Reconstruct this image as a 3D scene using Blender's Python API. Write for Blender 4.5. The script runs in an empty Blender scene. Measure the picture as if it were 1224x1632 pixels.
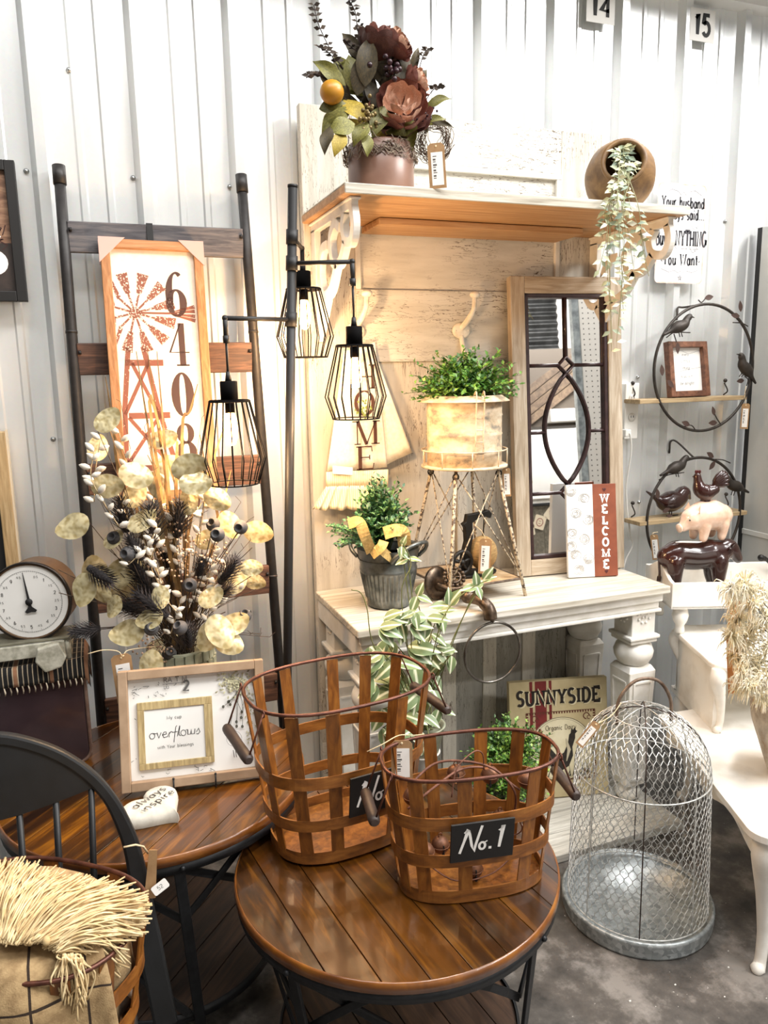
import bpy, math, random
import numpy as np
from mathutils import Vector, Matrix
random.seed(7)
# ------------------------------------------------------------------ camera, light, exposure
SC = bpy.context.scene
COL = SC.collection
F, PITCH, YAW, ROLL, EYE = 1220.4, .180995, .358323, -.0201382, 1.70
def cam_axes():
    cy, sy = math.cos(YAW), math.sin(YAW)
    right = Vector((cy, -sy, 0)); fwd = Vector((sy, cy, 0)); up = Vector((0, 0, 1))
    f2 = math.cos(PITCH)*fwd - math.sin(PITCH)*up
    u2 = math.cos(PITCH)*up + math.sin(PITCH)*fwd
    return math.cos(ROLL)*right + math.sin(ROLL)*u2, math.cos(ROLL)*u2 - math.sin(ROLL)*right, f2
AX = cam_axes()
cd = bpy.data.cameras.new('camera'); cam = bpy.data.objects.new('camera', cd); COL.objects.link(cam)
cam.matrix_world = Matrix(((AX[0].x, AX[1].x, -AX[2].x, 0), (AX[0].y, AX[1].y, -AX[2].y, 0), (AX[0].z, AX[1].z, -AX[2].z, EYE), (0, 0, 0, 1)))
cd.sensor_fit = 'VERTICAL'; cd.sensor_height = 36; cd.lens = F/1632*36; cd.clip_start = .05
SC.camera = cam
vs = SC.view_settings
vs.view_transform = 'Standard'; vs.look = 'None'; vs.gamma = 1; vs.use_curve_mapping = False; vs.exposure = 0.18
wd = bpy.data.worlds.new('world'); SC.world = wd; wd.use_nodes = True
wd.node_tree.nodes['Background'].inputs[0].default_value = (1, .985, .96, 1)
wd.node_tree.nodes['Background'].inputs[1].default_value = .085
def area(name, loc, target, sx, sy, power, col=(1, .985, .965)):
    l = bpy.data.lights.new(name, 'AREA'); l.shape = 'RECTANGLE'; l.size = sx; l.size_y = sy; l.energy = power; l.color = col
    o = bpy.data.objects.new(name, l); COL.objects.link(o); o.location = loc
    o.rotation_euler = (Vector(target)-Vector(loc)).to_track_quat('-Z', 'Y').to_euler()
    return o
# shop ceiling fixtures: long tube lamps hanging above and behind the viewer, plus one added for the aisle
area('overhead_area_lamp', (2.3, 1.05, 5.0), (1.6, 2.0, .8), 4.0, .35, 205)
area('overhead_area_lamp', (4.4, -.3, 4.7), (1.4, 2.2, .9), 2.4, .5, 235)
area('overhead_area_lamp', (-.6, .3, 5.0), (0, 2.0, .8), 2.4, .35, 75)
area('overhead_area_lamp', (3.6, -1.6, 3.9), (3.6, -2.8, .9), 2.4, .4, 260)  # added lamp, no known fixture: brightens the aisle reflected in the mirror

# ------------------------------------------------------------------ pixel helpers (a pixel is a direction; depth is given)
O = Vector((0, 0, EYE))
def ray(x, y): return (x-612)/F*AX[0] - (y-816)/F*AX[1] + AX[2]
def onY(x, y, Y): d = ray(x, y); return O + d*(Y/d.y)
def onX(x, y, X): d = ray(x, y); return O + d*(X/d.x)
def onZ(x, y, Z): d = ray(x, y); return O + d*((Z-EYE)/d.z)
V = Vector
def lerp(a, b, t): return a + (b-a)*t
# ------------------------------------------------------------------ mesh builder
class MB:
    def __init__(s): s.v = []; s.f = []; s.s = []
    def add(s, vs_, fs, smooth=False, M=None):
        n = len(s.v)
        s.v += [tuple(M @ V(p)) for p in vs_] if M is not None else [tuple(p) for p in vs_]
        for f in fs: s.f.append([i+n for i in f]); s.s.append(smooth)
        return s
    def box(s, c, d, M=None):
        x, y, z = c; a, b, h = d[0]/2, d[1]/2, d[2]/2
        vs_ = [(x+i*a, y+j*b, z+k*h) for k in (-1, 1) for j in (-1, 1) for i in (-1, 1)]
        return s.add(vs_, [(0, 2, 3, 1), (4, 5, 7, 6), (0, 1, 5, 4), (2, 6, 7, 3), (0, 4, 6, 2), (1, 3, 7, 5)], False, M)
    def span(s, a, b): return s.box([(a[i]+b[i])/2 for i in range(3)], [abs(b[i]-a[i]) for i in range(3)])
    def bar(s, a, b, w, h, up=(0, 0, 1)):
        a, b = V(a), V(b); d = (b-a).normalized(); u = V(up); r = d.cross(u)
        if r.length < 1e-4: r = d.cross(V((1, 0, 0)))
        r.normalize(); u = r.cross(d)
        vs_ = [p + i*r*w/2 + j*u*h/2 for p in (a, b) for (i, j) in ((-1, -1), (1, -1), (1, 1), (-1, 1))]
        return s.add(vs_, [(3, 2, 1, 0), (4, 5, 6, 7), (0, 1, 5, 4), (1, 2, 6, 5), (2, 3, 7, 6), (3, 0, 4, 7)])
    def tube(s, pts, r, n=8, closed=False, flat=None):
        pts = [V(p) for p in pts]; m = len(pts)
        if not hasattr(r, '__len__'): r = [r]*m
        vs_ = []; prev = None
        for i, p in enumerate(pts):
            if closed: t = pts[(i+1) % m]-pts[i-1]
            else: t = pts[min(i+1, m-1)]-pts[max(i-1, 0)]
            t.normalize()
            if prev is None:
                prev = t.orthogonal().normalized()
            prev = (prev - t*prev.dot(t))
            if prev.length < 1e-6: prev = t.orthogonal()
            prev.normalize(); q = t.cross(prev)
            for k in range(n):
                a = 2*math.pi*k/n
                vs_.append(p + r[i]*(math.cos(a)*prev+math.sin(a)*q))
        fs = []
        for i in range(m if closed else m-1):
            j = (i+1) % m
            for k in range(n): fs.append((i*n+k, i*n+(k+1) % n, j*n+(k+1) % n, j*n+k))
        s.add(vs_, fs, n > 4)
        if not closed:
            b = len(s.v)-m*n
            s.f.append([b+k for k in range(n)][::-1]); s.s.append(False)
            s.f.append([b+(m-1)*n+k for k in range(n)]); s.s.append(False)
        return s
    def strip(s, pts, w, t, nrm):           # flat strap: width w along side vector, thickness t along normal list/func
        pts = [V(p) for p in pts]; m = len(pts); vs_ = []
        for i, p in enumerate(pts):
            tg = (pts[min(i+1, m-1)]-pts[max(i-1, 0)]).normalized()
            n = V(nrm(p) if callable(nrm) else nrm).normalized(); sd = tg.cross(n).normalized()
            ww = w[i] if hasattr(w, '__len__') else w
            vs_ += [p-sd*ww/2-n*t/2, p+sd*ww/2-n*t/2, p+sd*ww/2+n*t/2, p-sd*ww/2+n*t/2]
        fs = [(0, 1, 2, 3), ((m-1)*4+3, (m-1)*4+2, (m-1)*4+1, (m-1)*4)]
        for i in range(m-1):
            for k in range(4): fs.append((i*4+k, (i+1)*4+k, (i+1)*4+(k+1) % 4, i*4+(k+1) % 4))
        return s.add(vs_, fs)
    def loopband(s, pts, w, t, up=(0, 0, 1)):   # closed flat band standing along up
        pts = [V(p) for p in pts]; m = len(pts); up = V(up); vs_ = []
        for i, p in enumerate(pts):
            tg = (pts[(i+1) % m]-pts[i-1]).normalized(); n = tg.cross(up).normalized()
            vs_ += [p-up*w/2-n*t/2, p+up*w/2-n*t/2, p+up*w/2+n*t/2, p-up*w/2+n*t/2]
        fs = []
        for i in range(m):
            j = (i+1) % m
            for k in range(4): fs.append((i*4+k, j*4+k, j*4+(k+1) % 4, i*4+(k+1) % 4))
        return s.add(vs_, fs, False)
    def lathe(s, prof, n=24, M=None, smooth=True, cap=True, sx=1, sy=1):
        vs_ = []; fs = []
        for r, z in prof:
            for k in range(n):
                a = 2*math.pi*k/n; vs_.append((r*math.cos(a)*sx, r*math.sin(a)*sy, z))
        for i in range(len(prof)-1):
            for k in range(n): fs.append((i*n+k, i*n+(k+1) % n, (i+1)*n+(k+1) % n, (i+1)*n+k))
        s.add(vs_, fs, smooth, M)
        if cap:
            b = len(s.v)-len(prof)*n
            if prof[0][0] > 1e-5: s.f.append([b+k for k in range(n)][::-1]); s.s.append(False)
            if prof[-1][0] > 1e-5: s.f.append([b+(len(prof)-1)*n+k for k in range(n)]); s.s.append(False)
        return s
    def cyl(s, a, b, r, n=16, r2=None):
        return s.tube([a, b], [r, r if r2 is None else r2], n)
    def prism(s, out, z0, z1, M=None):        # outline (x, y) extruded in z
        n = len(out)
        vs_ = [(x, y, z0) for x, y in out]+[(x, y, z1) for x, y in out]
        fs = [tuple(range(n))[::-1], tuple(range(n, 2*n))]+[(i, (i+1) % n, n+(i+1) % n, n+i) for i in range(n)]
        return s.add(vs_, fs, False, M)
    def ball(s, c, r, n=10, M=None, m=None):
        if not hasattr(r, '__len__'): r = (r, r, r)
        m = m or max(4, n//2); vs_ = [(c[0], c[1], c[2]-r[2])]; fs = []
        for i in range(1, m):
            t = math.pi*i/m
            for k in range(n):
                a = 2*math.pi*k/n
                vs_.append((c[0]+r[0]*math.sin(t)*math.cos(a), c[1]+r[1]*math.sin(t)*math.sin(a), c[2]-r[2]*math.cos(t)))
        vs_.append((c[0], c[1], c[2]+r[2])); e = len(vs_)-1
        for k in range(n): fs.append((0, 1+(k+1) % n, 1+k)); fs.append((e, e-n+k, e-n+(k+1) % n))
        for i in range(m-2):
            for k in range(n): fs.append((1+i*n+k, 1+i*n+(k+1) % n, 1+(i+1)*n+(k+1) % n, 1+(i+1)*n+k))
        return s.add(vs_, fs, True, M)
    def surf(s, fn, nu, nv, closed=False, smooth=True, M=None):
        vs_ = [fn(i/nu, j/nv) for i in range(nu+(0 if closed else 1)) for j in range(nv+1)]; fs = []
        w = nv+1; t = nu if closed else nu+1
        for i in range(nu):
            for j in range(nv): a = i*w+j; b = ((i+1) % t)*w+j; fs.append((a, b, b+1, a+1))
        return s.add(vs_, fs, smooth, M)
    def poly(s, pts, M=None): return s.add(pts, [tuple(range(len(pts)))], False, M)
    def leaf(s, p, d, n, L, W, fold=.25, curl=.15):   # six-vertex leaf with a folded midrib
        p, d, n = V(p), V(d).normalized(), V(n); sd = d.cross(n)
        if sd.length < 1e-4: sd = d.orthogonal()
        sd.normalize(); n = sd.cross(d)
        a = p; b1 = p+d*L*.45+sd*W/2+n*fold*W; b2 = p+d*L*.45-sd*W/2+n*fold*W; m = p+d*L*.5; t = p+d*L-n*curl*L
        return s.add([a, b1, t, b2, m], [(0, 1, 4), (1, 2, 4), (0, 4, 3), (4, 2, 3)], True)
    def mesh(s, name):
        me = bpy.data.meshes.new(name); me.from_pydata(s.v, [], s.f)
        me.polygons.foreach_set('use_smooth', s.s); me.update(); return me
    def build(s, name, m, parent=None, w=False, bev=0, sub=0, solid=0, loc=None):
        """one mesh object; w = vertices are in world space; loc = origin of a top-level mesh"""
        if parent is not None and w:
            iv = WM[parent.name].inverted(); s.v = [tuple(iv @ V(p)) for p in s.v]
        if loc is not None:
            s.v = [(p[0]-loc[0], p[1]-loc[1], p[2]-loc[2]) for p in s.v]
        me = s.mesh(name); return link(name, me, m, parent, loc, bev, sub, solid)
WM = {}
def link(name, me, m, parent=None, loc=None, bev=0, sub=0, solid=0):
    o = bpy.data.objects.new(name, me); COL.objects.link(o)
    if m is not None and len(me.materials) == 0: me.materials.append(m)
    L = Matrix.Translation(loc) if loc is not None else Matrix()
    if loc is not None: o.location = loc
    if parent is not None: o.parent = parent
    WM[o.name] = (WM[parent.name] if parent is not None else Matrix()) @ L
    if solid: md = o.modifiers.new('solid', 'SOLIDIFY'); md.thickness = solid; md.offset = 0
    if bev: md = o.modifiers.new('bevel', 'BEVEL'); md.width = bev; md.segments = 2; md.limit_method = 'ANGLE'; md.angle_limit = .6
    if sub: md = o.modifiers.new('sub', 'SUBSURF'); md.levels = sub; md.render_levels = sub
    return o
def place(name, me, parent, M):              # copy of shared mesh data at world matrix M under parent
    o = bpy.data.objects.new(name, me); COL.objects.link(o); o.parent = parent
    L = WM[parent.name].inverted() @ M; o.matrix_local = L; WM[o.name] = M
    return o
def tag(o, label, cat, group=None):
    o['label'] = label; o['category'] = cat
    if group: o['group'] = group
    return o
def thing(name, label, cat, loc=(0, 0, 0), rot=None, group=None):
    o = bpy.data.objects.new(name, None); COL.objects.link(o); o.empty_display_size = .05
    R = rot if rot is not None else Matrix()
    M = Matrix.Translation(V(loc)) @ R; o.matrix_world = M; WM[o.name] = M
    return tag(o, label, cat, group)
def struct(o): o['kind'] = 'structure'; return o
def stuff(o): o['kind'] = 'stuff'; return o
def lab(o, t): o['label'] = t; return o
def RZ(a): return Matrix.Rotation(a, 4, 'Z')
def frame(o, u, v):                          # matrix with x = u, y = v, z = normal
    u = V(u).normalized(); n = u.cross(V(v)).normalized(); v = n.cross(u)
    return Matrix(((u.x, v.x, n.x, o[0]), (u.y, v.y, n.y, o[1]), (u.z, v.z, n.z, o[2]), (0, 0, 0, 1)))
def aim(o, d, up=(0, 0, 1)):                 # local z along d
    d = V(d).normalized(); u = V(up)
    if abs(d.dot(u)) > .99: u = V((0, 1, 0))
    x = u.cross(d).normalized(); y = d.cross(x)
    return Matrix(((x.x, y.x, d.x, o[0]), (x.y, y.y, d.y, o[1]), (x.z, y.z, d.z, o[2]), (0, 0, 0, 1)))
def bez(p, n=12):                            # Catmull-Rom through points
    p = [V(q) for q in p]; P_ = [2*p[0]-p[1]]+p+[2*p[-1]-p[-2]]; out = []
    for i in range(1, len(P_)-2):
        a, b, c, d = P_[i-1:i+3]
        for k in range(n):
            t = k/n; out.append(.5*((2*b)+(c-a)*t+(2*a-5*b+4*c-d)*t*t+(3*b-a-3*c+d)*t**3))
    out.append(p[-1]); return out
# ------------------------------------------------------------------ materials
def lin(h):
    h = h.lstrip('#'); c = [int(h[i:i+2], 16)/255 for i in (0, 2, 4)]
    return tuple(x/12.92 if x <= .04045 else ((x+.055)/1.055)**2.4 for x in c)+(1,)
MATS = {}
class NT:
    def __init__(s, name):
        s.m = bpy.data.materials.new(name); s.m.use_nodes = True; s.t = s.m.node_tree; s.b = s.t.nodes['Principled BSDF']
    def n(s, typ, **k):
        nd = s.t.nodes.new(typ)
        for a, v in k.items():
            if a.startswith('i_'): nd.inputs[a[2:].replace('_', ' ')].default_value = v
            else: setattr(nd, a, v)
        return nd
    def l(s, a, b): s.t.links.new(a, b)
    def coord(s, scale=(1, 1, 1), kind='Object', rot=(0, 0, 0)):
        tc = s.n('ShaderNodeTexCoord'); mp = s.n('ShaderNodeMapping'); mp.inputs['Scale'].default_value = scale; mp.inputs['Rotation'].default_value = rot
        s.l(tc.outputs[kind], mp.inputs['Vector']); return mp.outputs['Vector']
    def noise(s, vec, scale=5, detail=4, rough=.55, dist=0):
        nd = s.n('ShaderNodeTexNoise'); nd.inputs['Scale'].default_value = scale; nd.inputs['Detail'].default_value = detail
        nd.inputs['Roughness'].default_value = rough; nd.inputs['Distortion'].default_value = dist; s.l(vec, nd.inputs['Vector']); return nd.outputs['Fac']
    def ramp(s, fac, stops):
        r = s.n('ShaderNodeValToRGB'); e = r.color_ramp.elements
        while len(e) < len(stops): e.new(.5)
        for i, (p, c) in enumerate(stops): e[i].position = p; e[i].color = c if len(c) == 4 else tuple(c)+(1,)
        s.l(fac, r.inputs['Fac']); return r.outputs['Color']
    def mix(s, fac, a, b, mode='MIX'):
        m = s.n('ShaderNodeMix', data_type='RGBA', blend_type=mode)
        for sock, v in ((m.inputs[0], fac), (m.inputs[6], a), (m.inputs[7], b)):
            if hasattr(v, 'default_value') or hasattr(v, 'links'): s.l(v, sock)
            else: sock.default_value = v
        return m.outputs[2]
    def bump(s, h, strength=.3, dist=.002):
        b = s.n('ShaderNodeBump'); b.inputs['Strength'].default_value = strength; b.inputs['Distance'].default_value = dist
        s.l(h, b.inputs['Height']); s.l(b.outputs['Normal'], s.b.inputs['Normal'])
    def col(s, c):
        if isinstance(c, tuple): s.b.inputs['Base Color'].default_value = c
        else: s.l(c, s.b.inputs['Base Color'])
    def rndv(s, c, amt, island=False):       # vary value by object (or by mesh island)
        if island: g = s.n('ShaderNodeNewGeometry').outputs['Random Per Island']
        else: g = s.n('ShaderNodeObjectInfo').outputs['Random']
        mr = s.n('ShaderNodeMapRange'); mr.inputs['To Min'].default_value = 1-amt; mr.inputs['To Max'].default_value = 1+amt; s.l(g, mr.inputs['Value'])
        h = s.n('ShaderNodeHueSaturation'); s.l(mr.outputs['Result'], h.inputs['Value'])
        if isinstance(c, tuple): h.inputs['Color'].default_value = c
        else: s.l(c, h.inputs['Color'])
        return h.outputs['Color']
    def fin(s, rough=.5, metal=0, spec=.5, coat=0):
        b = s.b.inputs; b['Roughness'].default_value = rough; b['Metallic'].default_value = metal; b['Specular IOR Level'].default_value = spec
        if coat: b['Coat Weight'].default_value = coat; b['Coat Roughness'].default_value = .08
        return s.m
def M_(name, c1, c2=None, rough=.5, metal=0, scale=12, stretch=(1, 1, 1), bump=0, rnd=0, island=False, coat=0, lo=.35, hi=.65, detail=5, spec=.5, kind='Object'):
    if name in MATS: return MATS[name]
    t = NT(name); c = lin(c1)
    if c2 or bump:
        f = t.noise(t.coord(stretch, kind), scale, detail)
        if c2: c = t.ramp(f, [(lo, lin(c1)), (hi, lin(c2))])
        if bump: t.bump(f, bump)
    if rnd: c = t.rndv(c, rnd, island)
    t.col(c); MATS[name] = t.fin(rough, metal, spec, coat); return MATS[name]
def crackle(name, base, base2, crack, stretch, scale=1, rough=.6, thr=.05):
    """chalky paint with long wandering cracks along the least-stretched axis"""
    t = NT(name); v = t.coord(stretch)
    nz = t.noise(v, 1, 4, .55, .7)
    ck = t.ramp(nz, [(.480, (0, 0, 0)), (.489, (1, 1, 1)), (.501, (1, 1, 1)), (.510, (0, 0, 0))])
    mask = t.ramp(t.noise(t.coord((1, 1, 1)), 6, 4), [(.40, (.06, .06, .06)), (.60, (1, 1, 1))])
    mm = t.mix(1, ck, mask, 'MULTIPLY')
    body = t.ramp(t.noise(v, .35, 5), [(.35, lin(base)), (.65, lin(base2))])
    t.col(t.mix(mm, body, lin(crack))); t.bump(ck, -.2, .001); return t.fin(rough)
def woodm(name, c1, c2, c3, stretch, scale=10, rough=.45, coat=0, rnd=.18, bump=.15, sat=None):
    t = NT(name); v = t.coord(stretch)
    oi = t.n('ShaderNodeObjectInfo'); ad = t.n('ShaderNodeVectorMath', operation='ADD'); t.l(v, ad.inputs[0])
    sc = t.n('ShaderNodeVectorMath', operation='SCALE'); cb = t.n('ShaderNodeCombineXYZ')
    for k in range(3): t.l(oi.outputs['Random'], cb.inputs[k])
    t.l(cb.outputs[0], sc.inputs[0]); sc.inputs['Scale'].default_value = 37; t.l(sc.outputs[0], ad.inputs[1])
    f = t.noise(ad.outputs[0], scale, 7, .6, .6)
    c = t.ramp(f, [(.3, lin(c1)), (.5, lin(c2)), (.7, lin(c3))])
    t.col(t.rndv(c, rnd)); t.bump(f, bump, .001); return t.fin(rough, 0, .5, coat)
def emis(name, c, s):
    t = NT(name); t.b.inputs['Emission Color'].default_value = lin(c); t.b.inputs['Emission Strength'].default_value = s; t.col(lin(c)); return t.fin(.4)
black = M_('black_iron', '1c1b1a', '242221', .45, .3, 30, bump=.05)
matte_black = M_('matte_black', '171616', None, .55)
dkiron = M_('rusty_dark_iron', '2e2724', '4a3a32', .5, .5, 60, bump=.2)
galv = M_('galvanized_steel', '7d8384', 'b9bfbf', .38, .85, 14, bump=.08, detail=8)
chrome = M_('screw_steel', '8d8f8e', 'cfd2d2', .25, .9, 60)
kraft = M_('kraft_card', '96744f', 'a5835c', .8, 0, 40)
paper = M_('white_paper', 'e9e7e2', None, .8)
ink = M_('black_ink', '1d1b1b', None, .7)
greyink = M_('grey_ink', '5a5856', None, .8)
twine = M_('twine', 'c7b08a', 'e0cda8', .9, 0, 200)
white_print = M_('white_print', 'f6f4f0', None, .6)
# ------------------------------------------------------------------ lettering drawn as flat strokes
def A(cx, cy, rx, ry, a0, a1, n=10):
    return [(cx+rx*math.cos(math.radians(lerp(a0, a1, i/n))), cy+ry*math.sin(math.radians(lerp(a0, a1, i/n)))) for i in range(n+1)]
GL = {   # width, strokes, serif feet (x, y)
 'A': (.8, [[(0, 0), (.4, 1), (.8, 0)], [(.16, .36), (.64, .36)]], [(0, 0), (.8, 0)]),
 'B': (.65, [[(.08, 0), (.08, 1)], [(.08, 1)]+A(.33, .76, .26, .24, 90, -90)+[(.08, .52)], [(.08, .52)]+A(.35, .26, .3, .26, 90, -90)+[(.08, 0)]], [(.08, 0), (.08, 1)]),
 'C': (.75, [A(.4, .5, .36, .5, 50, 310, 18)], [(.66, .9)]),
 'D': (.75, [[(.08, 0), (.08, 1)], [(.08, 1)]+A(.3, .5, .38, .5, 90, -90, 14)+[(.08, 0)]], [(.08, 0), (.08, 1)]),
 'E': (.65, [[(.08, 0), (.08, 1)], [(.08, 1), (.6, 1), (.6, .82)], [(.08, .5), (.45, .5)], [(.08, 0), (.62, 0), (.62, .2)]], [(.08, 0), (.08, 1)]),
 'G': (.8, [A(.4, .5, .36, .5, 50, 350, 18), [(.5, .42), (.76, .42), (.76, .1)]], []),
 'H': (.75, [[(.08, 0), (.08, 1)], [(.67, 0), (.67, 1)], [(.08, .5), (.67, .5)]], [(.08, 0), (.08, 1), (.67, 0), (.67, 1)]),
 'I': (.3, [[(.15, 0), (.15, 1)]], [(.15, 0), (.15, 1)]),
 'L': (.6, [[(.08, 1), (.08, 0), (.58, 0), (.58, .25)]], [(.08, 0), (.08, 1)]),
 'M': (.95, [[(.08, 0), (.08, 1), (.47, .1), (.87, 1), (.87, 0)]], [(.08, 0), (.06, 1), (.89, 1), (.87, 0)]),
 'N': (.8, [[(.08, 0), (.08, 1), (.7, 0), (.7, 1)]], [(.08, 0), (.06, 1), (.7, 1)]),
 'O': (.8, [A(.4, .5, .36, .5, 0, 360, 22)], []),
 'R': (.7, [[(.08, 0), (.08, 1)], [(.08, 1)]+A(.33, .75, .26, .25, 90, -90)+[(.08, .5)], [(.35, .5), (.66, 0)]], [(.08, 0), (.08, 1), (.66, 0)]),
 'S': (.62, [A(.31, .75, .25, .25, 40, 270, 10)[:-1]+A(.31, .25, .27, .25, 90, -140, 12)], []),
 'T': (.7, [[(.35, 0), (.35, 1)], [(.02, .8), (.02, 1), (.68, 1), (.68, .8)]], [(.35, 0)]),
 'U': (.75, [[(.08, 1), (.08, .35)]+A(.375, .33, .295, .33, 180, 360, 12)+[(.67, 1)]], [(.08, 1), (.67, 1)]),
 'W': (1.1, [[(.05, 1), (.3, 0), (.55, .9), (.8, 0), (1.05, 1)]], [(.05, 1), (1.05, 1), (.55, .95)]),
 'Y': (.75, [[(.04, 1), (.375, .48), (.71, 1)], [(.375, .48), (.375, 0)]], [(.04, 1), (.71, 1), (.375, 0)]),
 'a': (.58, [A(.27, .3, .22, .3, 0, 360, 14), [(.5, .62), (.5, 0)]], [(.52, 0)]),
 'b': (.58, [[(.08, 1), (.08, 0)], A(.31, .3, .22, .3, 0, 360, 14)], [(.06, 1)]),
 'd': (.58, [[(.5, 1), (.5, 0)], A(.27, .3, .22, .3, 0, 360, 14)], [(.48, 1), (.53, 0)]),
 'e': (.55, [[(.06, .32)]+[(.48, .32)]+A(.27, .3, .21, .3, 5, 310, 14)], []),
 'f': (.4, [[(.2, 0), (.2, .75)]+A(.36, .75, .16, .22, 180, 60, 6), [(.04, .58), (.36, .58)]], []),
 'h': (.58, [[(.08, 1), (.08, 0)], [(.08, .35)]+A(.29, .36, .2, .26, 180, 0, 8)+[(.49, 0)]], [(.06, 1), (.08, 0), (.49, 0)]),
 'i': (.25, [[(.12, .62), (.12, 0)], [(.12, .82), (.12, .9)]], [(.12, 0), (.1, .62)]),
 'l': (.25, [[(.12, 1), (.12, 0)]], [(.12, 0), (.1, 1)]),
 'n': (.58, [[(.08, .62), (.08, 0)], [(.08, .35)]+A(.29, .36, .2, .26, 180, 0, 8)+[(.49, 0)]], [(.06, .62), (.08, 0), (.49, 0)]),
 'o': (.55, [A(.27, .3, .22, .3, 0, 360, 14)], []),
 'p': (.58, [[(.08, .62), (.08, -.35)], A(.31, .3, .22, .3, 0, 360, 14)], []),
 'r': (.42, [[(.08, .62), (.08, 0)], [(.08, .35)]+A(.3, .36, .22, .26, 180, 60, 6)], [(.06, .62), (.08, 0)]),
 's': (.46, [A(.23, .46, .17, .16, 40, 270, 8)[:-1]+A(.23, .15, .18, .16, 90, -140, 9)], []),
 't': (.4, [[(.18, .9), (.18, .1), (.34, .02)], [(.02, .6), (.36, .6)]], []),
 'u': (.58, [[(.08, .62), (.08, .25)]+A(.28, .22, .2, .22, 180, 330, 8)+[(.5, .3)], [(.5, .62), (.5, 0)]], [(.06, .62), (.48, .62), (.53, 0)]),
 'v': (.5, [[(.02, .62), (.25, 0), (.48, .62)]], []),
 'w': (.75, [[(.02, .62), (.2, 0), (.37, .55), (.55, 0), (.73, .62)]], []),
 'y': (.52, [[(.02, .62), (.26, 0)], [(.5, .62), (.2, -.2), (.05, -.28)]], []),
 'g': (.58, [A(.27, .3, .22, .3, 0, 360, 14), [(.5, .62), (.5, -.1)]+A(.28, -.12, .22, .18, 0, -150, 7)], []),
 'c': (.5, [A(.27, .3, .21, .3, 50, 310, 12)], []),
 'm': (.85, [[(.08, .62), (.08, 0)], [(.08, .36)]+A(.26, .36, .17, .26, 180, 0, 7)+[(.43, 0)], [(.43, .36)]+A(.61, .36, .17, .26, 180, 0, 7)+[(.78, 0)]], []),
 '.': (.25, [[(.12, 0), (.12, .08)]], []),
 ' ': (.4, [], []),
 '0': (.6, [A(.3, .5, .25, .5, 0, 360, 18)], []), '1': (.4, [[(.08, .78), (.24, 1), (.24, 0)]], []),
 '2': (.6, [A(.3, .74, .24, .26, 170, -20, 10)+[(.06, 0), (.56, 0)]], []),
 '3': (.55, [A(.27, .75, .22, .25, 150, -90, 8)+A(.27, .25, .24, .25, 90, -150, 9)], []),
 '4': (.65, [[(.5, 0), (.5, 1), (.04, .3), (.62, .3)]], []),
 '5': (.6, [[(.52, 1), (.12, 1), (.09, .56)]+A(.28, .32, .26, .32, 130, -150, 12)], []),
 '6': (.6, [A(.3, .3, .24, .3, 0, 360, 14), [(.06, .3)]+A(.42, .45, .36, .55, 190, 100, 8)], []),
 '7': (.55, [[(.04, 1), (.52, 1), (.2, 0)]], []),
 '8': (.55, [A(.27, .75, .2, .24, 0, 360, 12), A(.27, .26, .24, .26, 0, 360, 12)], []),
 '9': (.6, [A(.3, .7, .24, .3, 0, 360, 14), [(.54, .7)]+A(.18, .55, .36, .55, 10, -80, 8)], []),
}
def stroke2(mb, pts, w, M, z=0):              # flat ribbon through 2-D points, w constant or per point
    n = len(pts); P2 = [V((p[0], p[1], 0)) for p in pts]; vs_ = []
    closed = n > 3 and (P2[0]-P2[-1]).length < 1e-6
    for i in range(n):
        a = P2[i-1] if i else (P2[-2] if closed else P2[0]); b = P2[i+1] if i < n-1 else (P2[1] if closed else P2[-1])
        t = (b-a)
        if t.length < 1e-9: t = V((1, 0, 0))
        t.normalize(); nn = V((-t.y, t.x, 0)); k = w[i] if hasattr(w, '__len__') else w
        if 0 < i < n-1:
            c = (P2[i]-a).normalized().dot((b-P2[i]).normalized()); k *= min(1.6, 1/max(.45, math.sqrt(max(.01, (1+c)/2))))
        vs_ += [P2[i]+nn*k/2+V((0, 0, z)), P2[i]-nn*k/2+V((0, 0, z))]
    mb.add(vs_, [(2*i, 2*i+1, 2*i+3, 2*i+2) for i in range(n-1)], False, M)
def text(mb, s, M, h, x0=None, cx=None, y=0, th=.12, serif=.0, gap=.14, sx=1, stack=None, slant=0, track=0):
    """stroke lettering of cap height h in the plane of M; cx centres it; stack = vertical step for letters set one below the other"""
    def wid(c): return GL[c][0]*h*sx
    tot = sum(wid(c) for c in s)+gap*h*(len(s)-1)
    x = x0 if x0 is not None else (cx or 0)-tot/2
    yy = y
    for c in s:
        w, st, sf = GL[c]
        ox = (cx or 0)-w*h*sx/2 if stack else x
        q = lambda p: (ox+(p[0]+slant*p[1])*h*sx, yy+p[1]*h)
        for k in st: stroke2(mb, [q(p) for p in k], th*h, M)
        if serif:
            for p in sf:
                a = q(p); d = serif*h; tt = th*h*.55
                yo = a[1]+(tt/2 if p[1] < .3 else -tt/2)
                stroke2(mb, [(a[0]-d, yo), (a[0]+d, yo)], tt, M)
        if stack: yy -= stack
        else: x += wid(c)+gap*h
def curl(mb, M, x, y, s, flip=1, w=.0012):   # small printed scroll
    pts = [(x+flip*s*(t*1.0), y+s*.25*math.sin(t*6.28)) for t in [i/14 for i in range(15)]]
    stroke2(mb, pts, w, M)
    sp = [(x+flip*(s+s*.22*(1-i/16)*math.cos(i*.6)), y+s*.22*(1-i/16)*math.sin(i*.6)) for i in range(15)]
    stroke2(mb, sp, w, M)
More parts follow.
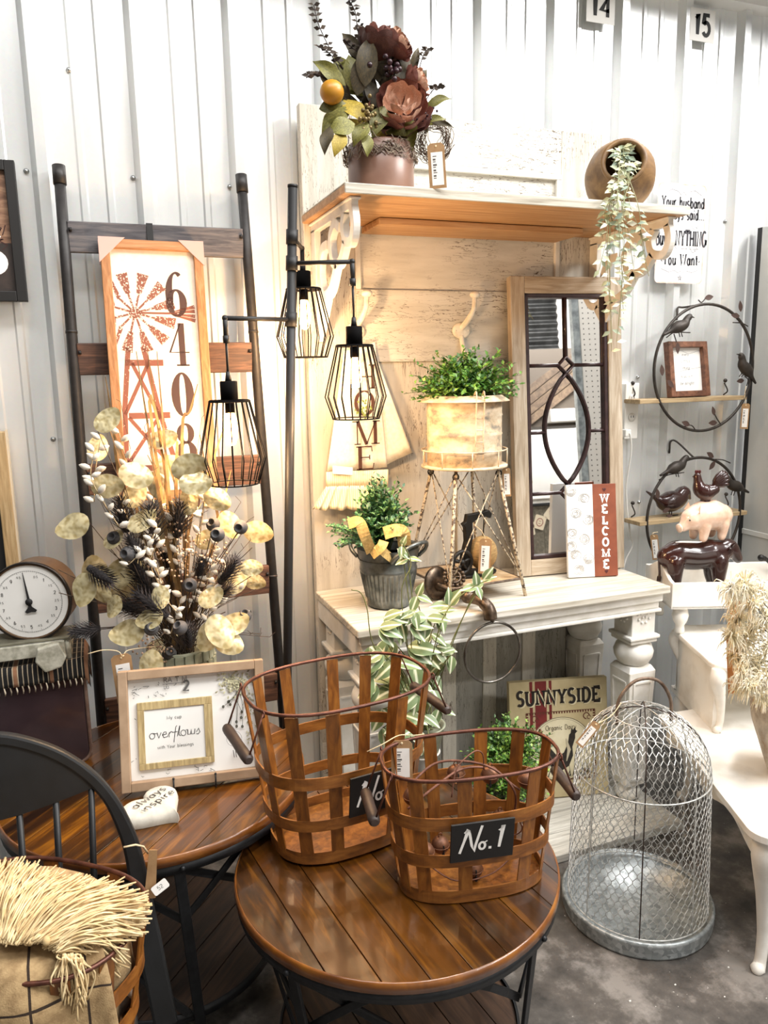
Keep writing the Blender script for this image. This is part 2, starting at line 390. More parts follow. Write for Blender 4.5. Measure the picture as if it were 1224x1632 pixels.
# ------------------------------------------------------------------ setting: ribbed metal wall, floor, roof edge
WALLY = 2.735
def wall_metal():
    t = NT('ribbed_wall_metal'); v = t.coord((1, 1, 1), 'Generated')
    v = t.coord((1, 1, 1))
    vo = t.n('ShaderNodeTexVoronoi'); vo.inputs['Scale'].default_value = 120; t.l(v, vo.inputs['Vector'])
    big = t.noise(t.coord((1.5, 1, .35)), 3, 4)
    c = t.ramp(big, [(.3, lin('d9dcdc')), (.7, lin('eff0ef'))])
    c2 = t.mix(.05, c, vo.outputs['Color'], 'OVERLAY')
    t.col(c2); t.bump(t.noise(v, 14, 3), .05, .002)
    return t.fin(.36, .55)
wallm = wall_metal()
RIB0 = onY(24, 0, WALLY).x      # base of one major rib
RS = .305
wall = struct(bpy.data.objects.new('wall_back', None)); COL.objects.link(wall); WM[wall.name] = Matrix()
def rib_profile(x0):            # one 305 mm pitch of panel profile (x, depth toward the room)
    p = [(0, 0), (.017, .032), (.049, .032), (.066, 0)]
    for c in (.066+.08, .066+.16): p += [(c-.014, 0), (c-.008, .0045), (c+.008, .0045), (c+.014, 0)]
    return [(x0+a, WALLY-d) for a, d in p]
WZ = 3.16
first = int(math.floor((-1.6-RIB0)/RS))
k = first
while RIB0+k*RS < 4.6:
    pr = []
    for j in range(3): pr += rib_profile(RIB0+(k+j)*RS)
    pr.append((RIB0+(k+3)*RS+.0, WALLY))
    mb = MB(); n = len(pr)
    # side-lap: each sheet stands a hair proud of the next one
    mb.add([(x, y-.0006*(k % 2), z) for z in (0, WZ) for x, y in pr], [(i, i+1, n+i+1, n+i) for i in range(n-1)])
    mb.build('wall_panel', wallm, wall)
    k += 3
# screws with washers
sm = MB(); sm.lathe([(.0085, 0), (.0085, .0025), (.005, .0035), (.005, .0075), (.0035, .009), (0, .009)], 8); screw_me = sm.mesh('screw'); screw_me.materials.append(chrome)
def screw(px, py, Y=WALLY-.001):
    p = onY(px, py, Y); place('screw', screw_me, wall, aim(p, (0, -1, 0)))
for px, py in ((42, 273), (212, 284), (366, 298), (85, 700), (1155, 353), (1080, 474), (1016, 601), (1068, 689), (397, 975), (1018, 800), (1126, 602), (110, 112)): screw(px, py)
# eave trim above the panels and the dark roof beyond it
tr = MB(); tr.span((-1.8, 2.66, 3.135), (4.8, 2.76, 3.185)); tr.span((-1.8, 2.60, 3.185), (4.8, 2.66, 3.20))
struct(tr.build('trim_1', M_('eave_white', 'e9e8e4', None, .45)))
cl = MB(); cl.span((-1.8, 2.3, 3.26), (4.8, 2.9, 3.30)); cl.span((-1.8, 2.76, 3.19), (4.8, 2.80, 3.3))
struct(cl.build('ceiling', M_('roof_dark', '2a2320', '3b302b', .8, 0, 9)))
# stained concrete floor
def floor_m():
    t = NT('stained_concrete'); v = t.coord((1, 1, 1))
    a = t.noise(v, 4.5, 10, .68, 0); c = t.ramp(a, [(.36, lin('35322f')), (.5, lin('55504b')), (.62, lin('86807a'))])
    s = t.noise(v, 85, 2); sp = t.ramp(s, [(.73, (0, 0, 0)), (.76, (1, 1, 1))])
    t.col(t.mix(sp, c, lin('aaa69f'))); t.bump(a, .1); return t.fin(.42)
fl = MB(); fl.span((-3.2, -5.2, -.06), (7.2, 2.76, 0)); struct(fl.build('floor', floor_m()))
# paper and plaster crumbs on the concrete
crumb = M_('crumb_white', 'e8e6e0', None, .8)
cm = MB()
for i in range(46):
    x, y = random.uniform(.95, 1.75), random.uniform(.85, 1.55); s = random.uniform(.001, .0035)
    cm.box((x, y, s*.4), (s*1.6, s, s*.8), None)
stuff(tag(cm.build('floor_crumbs', crumb), 'white crumbs scattered over the dark concrete floor', 'debris'))
# partition at the right, running from the wall toward the viewer
XP = 2.775
pm = M_('partition_grey', 'b7b9b6', 'c6c7c3', .42, .2, 4, (1, 1, .6), bump=.03)
pt = thing('partition_panel', 'grey painted partition panel beside the ribbed metal wall', 'partition', (XP, 2.2, 0))
topz = onX(1196, 366, XP).z
a = MB(); a.span((XP, 1.55, 0), (XP+.05, 2.672, onX(1180, 845, XP).z-.004)); a.build('lower_sheet', pm, pt, True, .003)
a = MB(); a.span((XP, 1.55, onX(1180, 845, XP).z+.004), (XP+.05, 2.672, topz)); a.build('upper_sheet', pm, pt, True, .003)
a = MB(); a.span((XP-.004, 1.55, onX(1180, 845, XP).z-.012), (XP+.03, 2.672, onX(1180, 845, XP).z+.012)); a.build('seam_strip', M_('seam_strip', 'c9cac6', None, .4), pt, True, .002)
a = MB(); a.span((XP+.004, 2.672, 0), (XP+.045, 2.70, topz)); a.build('edge_gasket', matte_black, pt, True)  # black strip stands in for the shadow in the gap to the wall
# plank platform under the hall tree
plank_w = woodm('platform_white', '9a958b', 'c3beb3', 'd8d4ca', (2, 30, 30), 3, .6, rnd=.08)
pl = thing('plank_platform', 'low platform of whitewashed planks under the hall tree', 'platform', (1.3, 2.35, 0))
ys = [2.045, 2.165, 2.285, 2.405, 2.525, 2.665]
for i in range(5):
    a = MB(); a.span((.72, ys[i]+.0015, .002), (1.93, ys[i+1]-.0015, .032)); a.build('plank', plank_w, pl, True, .002)
# price and stall number cards high on the wall
def stall(px, txt, z0, z1, Y):
    a, b = onY(px[0], 40, Y).x, onY(px[1], 40, Y).x
    r = thing('number_card', ('white card numbered fifteen under the eave above the tin sign' if txt == '15' else 'white card numbered fourteen above the jar with the trailing vine'), 'sign', ((a+b)/2, Y, z0))
    m = MB(); m.span((a, Y-.001, z0), (b, Y+.001, z1)); m.build('card', paper, r, True)
    m = MB(); text(m, txt, frame(((a+b)/2, Y-.0018, z0+(z1-z0)*.2), (1, 0, 0), (0, 0, 1)), (z1-z0)*.62, cx=0, th=.2, gap=.2, sx=.85); m.build('numeral', ink, r, True)
    return r
stall((1099.5, 1139), '15', 2.986, 3.106, WALLY-.033)
stall((934, 979), '14', 2.992, 3.112, WALLY-.033)
# wall outlet with a white cord
oc = M_('outlet_plastic', 'e8e6e0', None, .4)
p = onY(997, 655, 2.73); r = thing('wall_outlet', 'white electrical outlet box on the metal wall', 'outlet', (p.x, 2.715, p.z))
m = MB(); m.box((p.x, 2.712, p.z), (.07, .046, .235)); m.build('box', oc, r, True, .004)
for dz in (.055, -.025):
    m = MB(); m.lathe([(.018, 0), (.018, .004), (0, .004)], 14, aim((p.x, 2.689, p.z+dz), (0, -1, 0))); f = m.build('socket', M_('socket_white', 'dcdad4', None, .4), r, True)
    m = MB()
    for s in (-1, 1): m.box((p.x+s*.006, 2.6846, p.z+dz+.003), (.0025, .001, .009))
    m.build('slot', ink, f, True)
m = MB(); q = onY(1000, 690, 2.66); m.box((q.x, 2.67, q.z), (.03, .035, .03)); 
m2 = bez([onY(1004, 690, 2.65), onY(1006, 720, 2.66), onY(998, 780, 2.69), onY(1004, 850, 2.69), onY(1008, 870, 2.69), onY(994, 910, 2.68), onY(1000, 1010, 2.69), onY(990, 1040, 2.69), onY(998, 1060, 2.66)], 8)
c = thing('power_cord', 'white power cord plugged into the outlet and hanging down the wall', 'cord', (q.x, 2.67, .7))
m.build('plug', oc, c, True, .004); m = MB(); m.tube(m2, .0035, 6); m.build('cable', oc, c, True)
# ------------------------------------------------------------------ hall tree (door back, shelf on brackets, console on turned legs)
HX0, HX1, HF, HB = .722, 1.925, 2.19, 2.655      # left, right, front, face of the back
CZ, SZ, TZ = .907, 2.226, 2.583                  # console top, shelf top, top of back
ck_h = crackle('crackle_paint_horizontal', 'c6c1b5', 'd8d4ca', '55432f', (11, 11, 75))
ck_v = crackle('crackle_paint_vertical', 'bdb6a8', 'd0cabd', '5f4c39', (85, 85, 9))
ck_w = M_('chalk_white', 'd9d5cb', 'e8e5df', .55, 0, 18, bump=.08)
ck_top = woodm('washed_top', '988f7e', 'c5beaf', 'dedad0', (1.2, 24, 24), 3, .5, rnd=.05, bump=.2)
shelf_w = woodm('shelf_board', '9a7046', 'b4895c', 'c9a379', (1.2, 24, 24), 3, .55, rnd=.03, bump=.2)
ht = thing('hall_tree', 'tall distressed white hall tree with shelf, hooks and console table', 'hall tree', ((HX0+HX1)/2, 2.43, .032))
def hpart(name, a, b, m, bev=.003):
    q = MB(); q.span(a, b); return q.build(name, m, ht, True, bev)
# back: stiles, rails, recessed panels
hpart('stile', (HX0, HB, .3), (.905, HB+.035, TZ), ck_v); hpart('stile', (1.742, HB, .3), (HX1, HB+.035, TZ), ck_v)
hpart('top_rail', (.905, HB, 2.425), (1.742, HB+.035, TZ), ck_h)
hpart('panel', (.905, HB+.012, 1.99), (1.742, HB+.03, 2.425), ck_h)
q = MB()
for a, b in (((.905, HB-.004, 2.405), (1.742, HB+.012, 2.425)), ((1.722, HB-.004, 1.99), (1.742, HB+.012, 2.405)), ((.905, HB-.004, 1.99), (.925, HB+.012, 2.405))): q.span(a, b)
q.build('panel_moulding', ck_w, ht, True, .003)
hpart('lock_rail', (.905, HB, 1.735), (1.742, HB+.035, 1.99), ck_h)
for i in range(2):
    x0, x1 = (.905, 1.30) if i == 0 else (1.345, 1.742)
    hpart('panel', (x0, HB+.012, .34), (x1, HB+.03, 1.735), ck_v)
hpart('mullion', (1.30, HB, .3), (1.345, HB+.035, 1.735), ck_v)
hpart('bottom_rail', (HX0, HB, .032), (HX1, HB+.035, .3), ck_h)
# shelf with front lip
hpart('shelf', (HX0-.005, HF-.012, SZ-.026), (HX1+.01, HB-.001, SZ), shelf_w, .004)
hpart('shelf_cleat', (.93, HF+.28, SZ-.05), (1.72, HB-.002, SZ-.028), shelf_w, .003)
hpart('shelf_lip', (HX0-.006, HF-.018, SZ-.027), (HX1+.011, HF-.011, SZ+.001), ck_top, .002); hpart('shelf_top_board', (HX0-.004, HF-.010, SZ), (HX1+.009, HB-.002, SZ+.003), ck_top, 0)
# scrolled brackets
def bracket(x):
    b = MB(); T = .022
    def P(y, z): return V((x, y, z))
    def band(pts, w): b.strip(bez(pts, 6), w, T, (1, 0, 0))
    b.span((x-T/2, HF+.02, SZ-.058), (x+T/2, HB-.001, SZ-.028))
    b.span((x-T*.8, HF+.015, SZ-.034), (x+T*.8, HB-.001, SZ-.027))
    b.span((x-T/2, HB-.05, SZ-.42), (x+T/2, HB-.001, SZ-.05))
    band([P(HF+.035, SZ-.05), P(HF+.02, SZ-.10), P(HF+.045, SZ-.145), P(HF+.10, SZ-.135), P(HF+.12, SZ-.09), P(HF+.10, SZ-.055)], .03)
    band([P(HF+.10, SZ-.14), P(HF+.16, SZ-.19), P(HF+.23, SZ-.18), P(HF+.25, SZ-.11), P(HF+.20, SZ-.07), P(HF+.15, SZ-.09)], .03)
    band([P(HF+.19, SZ-.19), P(HF+.26, SZ-.26), P(HF+.34, SZ-.27), P(HF+.38, SZ-.20), P(HF+.35, SZ-.13), P(HF+.29, SZ-.12)], .03)
    band([P(HF+.31, SZ-.28), P(HF+.37, SZ-.35), P(HF+.42, SZ-.40)], .035)
    return b.build('scroll_bracket', ck_w, ht, True, .002)
bracket(.757); bracket(1.89)
# coat hooks
def hook(px, py):
    c = onY(px, py, HB-.004); c.y = HB-.002
    h = MB(); h.lathe([(.036, 0), (.036, .006), (.028, .011), (0, .012)], 20, aim(c, (0, -1, 0)) @ Matrix.Diagonal((1.05, .85, 1, 1)))
    for s in (-1, 1): h.ball((c.x+s*.026, c.y-.008, c.z), .005, 8)
    h.tube(bez([c+V((0, -.006, .01)), c+V((.004, -.05, .035)), c+V((.018, -.07, .075)), c+V((.026, -.06, .115))], 6), [.011]*10+[.009]*9, 10)
    h.ball((c.x+.027, c.y-.06, c.z+.125), (.020, .020, .013), 12)
    h.tube(bez([c+V((0, -.004, -.02)), c+V((0, -.02, -.07)), c+V((0, -.055, -.10)), c+V((0, -.085, -.07))], 6), .009, 10)
    return h.build('coat_hook', M_('hook_cream', 'd9d0bd', 'efe9dc', .45, 0, 40), ht, True)
hook(735, 527); hook(566, 528)
# console: top boards, apron, legs
hpart('console_top', (HX0-.006, HF-.02, CZ-.028), (HX1+.006, HB-.002, CZ), ck_top, .005)
ap = MB(); ap.span((HX0+.01, HF, CZ-.062), (HX1-.01, HF+.02, CZ-.028)); ap.span((HX0+.018, HF+.012, CZ-.09), (HX1-.018, HF+.03, CZ-.062)); ap.span((HX0+.01, HF+.004, CZ-.103), (HX1-.01, HF+.03, CZ-.09))
ap.build('front_apron', ck_w, ht, True, .004)
for x in (HX0+.012, HX1-.012):
    ap = MB(); ap.span((x-.01, HF+.03, CZ-.103), (x+.01, HB-.002, CZ-.028)); ap.build('side_apron', ck_w, ht, True, .003)
hpart('kick_panel', (HX0+.15, HB-.055, .06), (HX1-.15, HB-.035, CZ-.04), crackle('crackle_shaded', '85827a', '9c988e', '332d26', (80, 80, 8)))  # paint greyed: shade under the console is put into its colour
for i in range(1, 5):
    x = lerp(HX0+.15, HX1-.15, i/5); q = MB(); q.span((x-.03, HB-.062, .06), (x+.03, HB-.054, CZ-.05)); q.build('panel_batten', ck_v, ht, True, .002)
def leg(cx, cy):
    r = MB(); r.box((cx, cy, .795), (.105, .105, .165)); L = r.build('leg', ck_w, ht, True, .004)
    c = MB()                                     # carved rosette faces on the block
    for fx, fy in ((0, -1), (-1, 0), (1, 0)):
        for ring, (n, rr) in enumerate(((6, .014), (10, .029))):
            for j in range(n):
                a = 6.283*j/n; u = V((-fy, fx, 0))
                pc = V((cx, cy, .80))+V((fx, fy, 0))*.0535+u*rr*math.cos(a)+V((0, 0, rr*1.25*math.sin(a)))
                c.ball(pc, .006, 6)
    c.build('carving', ck_w, L, True)
    m = MB()
    for z0, z1, w in ((.70, .715, .135), (.684, .70, .12)): m.box((cx, cy, (z0+z1)/2), (w, w, z1-z0))
    m.build('capital', ck_w, L, True, .005)
    m = MB(); m.lathe([(.045, .59), (.058, .60), (.071, .625), (.074, .645), (.066, .667), (.05, .68), (.045, .686)], 28, Matrix.Translation((cx, cy, 0))); m.build('turned_ball', ck_w, L, True)
    m = MB(); w0, w1, z0, z1 = .088, .12, .10, .592
    vs_ = [(cx+sx*w/2, cy+sy*w/2, z) for z, w in ((z0, w0), (z1-.02, w1), (z1, w1-.025)) for sx, sy in ((-1, -1), (1, -1), (1, 1), (-1, 1))]
    m.add(vs_, [(3, 2, 1, 0), (8, 9, 10, 11)]+[(4*j+i, 4*j+(i+1) % 4, 4*j+4+(i+1) % 4, 4*j+4+i) for j in (0, 1) for i in range(4)])
    m.build('shaft', ck_w, L, True, .004)
    f = MB()                                     # raised panel mouldings on the shaft faces
    for fx, fy in ((0, -1), (-1, 0), (1, 0)):
        u = V((-fy, fx, 0)); nrm = V((fx, fy, 0))
        def pt(s, t):
            z = lerp(z0+.03, z1-.06, t); w = lerp(w0, w1, (z-z0)/(z1-z0)); return V((cx, cy, z))+nrm*(w/2+.002)+u*s*(w/2-.02)
        for a_, b_ in (((-1, 0), (-1, 1)), ((1, 0), (1, 1)), ((-1, 0), (1, 0)), ((-1, 1), (1, 1))): f.bar(pt(*a_), pt(*b_), .007, .007, nrm)
    f.build('shaft_moulding', ck_w, L, True)
    m = MB(); m.lathe([(.03, .032), (.045, .045), (.05, .062), (.045, .08), (.036, .09), (.04, .102)], 24, Matrix.Translation((cx, cy, 0))); m.build('foot', ck_w, L, True)
for cx, cy in ((HX0+.075, HF+.075), (HX1-.075, HF+.075), (HX0+.075, HB-.075), (HX1-.075, HB-.075)): leg(cx, cy)

# ------------------------------------------------------------------ window-pane mirror leaning on the console
BL, BR = V((1.483, 2.53, CZ+.001)), V((1.925, 2.478, CZ+.001))
tl = onY(798, 446, 2.628)
up = (V((lerp(BL.x, BR.x, 0), 0, 0))*0+tl-BL); Lh = 1.135
uu = (BR-BL).normalized(); nn = uu.cross(V((0, 0, 1))).normalized()        # toward the room
lean = math.radians(5.2); vv = (V((0, 0, 1))*math.cos(lean)-nn*math.sin(lean)).normalized()
MM = frame(BL, uu, vv); Wm = .46
mr = thing('window_mirror', 'tall window-pane mirror with washed wood frame and dark leaded bars', 'mirror', BL, rot=MM.to_3x3().to_4x4())
mw = woodm('washed_frame', '94816a', 'af9e87', 'c6b9a6', (20, 1.6, 20), 4, .6, rnd=.08, bump=.3)
mwh = woodm('washed_frame_cross', '94816a', 'af9e87', 'c6b9a6', (1.6, 20, 20), 4, .6, rnd=.08, bump=.3)
def mp(name, x0, x1, y0, y1, z0, z1, m, bev=.003):
    q = MB(); q.span((x0, y0, z0), (x1, y1, z1)); return q.build(name, m, mr, False, bev)
FT = .058
mp('frame_stile', 0, FT, 0, Lh, 0, .035, mw); mp('frame_stile', Wm-FT, Wm, 0, Lh, 0, .035, mw)
mp('frame_rail', FT, Wm-FT, 0, .062, 0, .034, mwh); mp('frame_rail', FT, Wm-FT, Lh-.062, Lh, 0, .034, mwh)
bar_m = M_('leaded_bar', '2a1a1a', '3d2828', .35, .2, 30)
gx0, gx1, gy0, gy1 = FT, Wm-FT, .062, Lh-.062
b = MB()
for a, c in (((gx0, gy0), (gx0+.016, gy1)), ((gx1-.016, gy0), (gx1, gy1)), ((gx0, gy0), (gx1, gy0+.016)), ((gx0, gy1-.016), (gx1, gy1))): b.span((a[0], a[1], .012), (c[0], c[1], .03))
b.build('inner_frame', bar_m, mr, False, .003)
cx = (gx0+gx1)/2; H_ = gy1-gy0
dy1, dy2 = gy0+H_*.735, gy0+H_*.25                # centres of the two diamonds
glass = NT('mirror_glass'); glass.col((.9, .9, .9, 1)); glass = glass.fin(.015, 1)
def barT(pts, w=.013):
    q = MB(); q.tube([V((p[0], p[1], .02)) for p in pts], w/2, 8); q.build('bar', bar_m, mr)
dd = .032
for dy in (dy1, dy2):
    q = MB(); q.tube([V((cx+dd*math.cos(a), dy+dd*math.sin(a), .02)) for a in (0, math.pi/2, math.pi, math.pi*1.5)], .0065, 8, closed=True); q.build('diamond_bar', bar_m, mr)
    barT([(gx0, dy), (cx-dd, dy)]); barT([(cx+dd, dy), (gx1, dy)])
barT([(cx, dy1+dd), (cx, gy1)]); barT([(cx, gy0), (cx, dy2-dd)])
ov = []
oy0, oy1, ow = dy2+dd, dy1-dd, .094
for s in (-1, 1):
    pts = [(cx+s*ow*math.sin(math.pi*t)**.8, lerp(oy0, oy1, t)) for t in [i/20 for i in range(21)]]; barT(pts)
ym = (oy0+oy1)/2-.01
barT([(gx0, ym), (cx-ow, ym)]); barT([(cx+ow, ym), (gx1, ym)])
# mirror panes between the bars
sidep = [(cx+ow*math.sin(math.pi*t)**.8, lerp(oy0, oy1, t)) for t in [i/20 for i in range(21)]]
def pane(pts):
    q = MB(); q.prism(pts, .008, .0125); return q.build('pane', glass, mr)
pane([(gx0, dy1), (cx-dd, dy1), (cx, dy1+dd), (cx, gy1), (gx0, gy1)]); pane([(cx, dy1+dd), (cx+dd, dy1), (gx1, dy1), (gx1, gy1), (cx, gy1)])
pane([(gx0, gy0), (cx, gy0), (cx, dy2-dd), (cx-dd, dy2), (gx0, dy2)]); pane([(cx, gy0), (gx1, gy0), (gx1, dy2), (cx+dd, dy2), (cx, dy2-dd)])
pane([(2*cx-x, y) for x, y in sidep][:]+sidep[::-1][1:-1])
for dy in (dy1, dy2): pane([(cx+dd, dy), (cx, dy+dd), (cx-dd, dy), (cx, dy-dd)])
for s in (-1, 1):
    low = [p for p in sidep if p[1] <= ym]; hi = [p for p in sidep if p[1] >= ym]
    X = lambda x: cx+s*(x-cx)
    o1 = [(X(gx1), dy2), (X(gx1), ym), (X(cx+ow), ym)]+[(X(x), y) for x, y in low[::-1]]+[(X(cx+dd), dy2)]
    o2 = [(X(gx1), ym), (X(gx1), dy1), (X(cx+dd), dy1)]+[(X(x), y) for x, y in hi[::-1]]+[(X(cx+ow), ym)]
    for o_ in (o1, o2): pane(o_ if s > 0 else o_[::-1])

# ------------------------------------------------------------------ welcome plaque
wl0, wl1 = onZ(903, 919, CZ), onZ(982, 923, CZ)
wl0 = V((1.655, 2.425, CZ+.001)); wl1 = V((1.845, 2.375, CZ+.001))
u = (wl1-wl0).normalized(); n_ = u.cross(V((0, 0, 1))).normalized(); le = math.radians(9)
v_ = V((0, 0, 1))*math.cos(le)-n_*math.sin(le)
WMx = frame(wl0, u, v_); ww = (wl1-wl0).length; wh = .355
wr = thing('welcome_plaque', 'white rose-printed plaque with brown strip lettered WELCOME', 'sign', wl0, rot=WMx.to_3x3().to_4x4())
q = MB(); q.span((0, 0, 0), (ww*.53, wh, .018)); q.build('print_board', paper, wr, False, .001)
q = MB(); q.span((ww*.53, 0, 0), (ww, wh, .018)); q.build('strip_board', M_('plaque_brown', '7c3f27', '8a4a2f', .6, 0, 25), wr, False, .001)
q = MB(); text(q, 'WELCOME', frame((0, 0, .0188), (1, 0, 0), (0, 1, 0)), .029, cx=ww*.765, y=wh-.068, th=.26, serif=.2, stack=.0425); q.build('lettering', white_print, wr)
q = MB()
for yy in (wh-.022, .018):
    for s in (-1, 1): q.lathe([(.004, 0), (.004, .0006), (0, .0006)], 8, Matrix.Translation((ww*.765+s*.0032, yy+.002, .0182)))
    q.poly([(ww*.765-.007, yy+.001, .0189), (ww*.765, yy-.008, .0189), (ww*.765+.007, yy+.001, .0189)])
q.build('heart_mark', M_('heart_dark', '4a1712', None, .6), wr)
q = MB(); I4 = frame((0, 0, .0186), (1, 0, 0), (0, 1, 0))
rr = random.Random(3)
for cx_, cy_ in ((.02, .33), (.07, .30), (.035, .245), (.085, .22), (.02, .17), (.065, .145), (.03, .085), (.08, .07), (.04, .03), (.012, .12)):
    for k in range(6):
        r0 = .022*(1-k/7); a0 = rr.uniform(0, 6.28)
        stroke2(q, [(min(ww*.52, max(.001, cx_+r0*math.cos(a0+t*.45)*1.0)), min(wh-.001, max(.001, cy_+r0*math.sin(a0+t*.45)*.9))) for t in range(9)], .0009, I4)
q.build('rose_outline', ink, wr)
# ------------------------------------------------------------------ leaning pipe ladder with reclaimed rungs
pipe = M_('pipe_black', '2b2928', '343130', .5, .2, 50)
lt = thing('pipe_ladder', 'leaning ladder of black pipe rails with reclaimed wood rungs', 'ladder', (.24, 2.42, 0))
def lad_y(z): return 2.672-.118*(2.33-z)
def rail(xt, xb, ztop):
    P = lambda z: V((lerp(xb, xt, z/ztop), lad_y(z), z))
    q = MB(); q.tube([P(0.001), P(ztop*.86), P(ztop)], .0165, 16); r = q.build('rail', pipe, lt, True)
    q = MB(); q.tube([P(ztop-.05), P(ztop+.006)], .0195, 16); q.build('end_cap', pipe, r, True)
    for z in (1.84, 1.02, .25):
        q = MB(); q.tube([P(z-.004), P(z+.004)], .0178, 16); q.build('joint', pipe, r, True)
    return P
PL = rail(-.036, -.060, 2.332); PR = rail(.522, .535, 2.342)
rung_m = woodm('reclaimed_rung', '33221c', '54392c', '7a5540', (2.2, 30, 24), 4, .6, rnd=.22, bump=.5)
rung_t = woodm('weathered_rung', '39373a', '5a575a', '77706d', (2.2, 30, 24), 4, .6, rnd=.05, bump=.5)
for i, (z, h, m) in enumerate(((2.127, .092, rung_t), (1.757, .098, rung_m), (1.385, .098, rung_m), (1.012, .098, rung_m), (.64, .098, rung_m), (.27, .098, rung_m))):
    a, b = PL(z), PR(z); q = MB(); y = lad_y(z)
    q.span((a.x+.012, y-.011, z-h/2), (b.x-.012, y+.011, z+h/2)); r = q.build('rung', m, lt, True, .003)
    q = MB()
    for pp, s in ((a, 1), (b, -1)): q.tube([pp+V((s*.015, -.013, .02)), pp+V((s*.024, -.013, .02))], .006, 8)
    q.build('bolt', black, r, True)
# ------------------------------------------------------------------ windmill address sign hung on the ladder
sx0, sx1, sz0, sz1, sy = .086, .398, 1.20, 2.118, 2.586
ws = thing('windmill_sign', 'wood-framed white sign with windmill print and numbers 64085 hung on the ladder', 'sign', ((sx0+sx1)/2, sy, sz0))
oak = woodm('honey_oak_frame', '8f5f3a', 'ad7a4e', 'c4946a', (24, 24, 1.6), 4, .5, rnd=.06)
oakh = woodm('honey_oak_cross', '8f5f3a', 'ad7a4e', 'c4946a', (1.6, 24, 24), 4, .5, rnd=.06)
# the sign hangs a little tilted with the ladder
SGb = lad_y(1.2)-.036; SGt = lad_y(2.118)-.036
_tl, _tr, _bl = onY(175, 383, SGt), onY(336, 391, SGt), onY(189, 800, SGb)
SG = frame(_tl+(_bl-_tl)*1.0, _tr-_tl, _tl-_bl); SW, SH = (_tr-_tl).length, (_tl-_bl).length
def sp(name, a, b, m, bev=.002, par=None):
    q = MB(); q.span(a, b); q.v = [tuple(SG @ V(p)) for p in q.v]; return q.build(name, m, par or ws, True, bev)
fb = .028
sp('frame_side', (0, 0, -.012), (fb, SH, .02), oak); sp('frame_side', (SW-fb, 0, -.012), (SW, SH, .02), oak)
sp('frame_end', (fb, 0, -.012), (SW-fb, fb, .02), oakh); sp('frame_end', (fb, SH-fb, -.012), (SW-fb, SH, .02), oakh)
sp('board', (fb, fb, -.008), (SW-fb, SH-fb, .006), M_('sign_cream', 'e3d6c6', 'ebdfd1', .7, 0, 60), 0)
sp('strap', (SW*.465, SH-.03, -.03), (SW*.53, SH+.065, -.018), matte_black, .001)
mauve = M_('corner_card', 'c9a9a0', None, .8)
for s in (0, 1):
    q = MB(); e = .074
    o_ = [(-.004, SH+.004), (e, SH+.004), (-.004, SH-e)] if s == 0 else [(SW+.004, SH+.004), (SW+.004, SH-e), (SW-e, SH+.004)]
    q.prism(o_, .0205, .0225, SG); q.prism(o_, -.016, -.0135, SG)
    q.build('corner_protector', mauve, ws, True)
# windmill print
def speck(name, c, thr):
    t = NT(name); f = t.noise(t.coord((1, 1, 1)), 180, 3); g = t.noise(t.coord((1, 1, 1)), 14, 2)
    a = t.ramp(f, [(thr, (0, 0, 0)), (thr+.03, (1, 1, 1))]); t.col(t.mix(a, lin('e5d8c8'), lin(c))); return t.fin(.7)
rust = speck('rust_print', '84503f', .41); rust2 = speck('rust_print_dense', '84503f', .30)
PM = SG @ Matrix.Translation((0, 0, .0066))
wc = (.089, SH-.222); Rw = .125
q = MB()
for k in range(12):
    a = math.radians(15+30*k); da = .155
    def pp(r, t): return (wc[0]+r*math.cos(t), wc[1]+r*math.sin(t))
    quad = [pp(.062, a-da*.75), pp(Rw, a-da*.9), pp(Rw, a+da*.9), pp(.062, a+da*.75)]
    quad = [(min(SW-fb-.001, max(fb+.001, x)), y) for x, y in quad]
    q.poly([(x, y, 0) for x, y in quad], PM)
    e = pp(.064, a); e = (max(fb+.001, e[0]), e[1]); stroke2(q, [pp(.014, a), e], .006, PM)
stroke2(q, A(wc[0], wc[1], .008, .008, 0, 360, 12), .016, PM)
q.build('windmill_wheel', rust, ws, True)
q = MB()
ty = wc[1]-.155
tail = [(wc[0]+.11, wc[1]+.005), (SW-.03, wc[1]+.03), (SW-.03, wc[1]-.035), (wc[0]+.11, wc[1]-.012)]
for dy_ in (-.022, -.008, .008, .022): stroke2(q, [(wc[0]+.12, wc[1]+dy_*.3), (SW-.035, wc[1]+dy_)], [.003, .012], PM)
stroke2(q, [(wc[0]+.012, wc[1]), (SW-.09, wc[1])], .006, PM)
for s in (-1, 1):
    stroke2(q, [(wc[0]-.005+s*.022, ty+.05), (wc[0]+.0+s*.05, ty-.14), (max(fb+.005, wc[0]+.012+s*.075), ty-.30), (max(fb+.005, wc[0]+.02+s*.095), ty-.42)], .015, PM)
for yy, w in ((ty, .075), (ty-.165, .085), (ty-.33, .10)): stroke2(q, [(max(fb+.002, wc[0]-.04), yy), (wc[0]+w, yy)], .019, PM)
for y0, y1, a0, a1 in ((ty, ty-.16, .03, .05), (ty-.17, ty-.32, .05, .075)):
    stroke2(q, [(wc[0]-a0+.01, y0), (wc[0]+a1, y1)], .011, PM); stroke2(q, [(wc[0]+a0, y0), (max(fb+.005, wc[0]-a1), y1)], .011, PM)
q.build('windmill_tower', rust2, ws, True)
